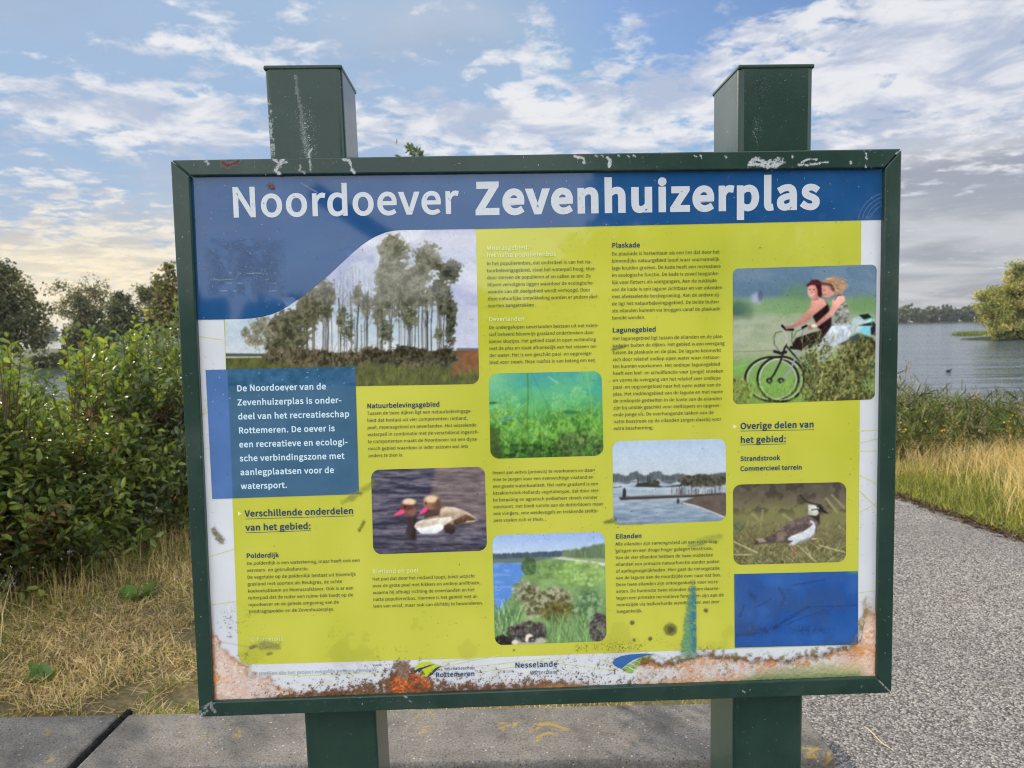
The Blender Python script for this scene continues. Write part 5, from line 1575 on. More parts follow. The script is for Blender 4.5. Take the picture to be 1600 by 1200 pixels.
def bar_marks(X, Y):
    """droppings, chips and a reddish scar on the top bar; chips on the others"""
    rgb = np.zeros(X.shape + (3,))
    rgb[...] = (178, 186, 190)
    A = np.zeros(X.shape)
    n2 = fbm(X / 4, Y / 4, 12, 4, 0.6)
    n4 = fbm(X / 1.8, Y / 1.8, 8, 3, 0.7)

    def blot(pts, w, a=0.95, rough=1.0):
        a = a * (0.62 + 0.38 * sstep(n4, 0.35, 0.55))
        A[...] = np.maximum(A, a * (1 - sstep(line_sd(X, Y, pts) + (n2 - 0.5) * w * 1.6 * rough, w * 0.25, w * 0.75)))
    blot([(443, 248), (436, 258), (432, 268), (436, 271)], 6)
    blot([(428, 249), (438, 256), (446, 254)], 4)
    blot([(536, 249), (546, 251), (549, 262), (553, 270)], 3.5)
    blot([(484, 250), (485, 266)], 3.5, 0.6)
    blot([(470, 258), (468, 266), (476, 270)], 3, 0.5)
    blot([(322, 252), (326, 256)], 4, 0.8)
    blot([(898, 244), (904, 246), (912, 248), (913, 254)], 3.5)
    blot([(950, 246), (953, 250), (952, 260)], 4)
    for x in (930, 940, 966, 980, 990, 1085):
        blot([(x, 243), (x + 3, 245)], 2.2, 0.7)
    for pts in ([(1172, 258), (1176, 250), (1184, 248), (1190, 252)], [(1172, 258), (1186, 256), (1198, 259), (1212, 258), (1224, 254)], [(1190, 252), (1196, 256), (1208, 252), (1216, 250), (1224, 254)]):
        blot(pts, 5, 0.95, 1.3)
    for pts in ([(1248, 257), (1260, 258), (1280, 255), (1295, 253)], [(1252, 254), (1262, 249), (1276, 249)]):
        blot(pts, 2.6, 0.85, 1.3)
    for x, y in ((1329, 252), (1353, 240), (1353, 246), (1352, 258), (1095, 244), (1133, 244), (1238, 243)):
        blot([(x, y), (x + 1, y + 3)], 2.6, 0.85)
    blot([(1400, 240), (1408, 235)], 1.6, 0.6)
    # corner damage at the foot, left
    for pts in ([(313, 1112), (326, 1100), (333, 1098)], [(330, 1104), (336, 1112)], [(316, 1116), (322, 1112)]):
        blot(pts, 3.4, 0.38, 2.2)
    blot([(1372, 1062), (1380, 1070)], 1.8, 0.45)
    blot([(1384, 1074), (1390, 1080)], 1.8, 0.35)
    for x, y in ((1161, 1080), (640, 1095), (796, 1075), (830, 1075), (885, 1072), (632, 1087), (560, 1088)):
        blot([(x, y), (x + 3, y + 2)], 2.2, 0.6)
    A[...] = np.maximum(A, 0.6 * sstep(vnoise(X / 2.1, Y / 2.1, 91), 0.965, 0.985))
    red = 1 - sstep(line_sd(X, Y, [(348, 254), (356, 259), (368, 254), (372, 251)]) + (n2 - .5) * 6, 2, 5)
    rgb[...] = rgb * (1 - red[..., None]) + np.array((96, 58, 54.)) * red[..., None]
    A[...] = np.maximum(A, 0.75 * red)
    # keep to the bars
    yo = 250 + (X - 266) * (232 - 250) / 1143.5
    yi = 275 + (X - 296) * (262.5 - 275) / 1087
    yb = 1098 + (X - 332) * (1059 - 1098) / 1039.0
    ybo = 1121 + (X - 311) * (1083 - 1121) / 1082.0
    xo = 266 + (Y - 250) * 45 / 871.0
    xi = 296 + (Y - 275) * 36 / 822.0
    xr = 1371 + (Y - 1058) * (1371 - 1383) / (1058 - 262.0)
    xro = 1393.5 + (Y - 1083) * (1393.5 - 1409.5) / 851.0
    out = (Y > yo + 1) & (Y < ybo - 1) & (X > xo + 1) & (X < xro - 1)
    inn = (Y > yi) & (Y < yb) & (X > xi) & (X < xr)
    return rgb, A * (out & ~inn)


def post_marks(X, Y):
    rgb = np.zeros(X.shape + (3,))
    rgb[...] = (176, 188, 190)
    A = np.zeros(X.shape)
    n2 = fbm(X / 4, Y / 4, 12, 4, 0.6)
    n4 = fbm(X / 1.6, Y / 1.6, 8, 3, 0.7)
    L = X < 800
    d = line_sd(X, Y, [(462, 118), (465, 150), (470, 170), (475, 215), (483, 248)])
    w = np.interp(Y, [100, 150, 170, 215, 250], [2, 3.5, 5, 7, 8])
    A[...] = np.maximum(A, L * 0.30 * (1 - sstep(d + (n2 - .5) * 9, w * .2, w)) * (0.4 + 0.6 * sstep(n4, 0.4, 0.6)))
    A[...] = np.maximum(A, L * 0.85 * sstep(n4, 0.64, 0.72) * np.exp(-((X - 478 - (Y - 180) * .07) / 11) ** 2) * sstep(Y, 155, 185))
    A[...] = np.maximum(A, L * 0.6 * sstep(n2, 0.5, 0.62) * (1 - sstep(np.abs(X - (421 + (Y - 160) * .075)), 2, 5)) * sstep(Y, 140, 165))
    A[...] = np.maximum(A, L * 0.8 * (1 - sstep(line_sd(X, Y, [(487, 233), (482, 241), (484, 250)]), .8, 2)))
    A[...] = np.maximum(A, (~L) * 0.45 * sstep(n4, 0.60, 0.70) * np.exp(-(((X - 1183) / 6) ** 2 + ((Y - 205) / 18) ** 2)))
    A[...] = np.maximum(A, 0.55 * sstep(vnoise(X / 1.8, Y / 1.8, 93), 0.965, 0.985))
    dk = (~L) * 0.5 * np.exp(-(((X - 1189) / 9) ** 2 + ((Y - 140) / 16) ** 2)) * sstep(n2, .4, .6)
    f = np.where(dk > A, 1.0, 0.0)[..., None]
    rgb[...] = rgb * (1 - f) + np.array((44, 60, 60.)) * f
    return rgb, np.maximum(A, dk)


# ================================================================== setting
e1 = at_z(1400, 775, 0)
e2 = at_z(1600, 845, 0)
SLOPE = (e1[0] - e2[0]) / (e1[1] - e2[1])


def path_r(y):
    return e2[0] + (y - e2[1]) * SLOPE


def ground_h(x, y):
    y = np.asarray(y, float)
    x = np.asarray(x, float) - SLOPE * np.maximum(0, y - 9)      # the bank follows the path
    l = np.maximum(0, -3.1 - 0.05 * (y - 4) - x) * 0.62
    r = np.maximum(0, x - 6.6) * 0.5 + np.maximum(0, (x - 3.6)) * 0.0
    z = -np.minimum(np.maximum(l, r), 2.6)
    return z + 0.03 * (fbm(x * 0.9, y * 0.9, 3, 3) - 0.5) * (np.abs(x) > 0) * np.clip((np.abs(x - 0.8) - 2.2) / 1.2, 0, 1)


def build_ground():
    xs = np.concatenate([np.linspace(-60, -30, 8), np.linspace(-29, -8, 40), np.linspace(-7.6, 11, 94), np.linspace(12, 60, 14)])
    ys = np.concatenate([np.linspace(-60, -3, 16), np.linspace(-2.5, 14, 84), np.linspace(15, 170, 60)])
    X, Y = np.meshgrid(xs, ys)
    back = np.clip((-4 - Y) / 6, 0, 1)
    Z = ground_h(X, Y) * (1 - back)
    idx = np.arange(X.size).reshape(X.shape)
    Fq = np.stack([idx[:-1, :-1], idx[:-1, 1:], idx[1:, 1:], idx[1:, :-1]], -1).reshape(-1, 4)
    o = mesh_np('ground', np.stack([X, Y, Z], -1).reshape(-1, 3), Fq, M_SOIL, smooth_sh=True)
    tag(o, 'grassy bank crest of dry soil under the verges', 'ground', kind='structure')


build_ground()
WATER_Z = -1.2


def build_water():
    bm = bmesh.new()
    S = 2900
    vs = [bm.verts.new(p) for p in ((-S, -S, WATER_Z), (S, -S, WATER_Z), (S, S, WATER_Z), (-S, S, WATER_Z))]
    bm.faces.new(vs)
    tag(mesh_bm('water', bm, M_WATER), 'rippled grey blue lake reaching to the far shore', 'water', kind='structure')


build_water()


def island(name, pts, z, label):
    """low land: polygon with a sloping rim down into the water"""
    bm = bmesh.new()
    c = np.mean(pts, 0)
    n = len(pts)
    top = [bm.verts.new((x, y, z)) for x, y in pts]
    bot = [bm.verts.new((c[0] + (x - c[0]) * 1.05 + 0.6 * np.sign(x - c[0]), c[1] + (y - c[1]) * 1.05 + 0.6 * np.sign(y - c[1]), WATER_Z - 0.6)) for x, y in pts]
    bm.faces.new(top)
    for i in range(n):
        bm.faces.new((top[i], bot[i], bot[(i + 1) % n], top[(i + 1) % n]))
    tag(mesh_bm(name, bm, M_MEAD), label, 'land', kind='structure')


# path of rolled chippings: runs straight ahead past the right end of the blocks
BT = 0.10
far_l, far_r = at_z(100, 1117, BT), at_z(1050, 1099, BT)
BX = (far_r - far_l) / np.linalg.norm(far_r - far_l)
BX[2] = 0
BX /= np.linalg.norm(BX)
BY = np.array([-BX[1], BX[0], 0])
end_f, end_n = at_z(1260, 1122, BT), at_z(1312, 1186, BT)
near = at_z(640, 1193, BT)
U_END = float((end_n - far_l) @ BX)
U_SEAM = float((at_z(152, 1157, BT) - far_l) @ BX)
V_NEAR = float((near - far_l) @ BY)
print('block', U_END, U_SEAM, V_NEAR, far_l, far_r, 'path', e1, e2)


def build_path():
    rr = random.Random(3)
    L, Rr = [], []
    corner = far_l + BX * (U_END + 0.0)
    ys = list(np.arange(-40, 0, 2)) + list(np.arange(0, 12, 0.12)) + list(np.arange(12, 160, 3))
    for y in ys:
        w = 0.05 * (vnoise(y * 2.1, 3.3, 5) - 0.5) + 0.03 * (vnoise(y * 9.1, 1.3, 5) - 0.5)
        Rr.append((path_r(y) + w if y > 0 else path_r(0) + w, y))
        xl = corner[0] - 0.04 + SLOPE * (y - far_l[1]) if y > far_l[1] - 0.1 else -6.0
        L.append((xl + w, y))
    bm = bmesh.new()
    prev = None
    for (xl, yl), (xr, yr) in zip(L, Rr):
        a, b = bm.verts.new((xl, yl, 0.006)), bm.verts.new((xr, yr, 0.006))
        if prev:
            bm.faces.new((prev[0], prev[1], b, a))
        prev = (a, b)
    tag(mesh_bm('path', bm, M_GRAV), 'pale grey path surfaced with stone chippings', 'path', kind='structure')


build_path()


def build_blocks():
    def block(u0, u1, label):
        bm = bmesh.new()
        p = [far_l + BX * u + BY * v for u, v in ((u0, V_NEAR), (u1, V_NEAR), (u1, 0.0), (u0, 0.0))]
        top = [np.array([q[0], q[1], BT]) for q in p]
        bot = [np.array([q[0], q[1], -0.25]) for q in p]
        hexa(bm, bot + top)
        bevel(bm, 0.014, 3)
        o = mesh_bm('concrete_block', bm, M_CONC)
        tag(o, label, 'concrete block', 'concrete edging blocks behind the information board')
    block(U_SEAM + 0.016, U_END, 'long grey concrete edging block with orange lichen right of the black joint')
    block(U_SEAM - 2.6, U_SEAM - 0.016, 'grey concrete edging block left of the black joint, beside dry grass')
    bm = bmesh.new()
    a = far_l + BX * U_SEAM + BY * (V_NEAR - 0.01)
    b = far_l + BX * U_SEAM + BY * 0.03
    a[2] = b[2] = BT - 0.0135
    pts = [a + (b - a) * k / 12 + np.array([0.002 * math.sin(k * 1.7), 0, 0.0025 * math.sin(k * 2.3)]) for k in range(13)]
    tube(bm, pts, [0.0158] * 13, 8)
    # filler under the bead
    w = BX * 0.0155
    lo = np.array([0, 0, -0.1])
    hexa(bm, [a - w + lo, a + w + lo, b + w + lo - BY * 0.03, b - w + lo - BY * 0.03, a - w, a + w, b + w - BY * 0.03, b - w - BY * 0.03])
    tag(mesh_bm('joint_strip', bm, M_JOINT), 'black rubbery joint strip between the two concrete blocks', 'joint strip')


build_blocks()


# ================================================================== the information board
base = np.array([B_C[0], B_C[1], 0.0])
BOARD = empty('information_board', base, 'weathered yellow and blue information board in a dark green frame on two posts', 'information board')

OUT = [(266, 250), (1409.5, 232), (1393.5, 1083), (311, 1121)]
INN = [(296, 274.5), (1383, 262), (1370.5, 1058.5), (332.5, 1097)]


def B(p, off):
    return board(np.array([p[0]]), np.array([p[1]]), off)[0]


def build_frame():
    for i, lab in ((0, 'top frame bar with white droppings and a reddish scar'), (1, None), (2, None), (3, None)):
        j = (i + 1) % 4
        o0, o1, n0, n1 = B(OUT[i], 0), B(OUT[j], 0), B(INN[i], 0), B(INN[j], 0)
        d = (o1 - o0) / np.linalg.norm(o1 - o0)
        g = 0.0009
        q = [o0 + d * g, o1 - d * g, n1 - d * g, n0 + d * g]
        bm = bmesh.new()
        hexa(bm, [p - B_N * 0.036 for p in q] + q)
        bevel(bm, 0.0022, 2)
        o = mesh_bm('frame_bar', bm, M_PAINT, BOARD)
        if lab:
            o['label'] = lab
    ov = overlay('dropping_marks', 262, 1414, 228, 1124, 0.0006, bar_marks, BOARD, 1.0, mat_overlay('dried_droppings', 0.8), 'white droppings and chipped paint on the frame')
    ov['kind'] = 'stuff'


def build_posts():
    off = -0.0375
    specs = [((412.5, 106), (533, 103.5), (474, 1115), (586.5, 1115), 0.135), ((1155, 105), (1271.5, 102), (1147, 1092), (1256, 1091), 0.150)]
    for tl, tr, bl, br, dep in specs:
        T = [B(tl, off), B(tr, off)]
        Lo = [B(bl, off), B(br, off)]
        bm = bmesh.new()
        bot = []
        for a, b in zip(T, Lo):
            k = (a[2] + 0.3) / (a[2] - b[2])
            bot.append(a + (b - a) * k)
        ztop = 0.5 * (T[0][2] + T[1][2])
        T = [np.array([*p[:2], ztop]) for p in T]
        q0 = [bot[0], bot[1], bot[1] - B_N * dep, bot[0] - B_N * dep]
        q1 = [T[0], T[1], T[1] - B_N * dep, T[0] - B_N * dep]
        vs = hexa(bm, q0 + q1)
        edges = [e for e in bm.edges if abs((e.verts[0].co - e.verts[1].co).z) > 0.5]
        bevel(bm, 0.009, 4, edges)
        post = mesh_bm('post', bm, M_PAINT, BOARD)
        bm = bmesh.new()
        c = sum(q1) / 4
        g = [c + (p - c) * 1.022 for p in q1]
        hexa(bm, [p + np.array([0, 0, -0.004]) for p in g] + [p + np.array([0, 0, 0.0035]) for p in g])
        bevel(bm, 0.0025, 2)
        mesh_bm('post_cap', bm, M_PAINT, post)
        x0 = min(tl[0], bl[0]) + 2
        left = tl[0] < 800
        overlay('dropping_streak', 408 if left else 1160, 556 if left else 1266, 108, 249 if left else 236, off + 0.0006, post_marks, post, 1.0, bpy.data.materials['dried_droppings'])['kind'] = 'stuff'


build_frame()
build_posts()

# back of the panel
bm = bmesh.new()
q = [B((INN[0][0] - 5, INN[0][1] - 5), -0.0125), B((INN[1][0] + 5, INN[1][1] - 5), -0.0125), B((INN[2][0] + 5, INN[2][1] + 5), -0.0125), B((INN[3][0] - 5, INN[3][1] + 5), -0.0125)]
hexa(bm, [p - B_N * 0.010 for p in q] + q)
mesh_bm('backing_plate', bm, M_PAINT, BOARD)

PAPER = (206, 212, 220)
PANEL_OB = quad_sheet('panel', [(292, 271), (1386, 259), (1374, 1062), (329, 1101)], -0.0100,
                      lambda X, Y: np.array(PAPER) + (fbm(X / 50, Y / 50, 3, 4)[..., None] - 0.5) * 14, BOARD, 0, 6.0)
PANEL_OB['label'] = 'faded printed panel with rust along its foot'
PB = PANEL_OB

# yellow ground of the print
yel_pts = [(349, 470), (349.5, 500), (363, 775), (371.5, 1000), (371.5, 1018), (374, 1030), (379, 1036), (388, 1038.3), (700, 1029.5), (1000, 1018.5), (1340.5, 1007.5), (1343, 700), (1345.8, 345), (743, 357)]


def paint_yellow(X, Y):
    c = np.zeros(X.shape + (3,)) + np.array((188, 192, 68))
    n = fbm(X / 70, Y / 90, 7, 4)[..., None]
    c = c + (n - 0.5) * np.array((20, 16, 22))
    c = c + (sstep(X, 1000, 1150) * sstep(Y, 300, 420) * (1 - sstep(Y, 420, 560)))[..., None] * np.array((-12, -8, -4))
    c = c + (vnoise(X / 28, Y / 400, 5)[..., None] - 0.5) * np.array((8, 6, 10))
    return c


def grid_in_poly(name, pts, off, paint, parent, step, label=None):
    """sheet with an exact outline and a coloured interior: a grid cut by the outline"""
    bm = bmesh.new()
    P = [np.array(p, float) for p in pts]
    vs = [bm.verts.new((p[0], p[1], 0)) for p in P]
    tris = tessellate_polygon([[Vector((p[0], p[1], 0)) for p in P]])
    for t3 in tris:
        try:
            bm.faces.new([vs[i] for i in t3])
        except ValueError:
            pass
    xs = [p[0] for p in P]
    ys = [p[1] for p in P]
    for v in np.arange(min(xs) + step, max(xs), step):
        bmesh.ops.bisect_plane(bm, geom=bm.verts[:] + bm.edges[:] + bm.faces[:], plane_co=(v, 0, 0), plane_no=(1, 0, 0))
    for v in np.arange(min(ys) + step, max(ys), step):
        bmesh.ops.bisect_plane(bm, geom=bm.verts[:] + bm.edges[:] + bm.faces[:], plane_co=(0, v, 0), plane_no=(0, 1, 0))
    bmesh.ops.triangulate(bm, faces=bm.faces[:])
    co = np.array([v.co for v in bm.verts])
    bm.verts.index_update()
    Fq = np.array([[v.index for v in f.verts] for f in bm.faces])
    bm.free()
    c = np.clip(paint(co[:, 0], co[:, 1]), 0, 255)
    # wind every face towards the reader
    a = co[Fq]
    ar = (a[:, 1, 0] - a[:, 0, 0]) * (a[:, 2, 1] - a[:, 0, 1]) - (a[:, 2, 0] - a[:, 0, 0]) * (a[:, 1, 1] - a[:, 0, 1])
    Fq[ar > 0] = Fq[ar > 0][:, ::-1]
    o = mesh_np(name, board(co[:, 0], co[:, 1], off), Fq, M_PRINT, parent, np.clip(srgb(c) * KP, 0, 0.92))
    if label:
        o['label'] = label
    return o


grid_in_poly('yellow_field', yel_pts, -0.0097, paint_yellow, PB, 26)

band = [(290, 268), (1388, 256), (1381.5, 343.2), (744.5, 357.8), (630.5, 359.4), (620, 359.9), (611.5, 361), (603, 363), (595.7, 365.7), (586, 370), (576.7, 375.3),
        (567, 382), (557.7, 389.4), (546, 399.6), (535.5, 409.6), (524, 420.3), (513, 430.6), (500, 441.4), (488, 451), (475, 461), (463, 469.6), (450, 478.5), (437, 486), (424, 491.3), (409, 495.2), (390, 497.8), (371, 498.7), (307, 499.5)]


def paint_band(X, Y):
    c = np.zeros(X.shape + (3,)) + np.array((30, 78, 128))
    return c + (fbm(X / 60, Y / 60, 9, 4)[..., None] - 0.5) * np.array((14, 14, 16))


grid_in_poly('title_band', band, -0.0091, paint_band, PB, 16)

PH = -0.0094
quad_sheet('printed_photo', [(349, 355), (743.5, 353), (748.8, 600), (353.5, 607)], PH, paint_poplars, PB, 13, 1.0, label='photo of tall thin poplars under a cloudy sky')
quad_sheet('printed_photo', [(763.5, 583.8), (940, 579.8), (943.2, 711.8), (766.5, 717)], PH, paint_underwater, PB, 14, 1.0, label='photo of green water plants under turquoise water')
quad_sheet('printed_photo', [(579.6, 734.2), (757.5, 729.2), (761, 860.3), (583.3, 866.2)], PH, paint_ducks, PB, 13, 1.0, label='photo of two ducks with pink bills on dark water')
quad_sheet('printed_photo', [(956.8, 689.3), (1133.8, 685.4), (1134.6, 813.6), (958.6, 820.6)], PH, paint_jetty, PB, 13, 1.0, label='photo of a jetty in a pale grey lake')
quad_sheet('printed_photo', [(769.2, 836.2), (944.6, 831.2), (947.8, 1001.8), (773.4, 1008.2)], PH, paint_shore, PB, 13, 1.0, label='photo of a green overgrown shore beside blue water')
quad_sheet('printed_photo', [(1145, 419.8), (1370, 413.2), (1366.8, 624), (1145.6, 631.8)], PH, paint_cyclists, PB, 9, 1.0, label='photo of two laughing women riding bicycles')
quad_sheet('printed_photo', [(1145.2, 757.2), (1322.2, 753.2), (1321.8, 878), (1146.2, 882.8)], PH, paint_lapwing, PB, 13, 1.0, label='photo of a black and white crested bird in grass')


def paint_intro(X, Y):
    c = np.zeros(X.shape + (3,)) + np.array((58, 98, 128))
    left = 1 - sstep(X - (352 + (Y - 500) * 0.042), -1, 1)
    c = c + left[..., None] * np.array((16, 14, 42))
    top = (1 - sstep(Y, 601, 605)) * (1 - left)
    c = c + top[..., None] * (np.array((-14, -6, 0)) + (fbm(X / 9, Y / 9, 3, 4)[..., None] - 0.5) * 40)
    c = c + (fbm(X / 40, Y / 30, 8, 4)[..., None] - 0.5) * np.array((18, 16, 22))
    sp_ = sstep(vnoise(X / 1.8, Y / 1.8, 19), 0.94, 0.98) * (1 - sstep(Y, 620, 680))
    return c + sp_[..., None] * 70


quad_sheet('intro_box', [(321.2, 578), (555, 572.8), (561, 772), (331.6, 779.6)], -0.0091, paint_intro, PB, 0, 1.5)


def paint_blue(X, Y):
    c = np.zeros(X.shape + (3,)) + np.array((36, 86, 158))
    c = c + (fbm(X / 30, Y / 40, 3, 4)[..., None] - 0.5) * np.array((30, 30, 28))
    edge = (1 - sstep(X - 1147, 0, 3)) * 0.6
    c = c * (1 - edge[..., None]) + np.array((40, 110, 120)) * edge[..., None]
    gt = sstep(X, 1318, 1336) * (1 - sstep(Y, 893, 900)) * 0.7
    return c * (1 - gt[..., None]) + np.array((70, 150, 110)) * gt[..., None]


quad_sheet('blue_box', [(1147.2, 897), (1340.6, 892.4), (1341, 1007), (1148.2, 1012)], -0.0091, paint_blue, PB, 0, 1.5)

# thin yellow lines over the white margins
M_YLINE = mat_flat('yellow_line_ink', (206, 212, 120), 0.15)


def ink_lines(name, segs, w, mat, parent):
    V, Fq = [], []
    for (a, b) in segs:
        a, b = np.array(a, float), np.array(b, float)
        d = (b - a) / np.linalg.norm(b - a)
        n = np.array([-d[1], d[0]]) * w / 2
        k = len(V)
        V += [a + n, b + n, b - n, a - n]
        Fq.append([k + 3, k + 2, k + 1, k])
    V = np.array(V)
    return mesh_np(name, board(V[:, 0], V[:, 1], -0.0096), np.array(Fq), mat, parent)


for _seg in [((309, 525), (349, 531)), ((318, 700), (358, 700)), ((326, 870), (366, 858)), ((330, 945), (369, 939)), ((314, 650), (330, 640)), ((334, 600), (314, 660)),
                           ((1341, 673), (1374, 672)), ((1341, 693), (1373, 685)), ((1341, 704.5), (1373, 704)), ((1342, 742), (1372, 757)), ((1341, 765), (1372, 795)), ((1342, 801), (1372, 785)), ((1341, 926), (1370, 923)),
                           ((375, 1048), (470, 1056)), ((470, 1056), (600, 1050)), ((690, 1042), (780, 1024)), ((745, 1041), (860, 1028)), ((745, 1051), (880, 1030)), ((870, 1036), (960, 1047)), ((690, 1035), (750, 1027)), ((940, 1030), (1000, 1052))]:
    ink_lines('margin_line', [_seg], 1.1, M_YLINE, PB)

# --- print
INK = mat_flat('ink_grey', (66, 78, 66), 0.2)
INK_H = mat_flat('ink_blue', (34, 66, 100), 0.2)
INK_W = mat_flat('ink_pale_title', (202, 210, 219), 0.2, 0.92)
INK_B = mat_flat('ink_pale_blue', (188, 214, 226), 0.2, 1.1)
INK_F = mat_flat('ink_faded', (214, 222, 150), 0.2)
INK_L = mat_flat('ink_light_blue', (150, 166, 188), 0.2)
BOLD = 10
lettering('title_lettering', ['Noordoever'], (359.8, 338.8), (359.8, 338.8), (0, (717, 333.5)), INK_W, PB, 8)
lettering('title_lettering', ['Zevenhuizerplas'], (740.5, 333.6), (740.5, 333.6), (0, (1282, 322)), INK_W, PB, 17)
lettering('intro_text', ['De Noordoever van de', 'Zevenhuizerplas is onder-', 'deel van het recreatieschap', 'Rottemeren. De oever is', 'een recreatieve en ecologi-', 'sche verbindingszone met', 'aanlegplaatsen voor de', 'watersport.'],
          (370, 611.2), (376.5, 763.8), (2, (546.5, 652.5)), INK_B, PB, 10)


def heading(txt, p, r, mat=None, bold=BOLD):
    lettering('heading', [txt], p, p, (0, r), mat or INK_H, PB, bold)


heading('Verschillende onderdelen', (382.8, 806.9), (552.8, 801.5))
heading('van het gebied:', (383.8, 828.8), (486.4, 825))
heading('Overige delen van', (1156.3, 670.2), (1271.8, 666.5))
heading('het gebied:', (1156.3, 691.9), (1228.3, 690))
heading('Strandstrook', (1156.2, 720), (1218.6, 718))
heading('Commercieel terrein', (1156.2, 735.6), (1253, 733))
heading('Polderdijk', (385, 871.6), (436.2, 870))
heading('Natuurbelevingsgebied', (573.4, 637.6), (687.4, 634.5))
heading('Rietland en poel', (581.9, 895.8), (654.3, 893.5), INK_F)
heading('Moerasgebied:', (760.4, 391), (827, 389.5), INK_F)
heading('het natte populierenbos', (760.6, 402), (868.8, 400), INK_F)
heading('Oeverlanden', (763.4, 502), (819.7, 500.6), INK_F)
heading('Plaskade', (955.5, 387), (1000, 386))
heading('Lagunegebied', (956.7, 519.3), (1025, 518))
heading('Eilanden', (961.6, 841.3), (1002.8, 840))
heading('© Fotografie:', (391.5, 1002), (446, 1000), INK_F, 5)
for _seg in [((383.5, 811), (552.5, 806)), ((384, 832.6), (486, 829)), ((1156.3, 673.6), (1271.8, 671.4)), ((1156.3, 695.4), (1228.5, 693.6))]:
    ink_lines('underline', [_seg], 0.9, INK_H, PB)


def body(lines, first, last, ref, mat=None, bold=1.0):
    lettering('body_text', lines, first, last, ref, mat or INK, PB, bold)


body(['De polderdijk is een waterkering, maar heeft ook een', 'vervoers- en gebruiksfunctie.', 'De vegetatie op de polderdijk bestaat uit bloemrijk', 'grasland met soorten als Reukgras, de echte', 'koekoeksbloem en Moerasrolklaver. Ook is er een', 'ruiterpad dat de ruiter een ruime blik biedt op de', 'noordoever en de gehele omgeving van de', 'Eendragtspolder en de Zevenhuizerplas.'],
     (385.6, 882.6), (388.8, 957.6), (0, (562.6, 877)))
body(['Tussen de twee dijken ligt een natuurbelevingsge-', 'bied dat bestaat uit vier componenten: rietland,', 'poel, moerasgebied en oeverlanden. Het wisselende', 'waterpeil in combinatie met de verschillend ingerich-', 'te componenten maakt de Noordoever tot een dyna-', 'misch gebied waardoor in ieder seizoen wel iets', 'anders te zien is.'],
     (573.4, 648.2), (575.6, 714.2), (3, (748.6, 676)))
body(['Het pad dat door het rietland loopt, biedt uitzicht', 'over de grote poel met kikkers en andere amfibieën,', 'waarna hij afbuigt richting de oeverlanden en het', 'natte populierenbos. Hiermee is het gebied niet al-', 'leen van veraf, maar ook van dichtbij te bewonderen.'],
     (581.9, 906.8), (583.4, 949.2), (4, (755, 944)))
body(['In het populierenbos, dat onderdeel is van het na-', 'tuurbelevingsgebied, staat het waterpeil hoog. Hier-', 'door sterven de populieren af en vallen ze om. Ze', 'blijven vervolgens liggen waardoor de ecologische', 'waarde van dit deelgebied wordt verhoogd. Door', 'deze natuurlijke ontwikkeling worden er andere dier-', 'soorten aangetrokken.'],
     (760.4, 414.4), (762.5, 480.2), (5, (935.5, 465)))
body(['De ondergelopen oeverlanden bestaan uit nat exten-', 'sief beheerd bloemrijk grasland onderbroken door', 'kleine slootjes. Het gebied staat in open verbinding', 'met de plas en staat afhankelijk van het seizoen on-', 'der water. Het is een geschikt paai- en opgroeige-', 'bied voor snoek. Deze roofvis is van belang om een'],
     (763.8, 514.2), (764.7, 568.6), (0, (935.5, 510)))
body(['teveel aan witvis (prooivis) te voorkomen en daar-', 'mee te zorgen voor een evenwichtige visstand en', 'een goede waterkwaliteit. Het natte grasland is een', 'karakteristiek Hollands vegetatietype, dat door ster-', 'ke bemaling en agrarisch peilbeheer steeds minder', 'voorkomt. Het biedt ruimte aan de dotterbloem maar', 'ook vlinders, vele weidevogels en trekkende steltlo-', 'pers voelen zich er thuis.'],
     (769.4, 740.8), (771, 815.2), (5, (941.8, 789)))
body(['De plaskade is herkenbaar als een lint dat door het', 'binnendijks natuurgebied loopt waar voornamelijk', 'lage kruiden groeien. De kade heeft een recreatieve', 'èn ecologische functie. De kade is zowel toeganke-', 'lijk voor fietsers als voetgangers. Aan de zuidzijde', 'van de kade is een lagune zichtbaar en vier eilanden', 'met afwisselende bosbegroeiing. Aan de andere zij-', 'de ligt het natuurbelevingsgebied. De beide buiten-', 'ste eilanden kunnen via bruggen vanaf de plaskade', 'bereikt worden.'],
     (955.5, 399.2), (956, 499.2), (5, (1128.5, 450)))
body(['Het lagunegebied ligt tussen de eilanden en de plas-', 'kade en buiten de dijken. Het gebied is een overgang', 'tussen de plaskade en de plas. De lagune kenmerkt', 'zich door relatief ondiep open water waar rietsoor-', 'ten kunnen voorkomen. Het ondiepe lagunegebied', 'heeft een leef- en schuilfunctie voor (jonge) snoeken', 'en vormt de overgang van het relatief zeer ondiepe', 'paai- en opgroeigebied naar het open water van de', 'plas. Het middengebied van de lagune en met name', 'de ondiepste gedeelten in de luwte van de eilanden', 'zijn bij uitstek geschikt voor steltlopers en opgroei-', 'ende jonge vis. De overhangende takken van de', 'natte bosstrook op de eilanden zorgen daarbij voor', 'extra bescherming.'],
     (956.7, 531.6), (958.4, 671.8), (5, (1130, 582)))
body(['Alle eilanden zijn samengesteld uit een natte laag-', 'gelegen en een droge hoger gelegen bosstrook.', 'Van de vier eilanden hebben de twee middelste', 'eilanden een primaire natuurfunctie zonder paden', 'of aanlegmogelijkheden. Hier gaat de rietvegetatie', 'van de lagune aan de noordzijde over naar nat bos.', 'Deze twee eilanden zijn ontoegankelijk voor recre-', 'anten. De buitenste twee eilanden hebben daaren-', 'tegen een primaire recreatieve functie en zijn aan de', 'noordzijde via halfverharde wandelpaden wel zeer', 'toegankelijk.'],
     (961.3, 852.4), (963, 957.4), (8, (1130.8, 931)))
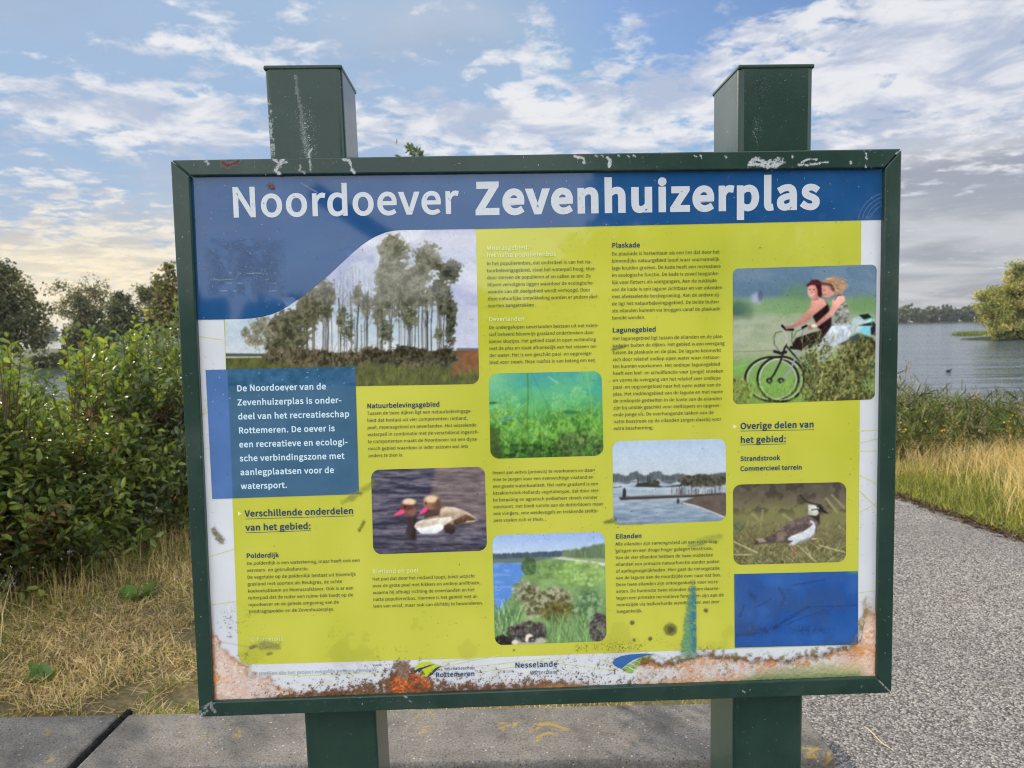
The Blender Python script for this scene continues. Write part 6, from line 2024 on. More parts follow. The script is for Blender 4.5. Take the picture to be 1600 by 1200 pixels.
body(['De partijen die het project mogelijk hebben gemaakt:'], (393, 1055), (393, 1055), (0, (590.3, 1047)), INK_L, 2)

# emblems along the foot
M_LEAFY = mat_flat('emblem_leaf_green', (186, 200, 44), 0.2)
M_NAVY = mat_flat('emblem_navy', (32, 66, 112), 0.2)
M_EBLUE = mat_flat('emblem_blue', (38, 104, 172), 0.2)
M_EGREEN = mat_flat('emblem_green', (134, 178, 78), 0.2)


def cz(x0, y0, k, pts):
    return [(x0 + x / k, y0 + y / k) for x, y in pts]


def emblem(name, pts, mat, off=-0.0089):
    return poly_sheet(name, pts, off, (128, 128, 128), PB, None, mat)


emblem('leaf_emblem', cz(600, 1000, 4.444, [(205, 205), (225, 178), (262, 155), (310, 150), (350, 165), (405, 182), (380, 200), (350, 218), (318, 240), (285, 262), (262, 240), (240, 225)]), M_LEAFY)
emblem('leaf_emblem', cz(600, 1000, 4.444, [(160, 243), (195, 225), (212, 212), (240, 196), (275, 188), (320, 172), (352, 168), (300, 190), (268, 202), (250, 222), (232, 218), (215, 232), (190, 236)]), M_NAVY, -0.0087)
emblem('leaf_emblem', cz(600, 1000, 4.444, [(296, 258), (330, 225), (352, 198), (375, 185), (405, 182), (382, 194), (364, 212), (340, 236), (312, 254)]), M_NAVY, -0.0087)
lettering('emblem_lettering', ['recreatieschap'], (694.5, 1046.6), (694.5, 1046.6), (0, (742, 1044.6)), M_NAVY, PB, 2, track=14)
lettering('emblem_lettering', ['Rottemeren'], (680.4, 1057.5), (680.4, 1057.5), (0, (742.4, 1055)), M_NAVY, PB, 11, track=10)
lettering('emblem_lettering', ['Nesselande'], (804.3, 1043), (804.3, 1043), (0, (871.5, 1040.5)), M_NAVY, PB, 8, track=8)
lettering('emblem_lettering', ['Rotterdam'], (826.6, 1053.6), (826.6, 1053.6), (0, (870.7, 1052)), mat_flat('emblem_grey_blue', (96, 130, 156), 0.2), PB, 1, 0.2, track=6)
emblem('wave_emblem', cz(740, 820, 3.81, [(828, 822), (834, 805), (850, 793), (880, 781), (930, 772), (1000, 767), (1080, 768), (1030, 778), (985, 790), (945, 808), (910, 832), (880, 858), (850, 845), (834, 834)]), M_EBLUE)
for q in ([(884, 862), (905, 843), (955, 868), (945, 884), (920, 880)], [(912, 838), (930, 826), (975, 850), (962, 862)], [(938, 822), (958, 811), (1000, 832), (985, 845)], [(966, 807), (988, 797), (1022, 812), (1008, 825)], [(996, 794), (1080, 768), (1040, 800), (1030, 808)]):
    emblem('wave_emblem', cz(740, 820, 3.81, q), M_EGREEN)
ARW = mat_flat('ink_arrow', (226, 230, 160), 0.2)
emblem('arrow_mark', [(371.5, 799), (378, 802.5), (372, 806)], ARW)
emblem('arrow_mark', [(1145.5, 663), (1152, 666.5), (1146, 670)], ARW)

overlay('rust_and_dirt', 300, 1386, 262, 1100, -0.0084, panel_stains, PB, 1.0, None, 'rust, algae and lichen stains on the panel', relief=0.0022)


# ================================================================== vegetation
def leaf_mesh(P, D, N, L, W, fold=0.25, curl=0.0):
    """folded leaves: base P, direction D, facing N, length L, width W -> verts, quads"""
    D = D / (np.linalg.norm(D, axis=1)[:, None] + 1e-9)
    S = np.cross(D, N)
    S /= np.linalg.norm(S, axis=1)[:, None] + 1e-9
    N = np.cross(S, D)
    L = L[:, None]
    W = W[:, None]
    V = np.stack([P,
                  P + D * L * 0.32 + S * W * 0.5 + N * W * fold,
                  P + D * L * 0.72 + S * W * 0.40 + N * (W * fold - L * curl),
                  P + D * L - N * L * curl * 2,
                  P + D * L * 0.72 - S * W * 0.40 + N * (W * fold - L * curl),
                  P + D * L * 0.32 - S * W * 0.5 + N * W * fold], 1)
    n = len(P)
    b = np.arange(n)[:, None] * 6
    Fq = np.concatenate([b + np.array([0, 1, 2, 3]), b + np.array([0, 3, 4, 5])], 0)
    return V.reshape(-1, 3), Fq


def rnd_unit(n, rng):
    v = rng.normal(size=(n, 3))
    return v / np.linalg.norm(v, axis=1)[:, None]


def blade_mesh(P, H, W, lean, az, rng, bend=1.0):
    """grass blades: base P, height H, width W, lean = sideways travel of the tip"""
    n = len(P)
    d = np.stack([np.cos(az), np.sin(az), np.zeros(n)], 1)
    s = np.stack([-np.sin(az), np.cos(az), np.zeros(n)], 1)
    tw = rng.uniform(-1, 1, n)[:, None]
    s = s + d * tw
    s /= np.linalg.norm(s, axis=1)[:, None]
    up = np.array([0, 0, 1.0])
    H = H[:, None]
    W = W[:, None]
    Ln = lean[:, None]
    m = P + up * H * 0.55 + d * Ln * 0.30 * bend
    t = P + up * H + d * Ln
    V = np.stack([P - s * W / 2, P + s * W / 2, m - s * W * 0.4, m + s * W * 0.4, t - s * W * 0.06, t + s * W * 0.06], 1)
    b = np.arange(n)[:, None] * 6
    Fq = np.concatenate([b + np.array([0, 1, 3, 2]), b + np.array([2, 3, 5, 4])], 0)
    return V.reshape(-1, 3), Fq


def col_per(n, k, cols, rng, var=0.22, w=None):
    c = np.array(cols, float)
    i = rng.choice(len(c), n, p=w)
    v = c[i] * rng.uniform(1 - var, 1 + var, (n, 1))
    return np.repeat(v, k, 0)


# ------------------------------------------------------------------ shrubs left
def shrub(name, label, spots, top, hull, n_twig, cols, weights, leaf, seed, sprouts=()):
    """spots: root points; hull(rng, n) gives twig origins and outward directions; leaf = length"""
    rng = np.random.default_rng(seed)
    b = np.mean([s for s in spots], 0)
    root = empty(name, (float(b[0]), float(b[1]), float(ground_h(b[0], b[1]))), label, 'shrub', 'shrubs along the bank')
    O, D = hull(rng, n_twig)
    ln = rng.uniform(0.16, 0.46, n_twig)
    for (sx, sy, sz, h) in sprouts:
        k = 4
        h = 0.7 * h
        o = np.array([[sx, sy, sz]]) + rng.normal(0, 0.05, (k, 3))
        O = np.concatenate([O, o])
        dd = np.array([[0, 0, 1.0]]) + rng.normal(0, 0.16, (k, 3))
        D = np.concatenate([D, dd / np.linalg.norm(dd, axis=1)[:, None]])
        ln = np.concatenate([ln, rng.uniform(0.5, 1.0, k) * h])
    nt = len(O)
    # twigs as thin three-sided strips that bend upward
    bendv = np.array([0, 0, 0.35])
    cnt = np.maximum(5, (ln / 0.026).astype(int))
    P, Dr, tw_id = [], [], []
    ang0 = rng.uniform(0, 6.28, nt)
    for i in range(nt):
        f = (np.arange(cnt[i]) + 0.6) / cnt[i]
        pts = O[i] + D[i] * (f * ln[i])[:, None] + bendv * (f * f * ln[i])[:, None] * 0.4
        a = ang0[i] + np.arange(cnt[i]) * 2.4
        u = np.cross(D[i], [0.2, 0.3, 0.9])
        u /= np.linalg.norm(u) + 1e-9
        v = np.cross(D[i], u)
        side = np.cos(a)[:, None] * u + np.sin(a)[:, None] * v
        P.append(pts)
        Dr.append(side * 0.85 + D[i] * 0.62 + np.array([0, 0, 0.12]))
        tw_id.append(np.full(cnt[i], i))
    P = np.concatenate(P)
    Dr = np.concatenate(Dr)
    tid = np.concatenate(tw_id)
    n = len(P)
    N = np.array([0, 0, 1.0]) + rng.normal(0, 0.45, (n, 3))
    Ll = leaf * rng.uniform(0.6, 1.2, n)
    V, Fq = leaf_mesh(P, Dr, N, Ll, Ll * rng.uniform(0.40, 0.54, n), 0.16, 0.06)
    tcol = np.array(cols)[rng.choice(len(cols), nt, p=weights)] * rng.uniform(0.8, 1.2, (nt, 1))
    c = tcol[tid] * rng.uniform(0.8, 1.2, (n, 1))
    mesh_np('foliage', V, Fq, M_LEAF, root, np.repeat(c, 6, 0))
    # twigs
    e = O + D * ln[:, None] + bendv * ln[:, None] * 0.4
    m = O + D * ln[:, None] * 0.5 + bendv * ln[:, None] * 0.1
    u = np.cross(D, np.array([0.2, 0.3, 0.9]))
    u /= np.linalg.norm(u, axis=1)[:, None] + 1e-9
    w = np.cross(D, u)
    ring = []
    for q, r in ((O - D * 0.12, 0.0038), (m, 0.003), (e, 0.0012)):
        for k in range(3):
            a = k * 2.094
            ring.append(q + r * (math.cos(a) * u + math.sin(a) * w))
    Vt = np.stack(ring, 1)
    bb = np.arange(nt)[:, None] * 9
    Ft = np.concatenate([bb + np.array([j * 3 + k, j * 3 + (k + 1) % 3, j * 3 + 3 + (k + 1) % 3, j * 3 + 3 + k]) for j in range(2) for k in range(3)], 0)
    mesh_np('twigs', Vt.reshape(-1, 3), Ft, M_TWIG, root)
    # stems from the ground
    bm = bmesh.new()
    rr = random.Random(seed)
    for s in spots:
        for _ in range(3):
            j = rng.integers(0, nt)
            g = np.array([s[0] + rr.uniform(-.12, .12), s[1] + rr.uniform(-.12, .12), 0])
            g[2] = float(ground_h(g[0], g[1])) - 0.05
            t = O[j]
            mid = g * 0.45 + t * 0.55 + np.array([0, 0, 0.12])
            tube(bm, [g, g * .75 + mid * .25 + np.array([0, 0, .08]), mid, t], [0.014, 0.011, 0.008, 0.004], 5)
    mesh_bm('stems', bm, M_TWIG, root)
    return root


def front_x(y):
    return -2.85 + (y - 4.1) * 0.333


def row_hull(y0, y1, topf, thick=1.8, low=0.05, xa=None, xb=None):
    """xa, xb: the shrub keeps between these slopes of x against y"""
    def f(rng, n):
        y = rng.uniform(y0, y1, n)
        u = rng.random(n) ** 1.0
        x = front_x(y) - 0.05 - u * thick + 0.18 * rng.normal(size=n) * 0.5
        g = ground_h(x, y)
        tp = topf(y) + 0.16 * (fbm(x * 2.2, y * 2.2, 5, 3) - 0.5) * 2
        # rounded section: lower towards both faces
        edge = np.minimum(u, 1 - u) * thick
        tp = tp - 0.45 * np.exp(-edge / 0.16)
        v = rng.random(n) ** 0.85
        z = low + (tp - 0.18 - low) * v
        z = np.maximum(z, g + 0.08)
        # clumps and holes
        k = fbm(x * 2.8 + 9, z * 2.8 + y, 17, 3)
        keep = k > 0.32
        if xa is not None:
            keep &= x > xa * y
        if xb is not None:
            keep &= x < xb * y
        idx = np.where(keep)[0]
        idx = rng.choice(idx, n)
        x, y, z, u, v = x[idx], y[idx], z[idx], u[idx], v[idx]
        out = np.stack([(0.5 - u) * 1.5, rng.normal(0, 0.35, n), 0.35 + 0.9 * v + rng.normal(0, 0.2, n)], 1)
        out = out + rng.normal(0, 0.35, (n, 3))
        out /= np.linalg.norm(out, axis=1)[:, None]
        return np.stack([x, y, z], 1), out
    return f


LG = [(0.25, 0.31, 0.06), (0.165, 0.225, 0.055), (0.105, 0.155, 0.05), (0.07, 0.11, 0.045), (0.25, 0.16, 0.07)]
LW = [0.24, 0.34, 0.26, 0.13, 0.03]
GL = [(0.125, 0.175, 0.09), (0.09, 0.135, 0.075), (0.16, 0.21, 0.12), (0.06, 0.09, 0.05), (0.2, 0.13, 0.07)]


def sp(px, py, y):
    p = at_y(px, py, y)
    return p


def spr(px, py_top, y, h):
    p = at_y(px, py_top, y)
    return (p[0], p[1], p[2] - h, h)


shrub('shrub', 'bright green shrub at the left edge of the view, leaves lit from behind', [(-3.2, 3.4), (-3.4, 3.9)], 1.5,
      row_hull(2.4, 4.95, lambda y: 1.38 + 0 * y, 2.0, xb=-.645), 2600, LG, [0.34, 0.34, 0.20, 0.10, 0.02], 0.070, 11,
      [spr(12, 500, 4.0, .4), spr(28, 590, 4.2, .3), spr(3, 520, 4.0, .35)])
shrub('shrub', 'thin low shrub with water shining through its leaves and one upright shoot', [(-3.3, 4.5), (-3.2, 4.9), (-3.6, 4.7)], 1.2,
      row_hull(4.2, 5.6, lambda y: 1.08 + 0 * y, 1.6, xb=-.545), 1700, LG, LW, 0.068, 12,
      [spr(115, 486, 4.6, .62), spr(122, 500, 4.65, .5), spr(60, 575, 4.4, .3), spr(158, 490, 5.2, .5), spr(140, 560, 5.0, .3)])
shrub('shrub', 'dense dark shrub close to the left edge of the board, greyish leaves low down', [(-3.0, 5.6), (-3.0, 6.3), (-2.8, 7.0), (-2.7, 7.7)], 1.7,
      row_hull(5.0, 8.2, lambda y: 1.24 + 0.08 * (y - 5.1), 1.9, xa=-.59), 2700, LG[:3] + GL[:3], [0.20, 0.22, 0.12, 0.18, 0.16, 0.12], 0.072, 13,
      [spr(190, 470, 5.8, .5), spr(225, 478, 6.2, .45), spr(262, 470, 6.6, .5), spr(275, 440, 7.4, .6), spr(240, 490, 6.0, .4), spr(205, 500, 5.6, .4)])


# ------------------------------------------------------------------ trees
def tree(name, label, bx, by, bz, H, lobes, n_leaf, size, cols, weights=None, trunk=0.2, seed=1, group=None, clump=None, mat=None, droop=0.0, limbs=True, split=26):
    """lobes: (dx, dz, rx, rz) in metres from the foot; leaf clumps scattered through each lobe"""
    rng = np.random.default_rng(seed)
    root = empty(name, (bx, by, bz), label, 'tree', group)
    vol = np.array([l[2] * l[3] * l[2] for l in lobes])
    vol = vol ** 0.8 / np.sum(vol ** 0.8)
    P, CI = [], []
    centres = []
    ci = 0
    for l, f in zip(lobes, vol):
        nc = max(5, int(split * len(lobes) * f))
        u = rnd_unit(nc, rng) * (rng.random((nc, 1)) ** 0.45)
        cc = np.array([bx + l[0], by + rng.normal(0, 0.15) * l[2], bz + l[1]]) + u * np.array([l[2], l[2] * 0.8, l[3]])
        centres.append(cc)
        per = max(1, int(n_leaf * f / nc))
        cr_ = (clump or 0.16 * H) * rng.uniform(0.5, 1.25, (nc, 1, 1))
        q = np.clip(rng.normal(size=(nc, per, 3)), -1.7, 1.7) * cr_ * np.array([0.55, 0.55, 0.42])
        if droop:
            q[..., 2] -= droop * rng.random((nc, per)) ** 2 * H * 0.12
        P.append((cc[:, None, :] + q).reshape(-1, 3))
        CI.append(np.repeat(np.arange(nc) + ci, per))
        ci += nc
    P = np.concatenate(P)
    CI = np.concatenate(CI)
    n = len(P)
    P[:, 2] = np.maximum(P[:, 2], bz + 0.1)
    D = rnd_unit(n, rng)
    D[:, 2] -= 0.3 + droop
    N = rnd_unit(n, rng) + np.array([0, 0, 0.5])
    L = size * rng.uniform(0.6, 1.4, n)
    V, Fq = leaf_mesh(P, D, N, L, L * 0.55, 0.15)
    cb = np.array(cols)[rng.choice(len(cols), ci, p=weights)] * rng.uniform(0.75, 1.25, (ci, 1))
    c = cb[CI] * rng.uniform(0.75, 1.25, (n, 1))
    mesh_np('crown', V, Fq, mat or M_TREE, root, np.repeat(c, 6, 0))
    bm = bmesh.new()
    top = max(l[1] for l in lobes)
    rr = random.Random(seed)
    spine = [np.array([bx, by, bz - 0.3]), np.array([bx + .02 * H * rr.uniform(-1, 1), by, bz + top * .3]), np.array([bx + .04 * H * rr.uniform(-1, 1), by, bz + top * .65]), np.array([bx + lobes[0][0] * .6, by, bz + top])]
    tube(bm, spine, [trunk, trunk * .8, trunk * .5, trunk * .15], 8)
    if limbs:
        for cc in centres:
            for j in range(min(len(cc), 7)):
                k = rr.uniform(.2, .8)
                s = spine[1] * (1 - k) + spine[2] * k
                e = cc[j]
                m = (s + e) / 2 + np.array([0, 0, 0.05 * H])
                tube(bm, [s, m, e], [trunk * .32, trunk * .2, trunk * .06], 5)
    mesh_bm('trunk', bm, M_BARK, root)
    return root


def px_tree(name, label, cx, base_y, d, top_y, lobes_px, n, size, cols, **kw):
    """lobes given in photo pixels (x, y, rx, ry), the tree stands at distance d"""
    p = at_y(cx, base_y, d)
    s = d / F_PX
    H = (base_y - top_y) * s
    lob = [((x - cx) * s, (base_y - y) * s, rx * s, ry * s) for x, y, rx, ry in lobes_px]
    return tree(name, label, float(p[0]), float(p[1]), float(p[2]), H, lob, n, size, cols, **kw)


def land_z(z):
    return z


DK = [(0.065, 0.08, 0.035), (0.09, 0.105, 0.045), (0.115, 0.12, 0.055)]
OL = [(0.12, 0.13, 0.05), (0.17, 0.165, 0.065), (0.09, 0.10, 0.045), (0.21, 0.17, 0.075)]
YG = [(0.38, 0.37, 0.10), (0.28, 0.30, 0.085), (0.45, 0.41, 0.13), (0.17, 0.195, 0.065)]
GT = 'trees across the water on the left'
island('land', [(-170, 60), (-60, 61), (-36, 60), (-14, 62), (-8, 110), (-16, 165), (-60, 172), (-170, 172)], -0.98, 'low wooded land across the inlet behind the shrubs')
island('land', [(58.5, 88.5), (63, 87), (75, 86.5), (110, 88), (120, 110), (80, 116), (60, 98)], -1.02, 'small wooded island on the right of the lake')
px_tree('broadleaf_tree', 'large dark rounded tree at the far left with foliage reaching the ground', 12, 572, 64, 405,
        [(5, 470, 46, 50), (-30, 455, 46, 46), (38, 490, 34, 50), (0, 530, 46, 34), (52, 515, 24, 30), (-45, 520, 46, 40), (15, 430, 30, 22)], 15000, 0.30, DK + OL[:2], trunk=.28, seed=31, group=GT, clump=1.0)
px_tree('broadleaf_tree', 'sparse pale tree with the bright sky showing through its crown', 138, 546, 120, 428,
        [(118, 458, 26, 22), (150, 455, 24, 20), (138, 480, 40, 24), (170, 470, 22, 18), (110, 490, 22, 18)], 3600, 0.36, OL, trunk=.25, seed=32, group=GT, clump=1.1)
px_tree('broadleaf_tree', 'dark cone shaped tree in front of the sparse pale tree', 138, 562, 85, 460,
        [(132, 478, 12, 16), (136, 500, 26, 22), (138, 525, 38, 22), (145, 545, 42, 14)], 11000, 0.30, DK, trunk=.25, seed=33, group=GT, clump=.8)
px_tree('broadleaf_tree', 'mid green bushy tree right of the dark cone shaped tree', 200, 556, 95, 455,
        [(196, 472, 20, 16), (205, 495, 30, 26), (188, 512, 28, 22), (215, 520, 26, 24)], 9000, 0.30, DK + OL[:1], trunk=.22, seed=34, group=GT, clump=.8)
px_tree('broadleaf_tree', 'dark leafy tree just left of the board edge', 248, 556, 90, 442,
        [(240, 462, 20, 16), (252, 480, 26, 28), (236, 500, 22, 24), (268, 505, 24, 28)], 9000, 0.30, DK + OL[:2], trunk=.22, seed=35, group=GT, clump=.8)
px_tree('slender_tree', 'slender wispy tree with a yellowish crown beside the board edge', 272, 560, 42, 400,
        [(272, 418, 9, 14), (262, 440, 14, 14), (276, 455, 20, 20), (260, 480, 20, 22), (285, 500, 22, 28)], 2400, 0.24, OL + YG[:1], trunk=.08, seed=36, group=GT, clump=.38)
px_tree('shoreline_bush', 'low dark bush across the inlet, right of the large rounded tree', 92, 577, 62, 548,
        [(72, 566, 18, 9), (95, 563, 20, 11), (118, 565, 20, 10), (140, 562, 20, 13)], 5200, 0.24, DK, trunk=.08, seed=37, group=GT, clump=.5)
GW = 'trees on the right island'
px_tree('willow_tree', 'tall yellow green willow on the small island at the right', 1592, 531, 92, 398,
        [(1592, 425, 18, 22), (1575, 450, 28, 26), (1612, 440, 34, 34), (1600, 475, 46, 30), (1565, 480, 26, 26), (1630, 480, 40, 40), (1590, 505, 40, 20), (1640, 430, 30, 40), (1585, 470, 30, 30), (1562, 500, 26, 24), (1610, 500, 40, 26)], 44000, 0.25, YG, trunk=.3, seed=41, group=GW, clump=.75, droop=.35)
px_tree('willow_tree', 'smaller loose willow leaning over the water beside the tall one', 1560, 531, 90, 440,
        [(1550, 462, 16, 18), (1540, 478, 14, 18), (1560, 488, 18, 22), (1528, 462, 9, 10), (1556, 510, 20, 16)], 6500, 0.24, YG, trunk=.14, seed=42, group=GW, clump=.6, droop=.35)
px_tree('island_bush', 'low bushy growth at the foot of the willows', 1578, 533, 88, 500,
        [(1562, 517, 16, 11), (1585, 515, 20, 14), (1612, 514, 26, 16), (1640, 512, 26, 18)], 7000, 0.22, YG[1:] + OL[:1], trunk=.08, seed=43, group=GW, clump=.5)


def reed_spit():
    rng = np.random.default_rng(5)
    n = 2600
    px = rng.uniform(1500, 1560, n)
    a = at_z(1500, 524, -1.15)
    b = at_z(1562, 522, -1.15)
    t = rng.random(n)[:, None]
    P = a + (b - a) * t + np.stack([rng.normal(0, .3, n), rng.normal(0, 1.2, n), np.zeros(n)], 1)
    P[:, 2] = WATER_Z - 0.05
    V, Fq = blade_mesh(P, rng.uniform(.4, .85, n), np.full(n, .06), rng.normal(0, .12, n), rng.uniform(0, 6.28, n), rng)
    o = mesh_np('reeds', V, Fq, M_GRASS, None, col_per(n, 6, [(.16, .22, .05), (.20, .25, .06), (.12, .17, .04)], rng))
    tag(o, 'bright green reed bed reaching into the lake before the island', 'reeds', kind='stuff')


reed_spit()


def treeline(label, a0, a1, d, h0, h1, seed, cols, n_tree):
    rng = np.random.default_rng(seed)
    P = []
    CI = []
    for i in range(n_tree):
        a = math.radians(rng.uniform(a0, a1))
        dd = d * rng.uniform(.97, 1.06)
        h = rng.uniform(h0, h1)
        c = np.array([dd * math.sin(a), dd * math.cos(a), WATER_Z])
        k = 130
        u = rnd_unit(k, rng) * (rng.random((k, 1)) ** .4)
        q = c + u * np.array([h * .36, h * .36, h * .47]) + np.array([0, 0, h * .52])
        P.append(q)
        CI.append(np.full(k, i))
    P = np.concatenate(P)
    CI = np.concatenate(CI)
    n = len(P)
    L = rng.uniform(1.6, 3.4, n)
    V, Fq = leaf_mesh(P, rnd_unit(n, rng), rnd_unit(n, rng) + np.array([0, 0, .5]), L, L * .7, .12)
    cb = np.array(cols)[rng.choice(len(cols), n_tree)] * rng.uniform(.8, 1.2, (n_tree, 1))
    o = mesh_np('treeline', V, Fq, M_TREE, None, np.repeat(cb[CI] * rng.uniform(.8, 1.2, (n, 1)), 6, 0))
    tag(o, label, 'wood', kind='stuff')


FAR = [(.055, .075, .04), (.04, .06, .035), (.085, .10, .05)]
treeline('far dark wood along the opposite shore on the right', 20, 48, 620, 8, 13.5, 51, FAR, 170)
treeline('far hazy wood along the opposite shore on the left', -52, -20, 760, 9, 14, 52, FAR, 150)


treeline('far wood along the opposite shore, mostly hidden behind the board', -21, 21, 820, 8, 13, 53, FAR, 120)


def shore(a0, a1, d, label):
    pts = [(d * math.sin(math.radians(a)), d * math.cos(math.radians(a))) for a in np.linspace(a0, a1, 9)]
    pts += [((d + 160) * math.sin(math.radians(a)), (d + 160) * math.cos(math.radians(a))) for a in np.linspace(a1, a0, 9)]
    island('land', pts, WATER_Z + 0.7, label)


shore(18, 50, 596, 'far shore of the lake on the right')
shore(-54, -18, 735, 'far shore of the lake on the left')
shore(-22, 22, 800, 'far shore of the lake straight ahead')


# ------------------------------------------------------------------ grass
def stuff(name, label, cat, V, Fq, c, mat=None):
    tag(mesh_np(name, V, Fq, mat or M_GRASS, None, c), label, cat, kind='stuff')


DRY = [(.74, .58, .29), (.66, .51, .22), (.80, .65, .37), (.62, .54, .19)]
GRN = [(.24, .31, .05), (.17, .25, .045), (.34, .38, .07), (.13, .19, .04)]


def grass_left():
    rng = np.random.default_rng(61)
    n = 70000
    y = rng.uniform(2.0, 9.5, n) ** 1.0
    y = far_l[1] + 0.02 + (rng.random(n) ** 1.7) * 5.5
    x = rng.uniform(-4.4, U_END + far_l[0] - .1, n)
    ok = (x > front_x(y) - 0.7) & ((x < -0.5) | (rng.random(n) < .35))
    x, y = x[ok], y[ok]
    n = len(x)
    patch = fbm(x * 1.6, y * 1.6, 7, 4)
    near_bush = np.clip(1 - (x - front_x(y)) / 0.7, 0, 1)
    bare = fbm(x * 3.1, y * 3.1, 19, 3)
    ok = bare + 0.25 * near_bush > 0.36 + 0.1 * rng.random(n)
    x, y, patch, near_bush = x[ok], y[ok], patch[ok], near_bush[ok]
    n = len(x)
    z = ground_h(x, y)
    P = np.stack([x, y, z - .005], 1)
    H = rng.uniform(.035, .12, n) * (0.7 + .8 * patch) + near_bush * rng.uniform(0, .08, n)
    W = rng.uniform(.0025, .0055, n)
    H = H * .50
    V, Fq = blade_mesh(P, H, W, H * rng.uniform(.1, 1.5, n), rng.uniform(0, 6.28, n), rng)
    g = (patch + rng.normal(0, .10, n)) > 0.515
    c = np.where(g[:, None], np.array(GRN)[rng.integers(0, 4, n)], np.array(DRY)[rng.integers(0, 4, n)] * (0.55 + 0.9 * fbm(x * 2.1, y * 2.1, 41, 3))[:, None]) * rng.uniform(.75, 1.25, (n, 1))
    stuff('grass', 'patchy dry grass with green tufts left of the board', 'grass', V, Fq, np.repeat(c, 6, 0))
    # flat lying thatch
    m = 64000
    y = far_l[1] + 0.02 + (rng.random(m) ** 1.5) * 5
    x = rng.uniform(-4.2, -0.4, m)
    ok = (x > front_x(y) - .5) & (fbm(x * 3.1, y * 3.1, 19, 3) > 0.33 + .12 * rng.random(m))
    x, y = x[ok], y[ok]
    m = len(x)
    P = np.stack([x, y, ground_h(x, y) + rng.uniform(.004, .03, m)], 1)
    a = rng.uniform(0, 6.28, m)
    D = np.stack([np.cos(a), np.sin(a), rng.normal(.16, .28, m)], 1)
    L = rng.uniform(.03, .11, m)
    V, Fq = leaf_mesh(P, D, np.array([0, 0, 1.0]) + rng.normal(0, .3, (m, 3)), L, np.full(m, .0029), .1)
    tone = 0.52 + 0.9 * fbm(x * 1.9 + 3, y * 1.9, 43, 4)
    stuff('thatch', 'dead straw coloured thatch lying between the grass blades', 'dry grass', V, Fq, col_per(m, 6, DRY[:3] + [(.34, .22, .12)], rng, .3) * np.repeat(tone, 6)[:, None])
    # tall seed stalks at the foot of the shrubs
    k = 800
    y = rng.uniform(3.3, 8, k)
    x = front_x(y) + rng.normal(.08, .16, k)
    P = np.stack([x, y, ground_h(x, y)], 1)
    V, Fq = blade_mesh(P, rng.uniform(.12, .34, k), np.full(k, .003), rng.normal(0, .12, k), rng.uniform(0, 6.28, k), rng)
    stuff('grass', 'tall thin dead grass stalks along the foot of the shrubs', 'grass stalks', V, Fq, col_per(k, 6, DRY, rng, .3))


grass_left()


def grass_right():
    rng = np.random.default_rng(62)
    n = 60000
    y = rng.uniform(3.2, 11.5, n)
    x = path_r(y) + rng.random(n) ** 1.25 * 4.2
    ok = (y < 8.6 + 0.25 * (x - 4)) | (rng.random(n) < .5)
    x, y = x[ok], y[ok]
    n = len(x)
    d = x - path_r(y)
    P = np.stack([x, y, ground_h(x, y) - .005], 1)
    patch = fbm(x * 1.3, y * 1.3, 27, 4)
    green = (0.70 - d * .50 + (patch - .5) * 1.3 + rng.normal(0, .15, n)) > 0.15
    H = np.where(green, rng.uniform(.05, .17, n), rng.uniform(.12, .38, n)) * np.clip(.35 + d * 1.6, .3, 1)
    W = np.where(green, rng.uniform(.005, .010, n), rng.uniform(.003, .006, n))
    V, Fq = blade_mesh(P, H, W, H * rng.uniform(.0, 1.0, n), rng.uniform(0, 6.28, n), rng)
    c = np.where(green[:, None], np.array(GRN)[rng.integers(0, 4, n)] * np.array([1.12, 0.98, 1.2]), np.array(DRY)[rng.integers(0, 4, n)] * .95) * rng.uniform(.75, 1.25, (n, 1))
    stuff('grass', 'green and straw coloured verge grass right of the chippings path', 'grass', V, Fq, np.repeat(c, 6, 0))
    # dark strip of soil and dead bits on the path edge
    m = 5000
    y = rng.uniform(3.4, 10, m)
    x = path_r(y) + rng.normal(.0, .045, m)
    a = rng.uniform(0, 6.28, m)
    P = np.stack([x, y, .008 + rng.uniform(0, .012, m)], 1)
    L = rng.uniform(.015, .05, m)
    V, Fq = leaf_mesh(P, np.stack([np.cos(a), np.sin(a), rng.normal(.1, .2, m)], 1), np.array([0, 0, 1.]) + rng.normal(0, .4, (m, 3)), L, L * .4, .1)
    stuff('litter', 'brown plant litter along the right edge of the path', 'litter', V, Fq, col_per(m, 6, [(.10, .065, .04), (.06, .04, .03), (.16, .11, .06)], rng, .3))


grass_right()


def grass_ahead():
    """the bank further on, mostly hidden behind the board"""
    rng = np.random.default_rng(66)
    n = 60000
    y = 7 + rng.random(n) ** 2.2 * 75
    x = SLOPE * np.maximum(0, y - 9) + rng.uniform(-5.2, 8.4, n)
    pr = path_r(y)
    ok = ((x > pr + .05) | (x < pr - 2.9)) & ((x > front_x(y) - .2) | (y > 9))
    x, y = x[ok], y[ok]
    n = len(x)
    patch = fbm(x * .5, y * .5, 47, 4) + rng.normal(0, .08, n)
    s = 1 + y / 22
    V, Fq = blade_mesh(np.stack([x, y, ground_h(x, y) - .01], 1), rng.uniform(.07, .2, n), .006 * s, rng.uniform(0, .14, n), rng.uniform(0, 6.28, n), rng)
    c = np.where((patch > .5)[:, None], np.array(GRN)[rng.integers(0, 4, n)], np.array(DRY)[rng.integers(0, 4, n)] * .8) * rng.uniform(.7, 1.2, (n, 1))
    stuff('grass', 'rough grass on the bank crest beyond the board', 'grass', V, Fq, np.repeat(c, 6, 0))


grass_ahead()


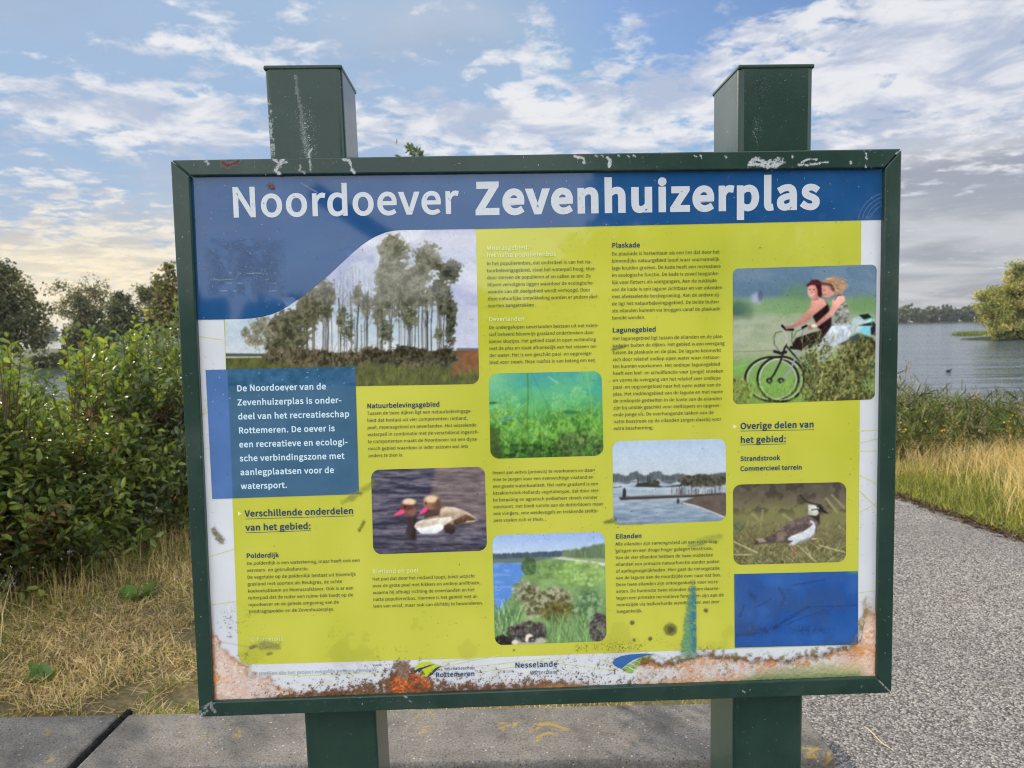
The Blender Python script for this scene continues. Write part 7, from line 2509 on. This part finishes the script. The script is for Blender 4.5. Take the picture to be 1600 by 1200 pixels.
def bank_growth():
    """waist-high mixed reeds and weeds between the verge and the lake"""
    rng = np.random.default_rng(63)
    V, Fq, C, base = [], [], [], 0

    def add(v, f, c):
        nonlocal base
        V.append(v)
        Fq.append(f + base)
        C.append(c)
        base += len(v)
    k = 6600
    y = 7.7 + rng.random(k) ** 1.3 * 3.6
    x = rng.uniform(2.9, 9.5, k)
    y = y + .12 * (x - 4)
    far = rng.random(k) < .25                      # the fringe runs on along the shore
    y = np.where(far, rng.uniform(11, 50, k), y)
    x = np.where(far, SLOPE * (y - 9) + rng.uniform(6.0, 9.0, k), x)
    hgt = (.06 + .74 * fbm(x * 1.3, y * .9, 4, 3)) * rng.uniform(.55, 1.3, k)
    hgt *= np.where(x < 4.75, 1.05, 0.78)
    hgt *= np.where(fbm(x * .9, y * .9, 14, 2) > .56, 1.28, 0.92)
    P = np.stack([x, y, ground_h(x, y)], 1)
    ln = rng.normal(0, .16, k)
    az = rng.uniform(0, 6.28, k)
    v, f = blade_mesh(P, hgt, np.full(k, .007), ln, az, rng)
    add(v, f, col_per(k, 6, [(.10, .13, .04), (.16, .15, .07), (.22, .18, .09)], rng, .3))
    d = np.stack([np.cos(az), np.sin(az), np.zeros(k)], 1)
    # long drooping leaves on each stem
    for j in range(5):
        t = rng.uniform(.15, .9, k)
        q = P + np.array([0, 0, 1.]) * (hgt * t)[:, None] + d * (ln * t * t)[:, None]
        a = rng.uniform(0, 6.28, k)
        D = np.stack([np.cos(a), np.sin(a), rng.uniform(.1, 2.2, k)], 1)
        L = rng.uniform(.08, .24, k)
        v, f = leaf_mesh(q, D, np.array([0, 0, 1.]) + rng.normal(0, .6, (k, 3)), L, rng.uniform(.006, .015, k), .1, rng.uniform(.0, .14, (k, 1)))
        add(v, f, col_per(k, 6, [(.15, .22, .065), (.10, .16, .05), (.20, .25, .085), (.22, .22, .10), (.07, .105, .04), (.055, .085, .035)], rng, .3))
    # brownish plumes
    s = rng.choice(k, 700, replace=False)
    top = P[s] + np.array([0, 0, 1.]) * hgt[s][:, None] + d[s] * ln[s][:, None]
    for j in range(16):
        q = top + rng.normal(0, 1, (len(s), 3)) * np.array([.025, .025, .06]) + np.array([0, 0, -.03])
        v, f = leaf_mesh(q, rnd_unit(len(s), rng) + np.array([0, 0, .5]), rnd_unit(len(s), rng), rng.uniform(.02, .05, len(s)), np.full(len(s), .011), .1)
        add(v, f, col_per(len(s), 6, [(.34, .27, .21), (.25, .20, .16), (.42, .34, .26)], rng, .25))
    # a few small yellow flowers
    m = 60
    y = rng.uniform(7.0, 8.6, m)
    x = rng.uniform(3.6, 8, m)
    for j in range(5):
        q = np.stack([x, y, ground_h(x, y) + rng.uniform(.25, .5, m)], 1) * 1.0 + rng.normal(0, .012, (m, 3))
        v, f = leaf_mesh(q, rnd_unit(m, rng), rnd_unit(m, rng), np.full(m, .022), np.full(m, .02), .1)
        add(v, f, col_per(m, 6, [(.62, .48, .03)], rng, .1))
    stuff('bank_reeds', 'tangled reeds and brown seeded weeds between verge and lake', 'reeds', np.concatenate(V), np.concatenate(Fq), np.concatenate(C))


bank_growth()


# single broad-leaved weeds in the left grass
def weed(px, py, n, L, label, seed):
    rng = np.random.default_rng(seed)
    p = at_z(px, py, 0)
    z = float(ground_h(p[0], p[1]))
    root = empty('weed', (float(p[0]), float(p[1]), z), label, 'weed', 'broad leaved weeds in the left grass')
    a = np.arange(n) * 2.4
    D = np.stack([np.cos(a), np.sin(a), rng.uniform(.5, 1.3, n)], 1)
    P = np.tile(np.array([[p[0], p[1], z]]), (n, 1)) + rng.normal(0, .008, (n, 3)) * np.array([1, 1, 0])
    l = L * rng.uniform(.6, 1.2, n)
    V, Fq = leaf_mesh(P, D, np.array([0, 0, 1.0]) - D * .3, l, l * .5, .12, .08)
    mesh_np('leaves', V, Fq, M_LEAF, root, col_per(n, 6, [(.10, .20, .045), (.13, .24, .05), (.08, .15, .04)], rng, .2))
    bm = bmesh.new()
    tube(bm, [np.array([p[0], p[1], z - .03]), np.array([p[0], p[1], z + L * .5])], [.006, .003], 5)
    mesh_bm('stem', bm, M_TWIG, root)


weed(216, 938, 11, .13, 'fresh green broad leaved weed nearer the shrubs in the dry grass', 3)
weed(348, 920, 12, .12, 'green weed in the dry grass half hidden by the board frame', 4)
weed(70, 1065, 10, .10, 'bright leafy weed low in the grass near the black joint', 5)


# small sapling whose tip shows above the frame
tp = at_y(643, 228, 3.6)
tree('sapling', 'feathery green sapling tip rising just above the top frame bar', float(tp[0]) + .12, float(tp[1]), 0.0, float(tp[2]),
     [(-.12, float(tp[2]) - .07, .045, .07), (-.05, float(tp[2]) - .45, .12, .22), (.05, float(tp[2]) - .9, .25, .3), (0, float(tp[2]) - 1.4, .35, .35)], 2600, .035, GL[:3], trunk=.018, seed=71, clump=.09, mat=M_LEAF, split=20)


def sapling_shoot():
    rng = np.random.default_rng(72)
    root = bpy.data.objects['sapling']
    pts = np.array([at_y(657, 252, 3.6), at_y(652, 241, 3.6), at_y(645, 234, 3.6), at_y(637, 228, 3.6)])
    f = np.linspace(0, 1, 16)
    P = np.stack([np.interp(f, np.linspace(0, 1, 4), pts[:, i]) for i in range(3)], 1)
    T = np.gradient(P, axis=0)
    T /= np.linalg.norm(T, axis=1)[:, None]
    S = np.cross(T, np.array([0, -1.0, 0.2]))
    P2 = np.repeat(P, 4, 0)
    sg = np.tile([1, -1, .6, -.6], 16)[:, None]
    D = np.repeat(S, 4, 0) * sg + np.repeat(T, 4, 0) * .7 + rng.normal(0, .25, (64, 3))
    L = np.repeat(.040 * (1.05 - .5 * f), 4) * rng.uniform(.7, 1.2, 64)
    V, Fq = leaf_mesh(P2, D, np.array([0, -1., .4]) + rng.normal(0, .3, (64, 3)), L, L * .34, .1)
    mesh_np('shoot', V, Fq, M_LEAF, root, col_per(64, 6, GL[:3], rng))


sapling_shoot()


# straw on the path
def straw():
    a, b = at_z(1350, 1136, .014), at_z(1397, 1176, .014)
    bm = bmesh.new()
    pts = [a + (b - a) * k / 6 + np.array([0, 0, .002 + .004 * math.sin(k * 1.3)]) for k in range(7)]
    tube(bm, pts, [.0013, .0017, .0019, .0019, .0017, .0014, .0009], 6)
    c = pts[4]
    tube(bm, [c, c + np.array([-.02, .012, .004])], [.0016, .0008], 5)
    tag(mesh_bm('straw', bm, mat_simple('straw_yellow', (.62, .52, .27), .6, .3, .15, 90)), 'single pale straw lying on the chippings', 'straw')


straw()


def coot():
    p = at_z(1482, 581, WATER_Z)
    s = 0.9
    bm = bmesh.new()
    prof = [(-.17, .055, .012), (-.12, .06, .045), (-.04, .06, .07), (.05, .06, .07), (.10, .075, .05), (.13, .11, .032), (.145, .145, .028), (.165, .165, .032), (.19, .16, .024), (.215, .15, .008)]
    tube(bm, [np.array([p[0] + a * s, p[1], WATER_Z + z * s]) for a, z, r in prof], [r * s for a, z, r in prof], 10)
    tag(mesh_bm('water_bird', bm, mat_simple('dark_plumage', (.02, .02, .022), .6, .3, .2, 30), None, True), 'tiny dark bird floating on the lake', 'bird')


coot()


# ------------------------------------------------------------------ behind the reader: seen mirrored in the board
def mirrored(px, py, y):
    """the point at depth y behind the reader that the board mirrors at this pixel"""
    P = B((px, py), PANEL)
    d = P - CAM
    r = d - 2 * (d @ B_N) * B_N
    return P + r * ((y - P[1]) / r[1])


def tree_behind():
    Y0 = -11.0
    rng = np.random.default_rng(81)
    foot = mirrored(900, 560, Y0)
    fx = float(foot[0])
    lob = []
    for px, py, r in ((905, 400, 38), (960, 330, 60), (1050, 300, 80), (1150, 280, 90), (1250, 300, 90), (1350, 300, 90), (1000, 250, 70), (1100, 200, 90), (1220, 180, 110), (1340, 190, 110), (960, 430, 60), (1080, 420, 90), (1200, 430, 90), (1330, 430, 90), (870, 460, 30)):
        p = mirrored(px, py, Y0)
        rr = r / F_PX * 13.5
        lob.append((float(p[0]) - fx - 2.0, float(p[2]), rr, rr))
    t = tree('broadleaf_tree', 'wide leafy tree on the near bank, seen only mirrored in the glossy panel', fx + 2.0, Y0, 0.0, 6.0, lob, 16000, .16, DK + OL[:1], trunk=.22, seed=82, clump=.55, split=20)
    # added bare bough: its mirror image draws the dark streak across the title band
    a, b = mirrored(800, 500, Y0 + .6), mirrored(489, 298, Y0 + .6)
    foot = np.array([fx + 2.0, Y0 + .1, 1.0])
    bm = bmesh.new()
    tube(bm, [foot, (foot + a) / 2 + np.array([0, .3, -.1]), a, (a + b) / 2, b], [.2, .19, .17, .165, .15], 9)
    mesh_bm('added_limb', bm, M_BARK, t)


def haze():
    bm = bmesh.new()
    x, y0, y1, z0, z1 = 3000.0, -3000.0, 3000.0, -5.2, 16.0
    hexa(bm, [(-x, y0, z0), (x, y0, z0), (x, y1, z0), (-x, y1, z0), (-x, y0, z1), (x, y0, z1), (x, y1, z1), (-x, y1, z1)])
    m = bpy.data.materials.new('thin_haze')
    m.use_nodes = True
    t = m.node_tree
    t.nodes.remove(t.nodes['Principled BSDF'])
    v = nd(t, 'ShaderNodeVolumePrincipled')
    v.inputs['Color'].default_value = (0.80, 0.88, 1.0, 1)
    v.inputs['Density'].default_value = 0.00014
    v.inputs['Anisotropy'].default_value = 0.2
    t.links.new(v.outputs[0], t.nodes['Material Output'].inputs['Volume'])
    tag(mesh_bm('haze', bm, m), 'thin haze in the air over the lake', 'haze', kind='stuff')


haze()
tree_behind()
treeline('unseen wood added behind the reader to dim the low sky mirrored in the panel', 150, 232, 70, 3.0, 5.5, 55, FAR, 90)  # added out of view, darkens the lower reflections in the panel
print('objects', len(bpy.data.objects))
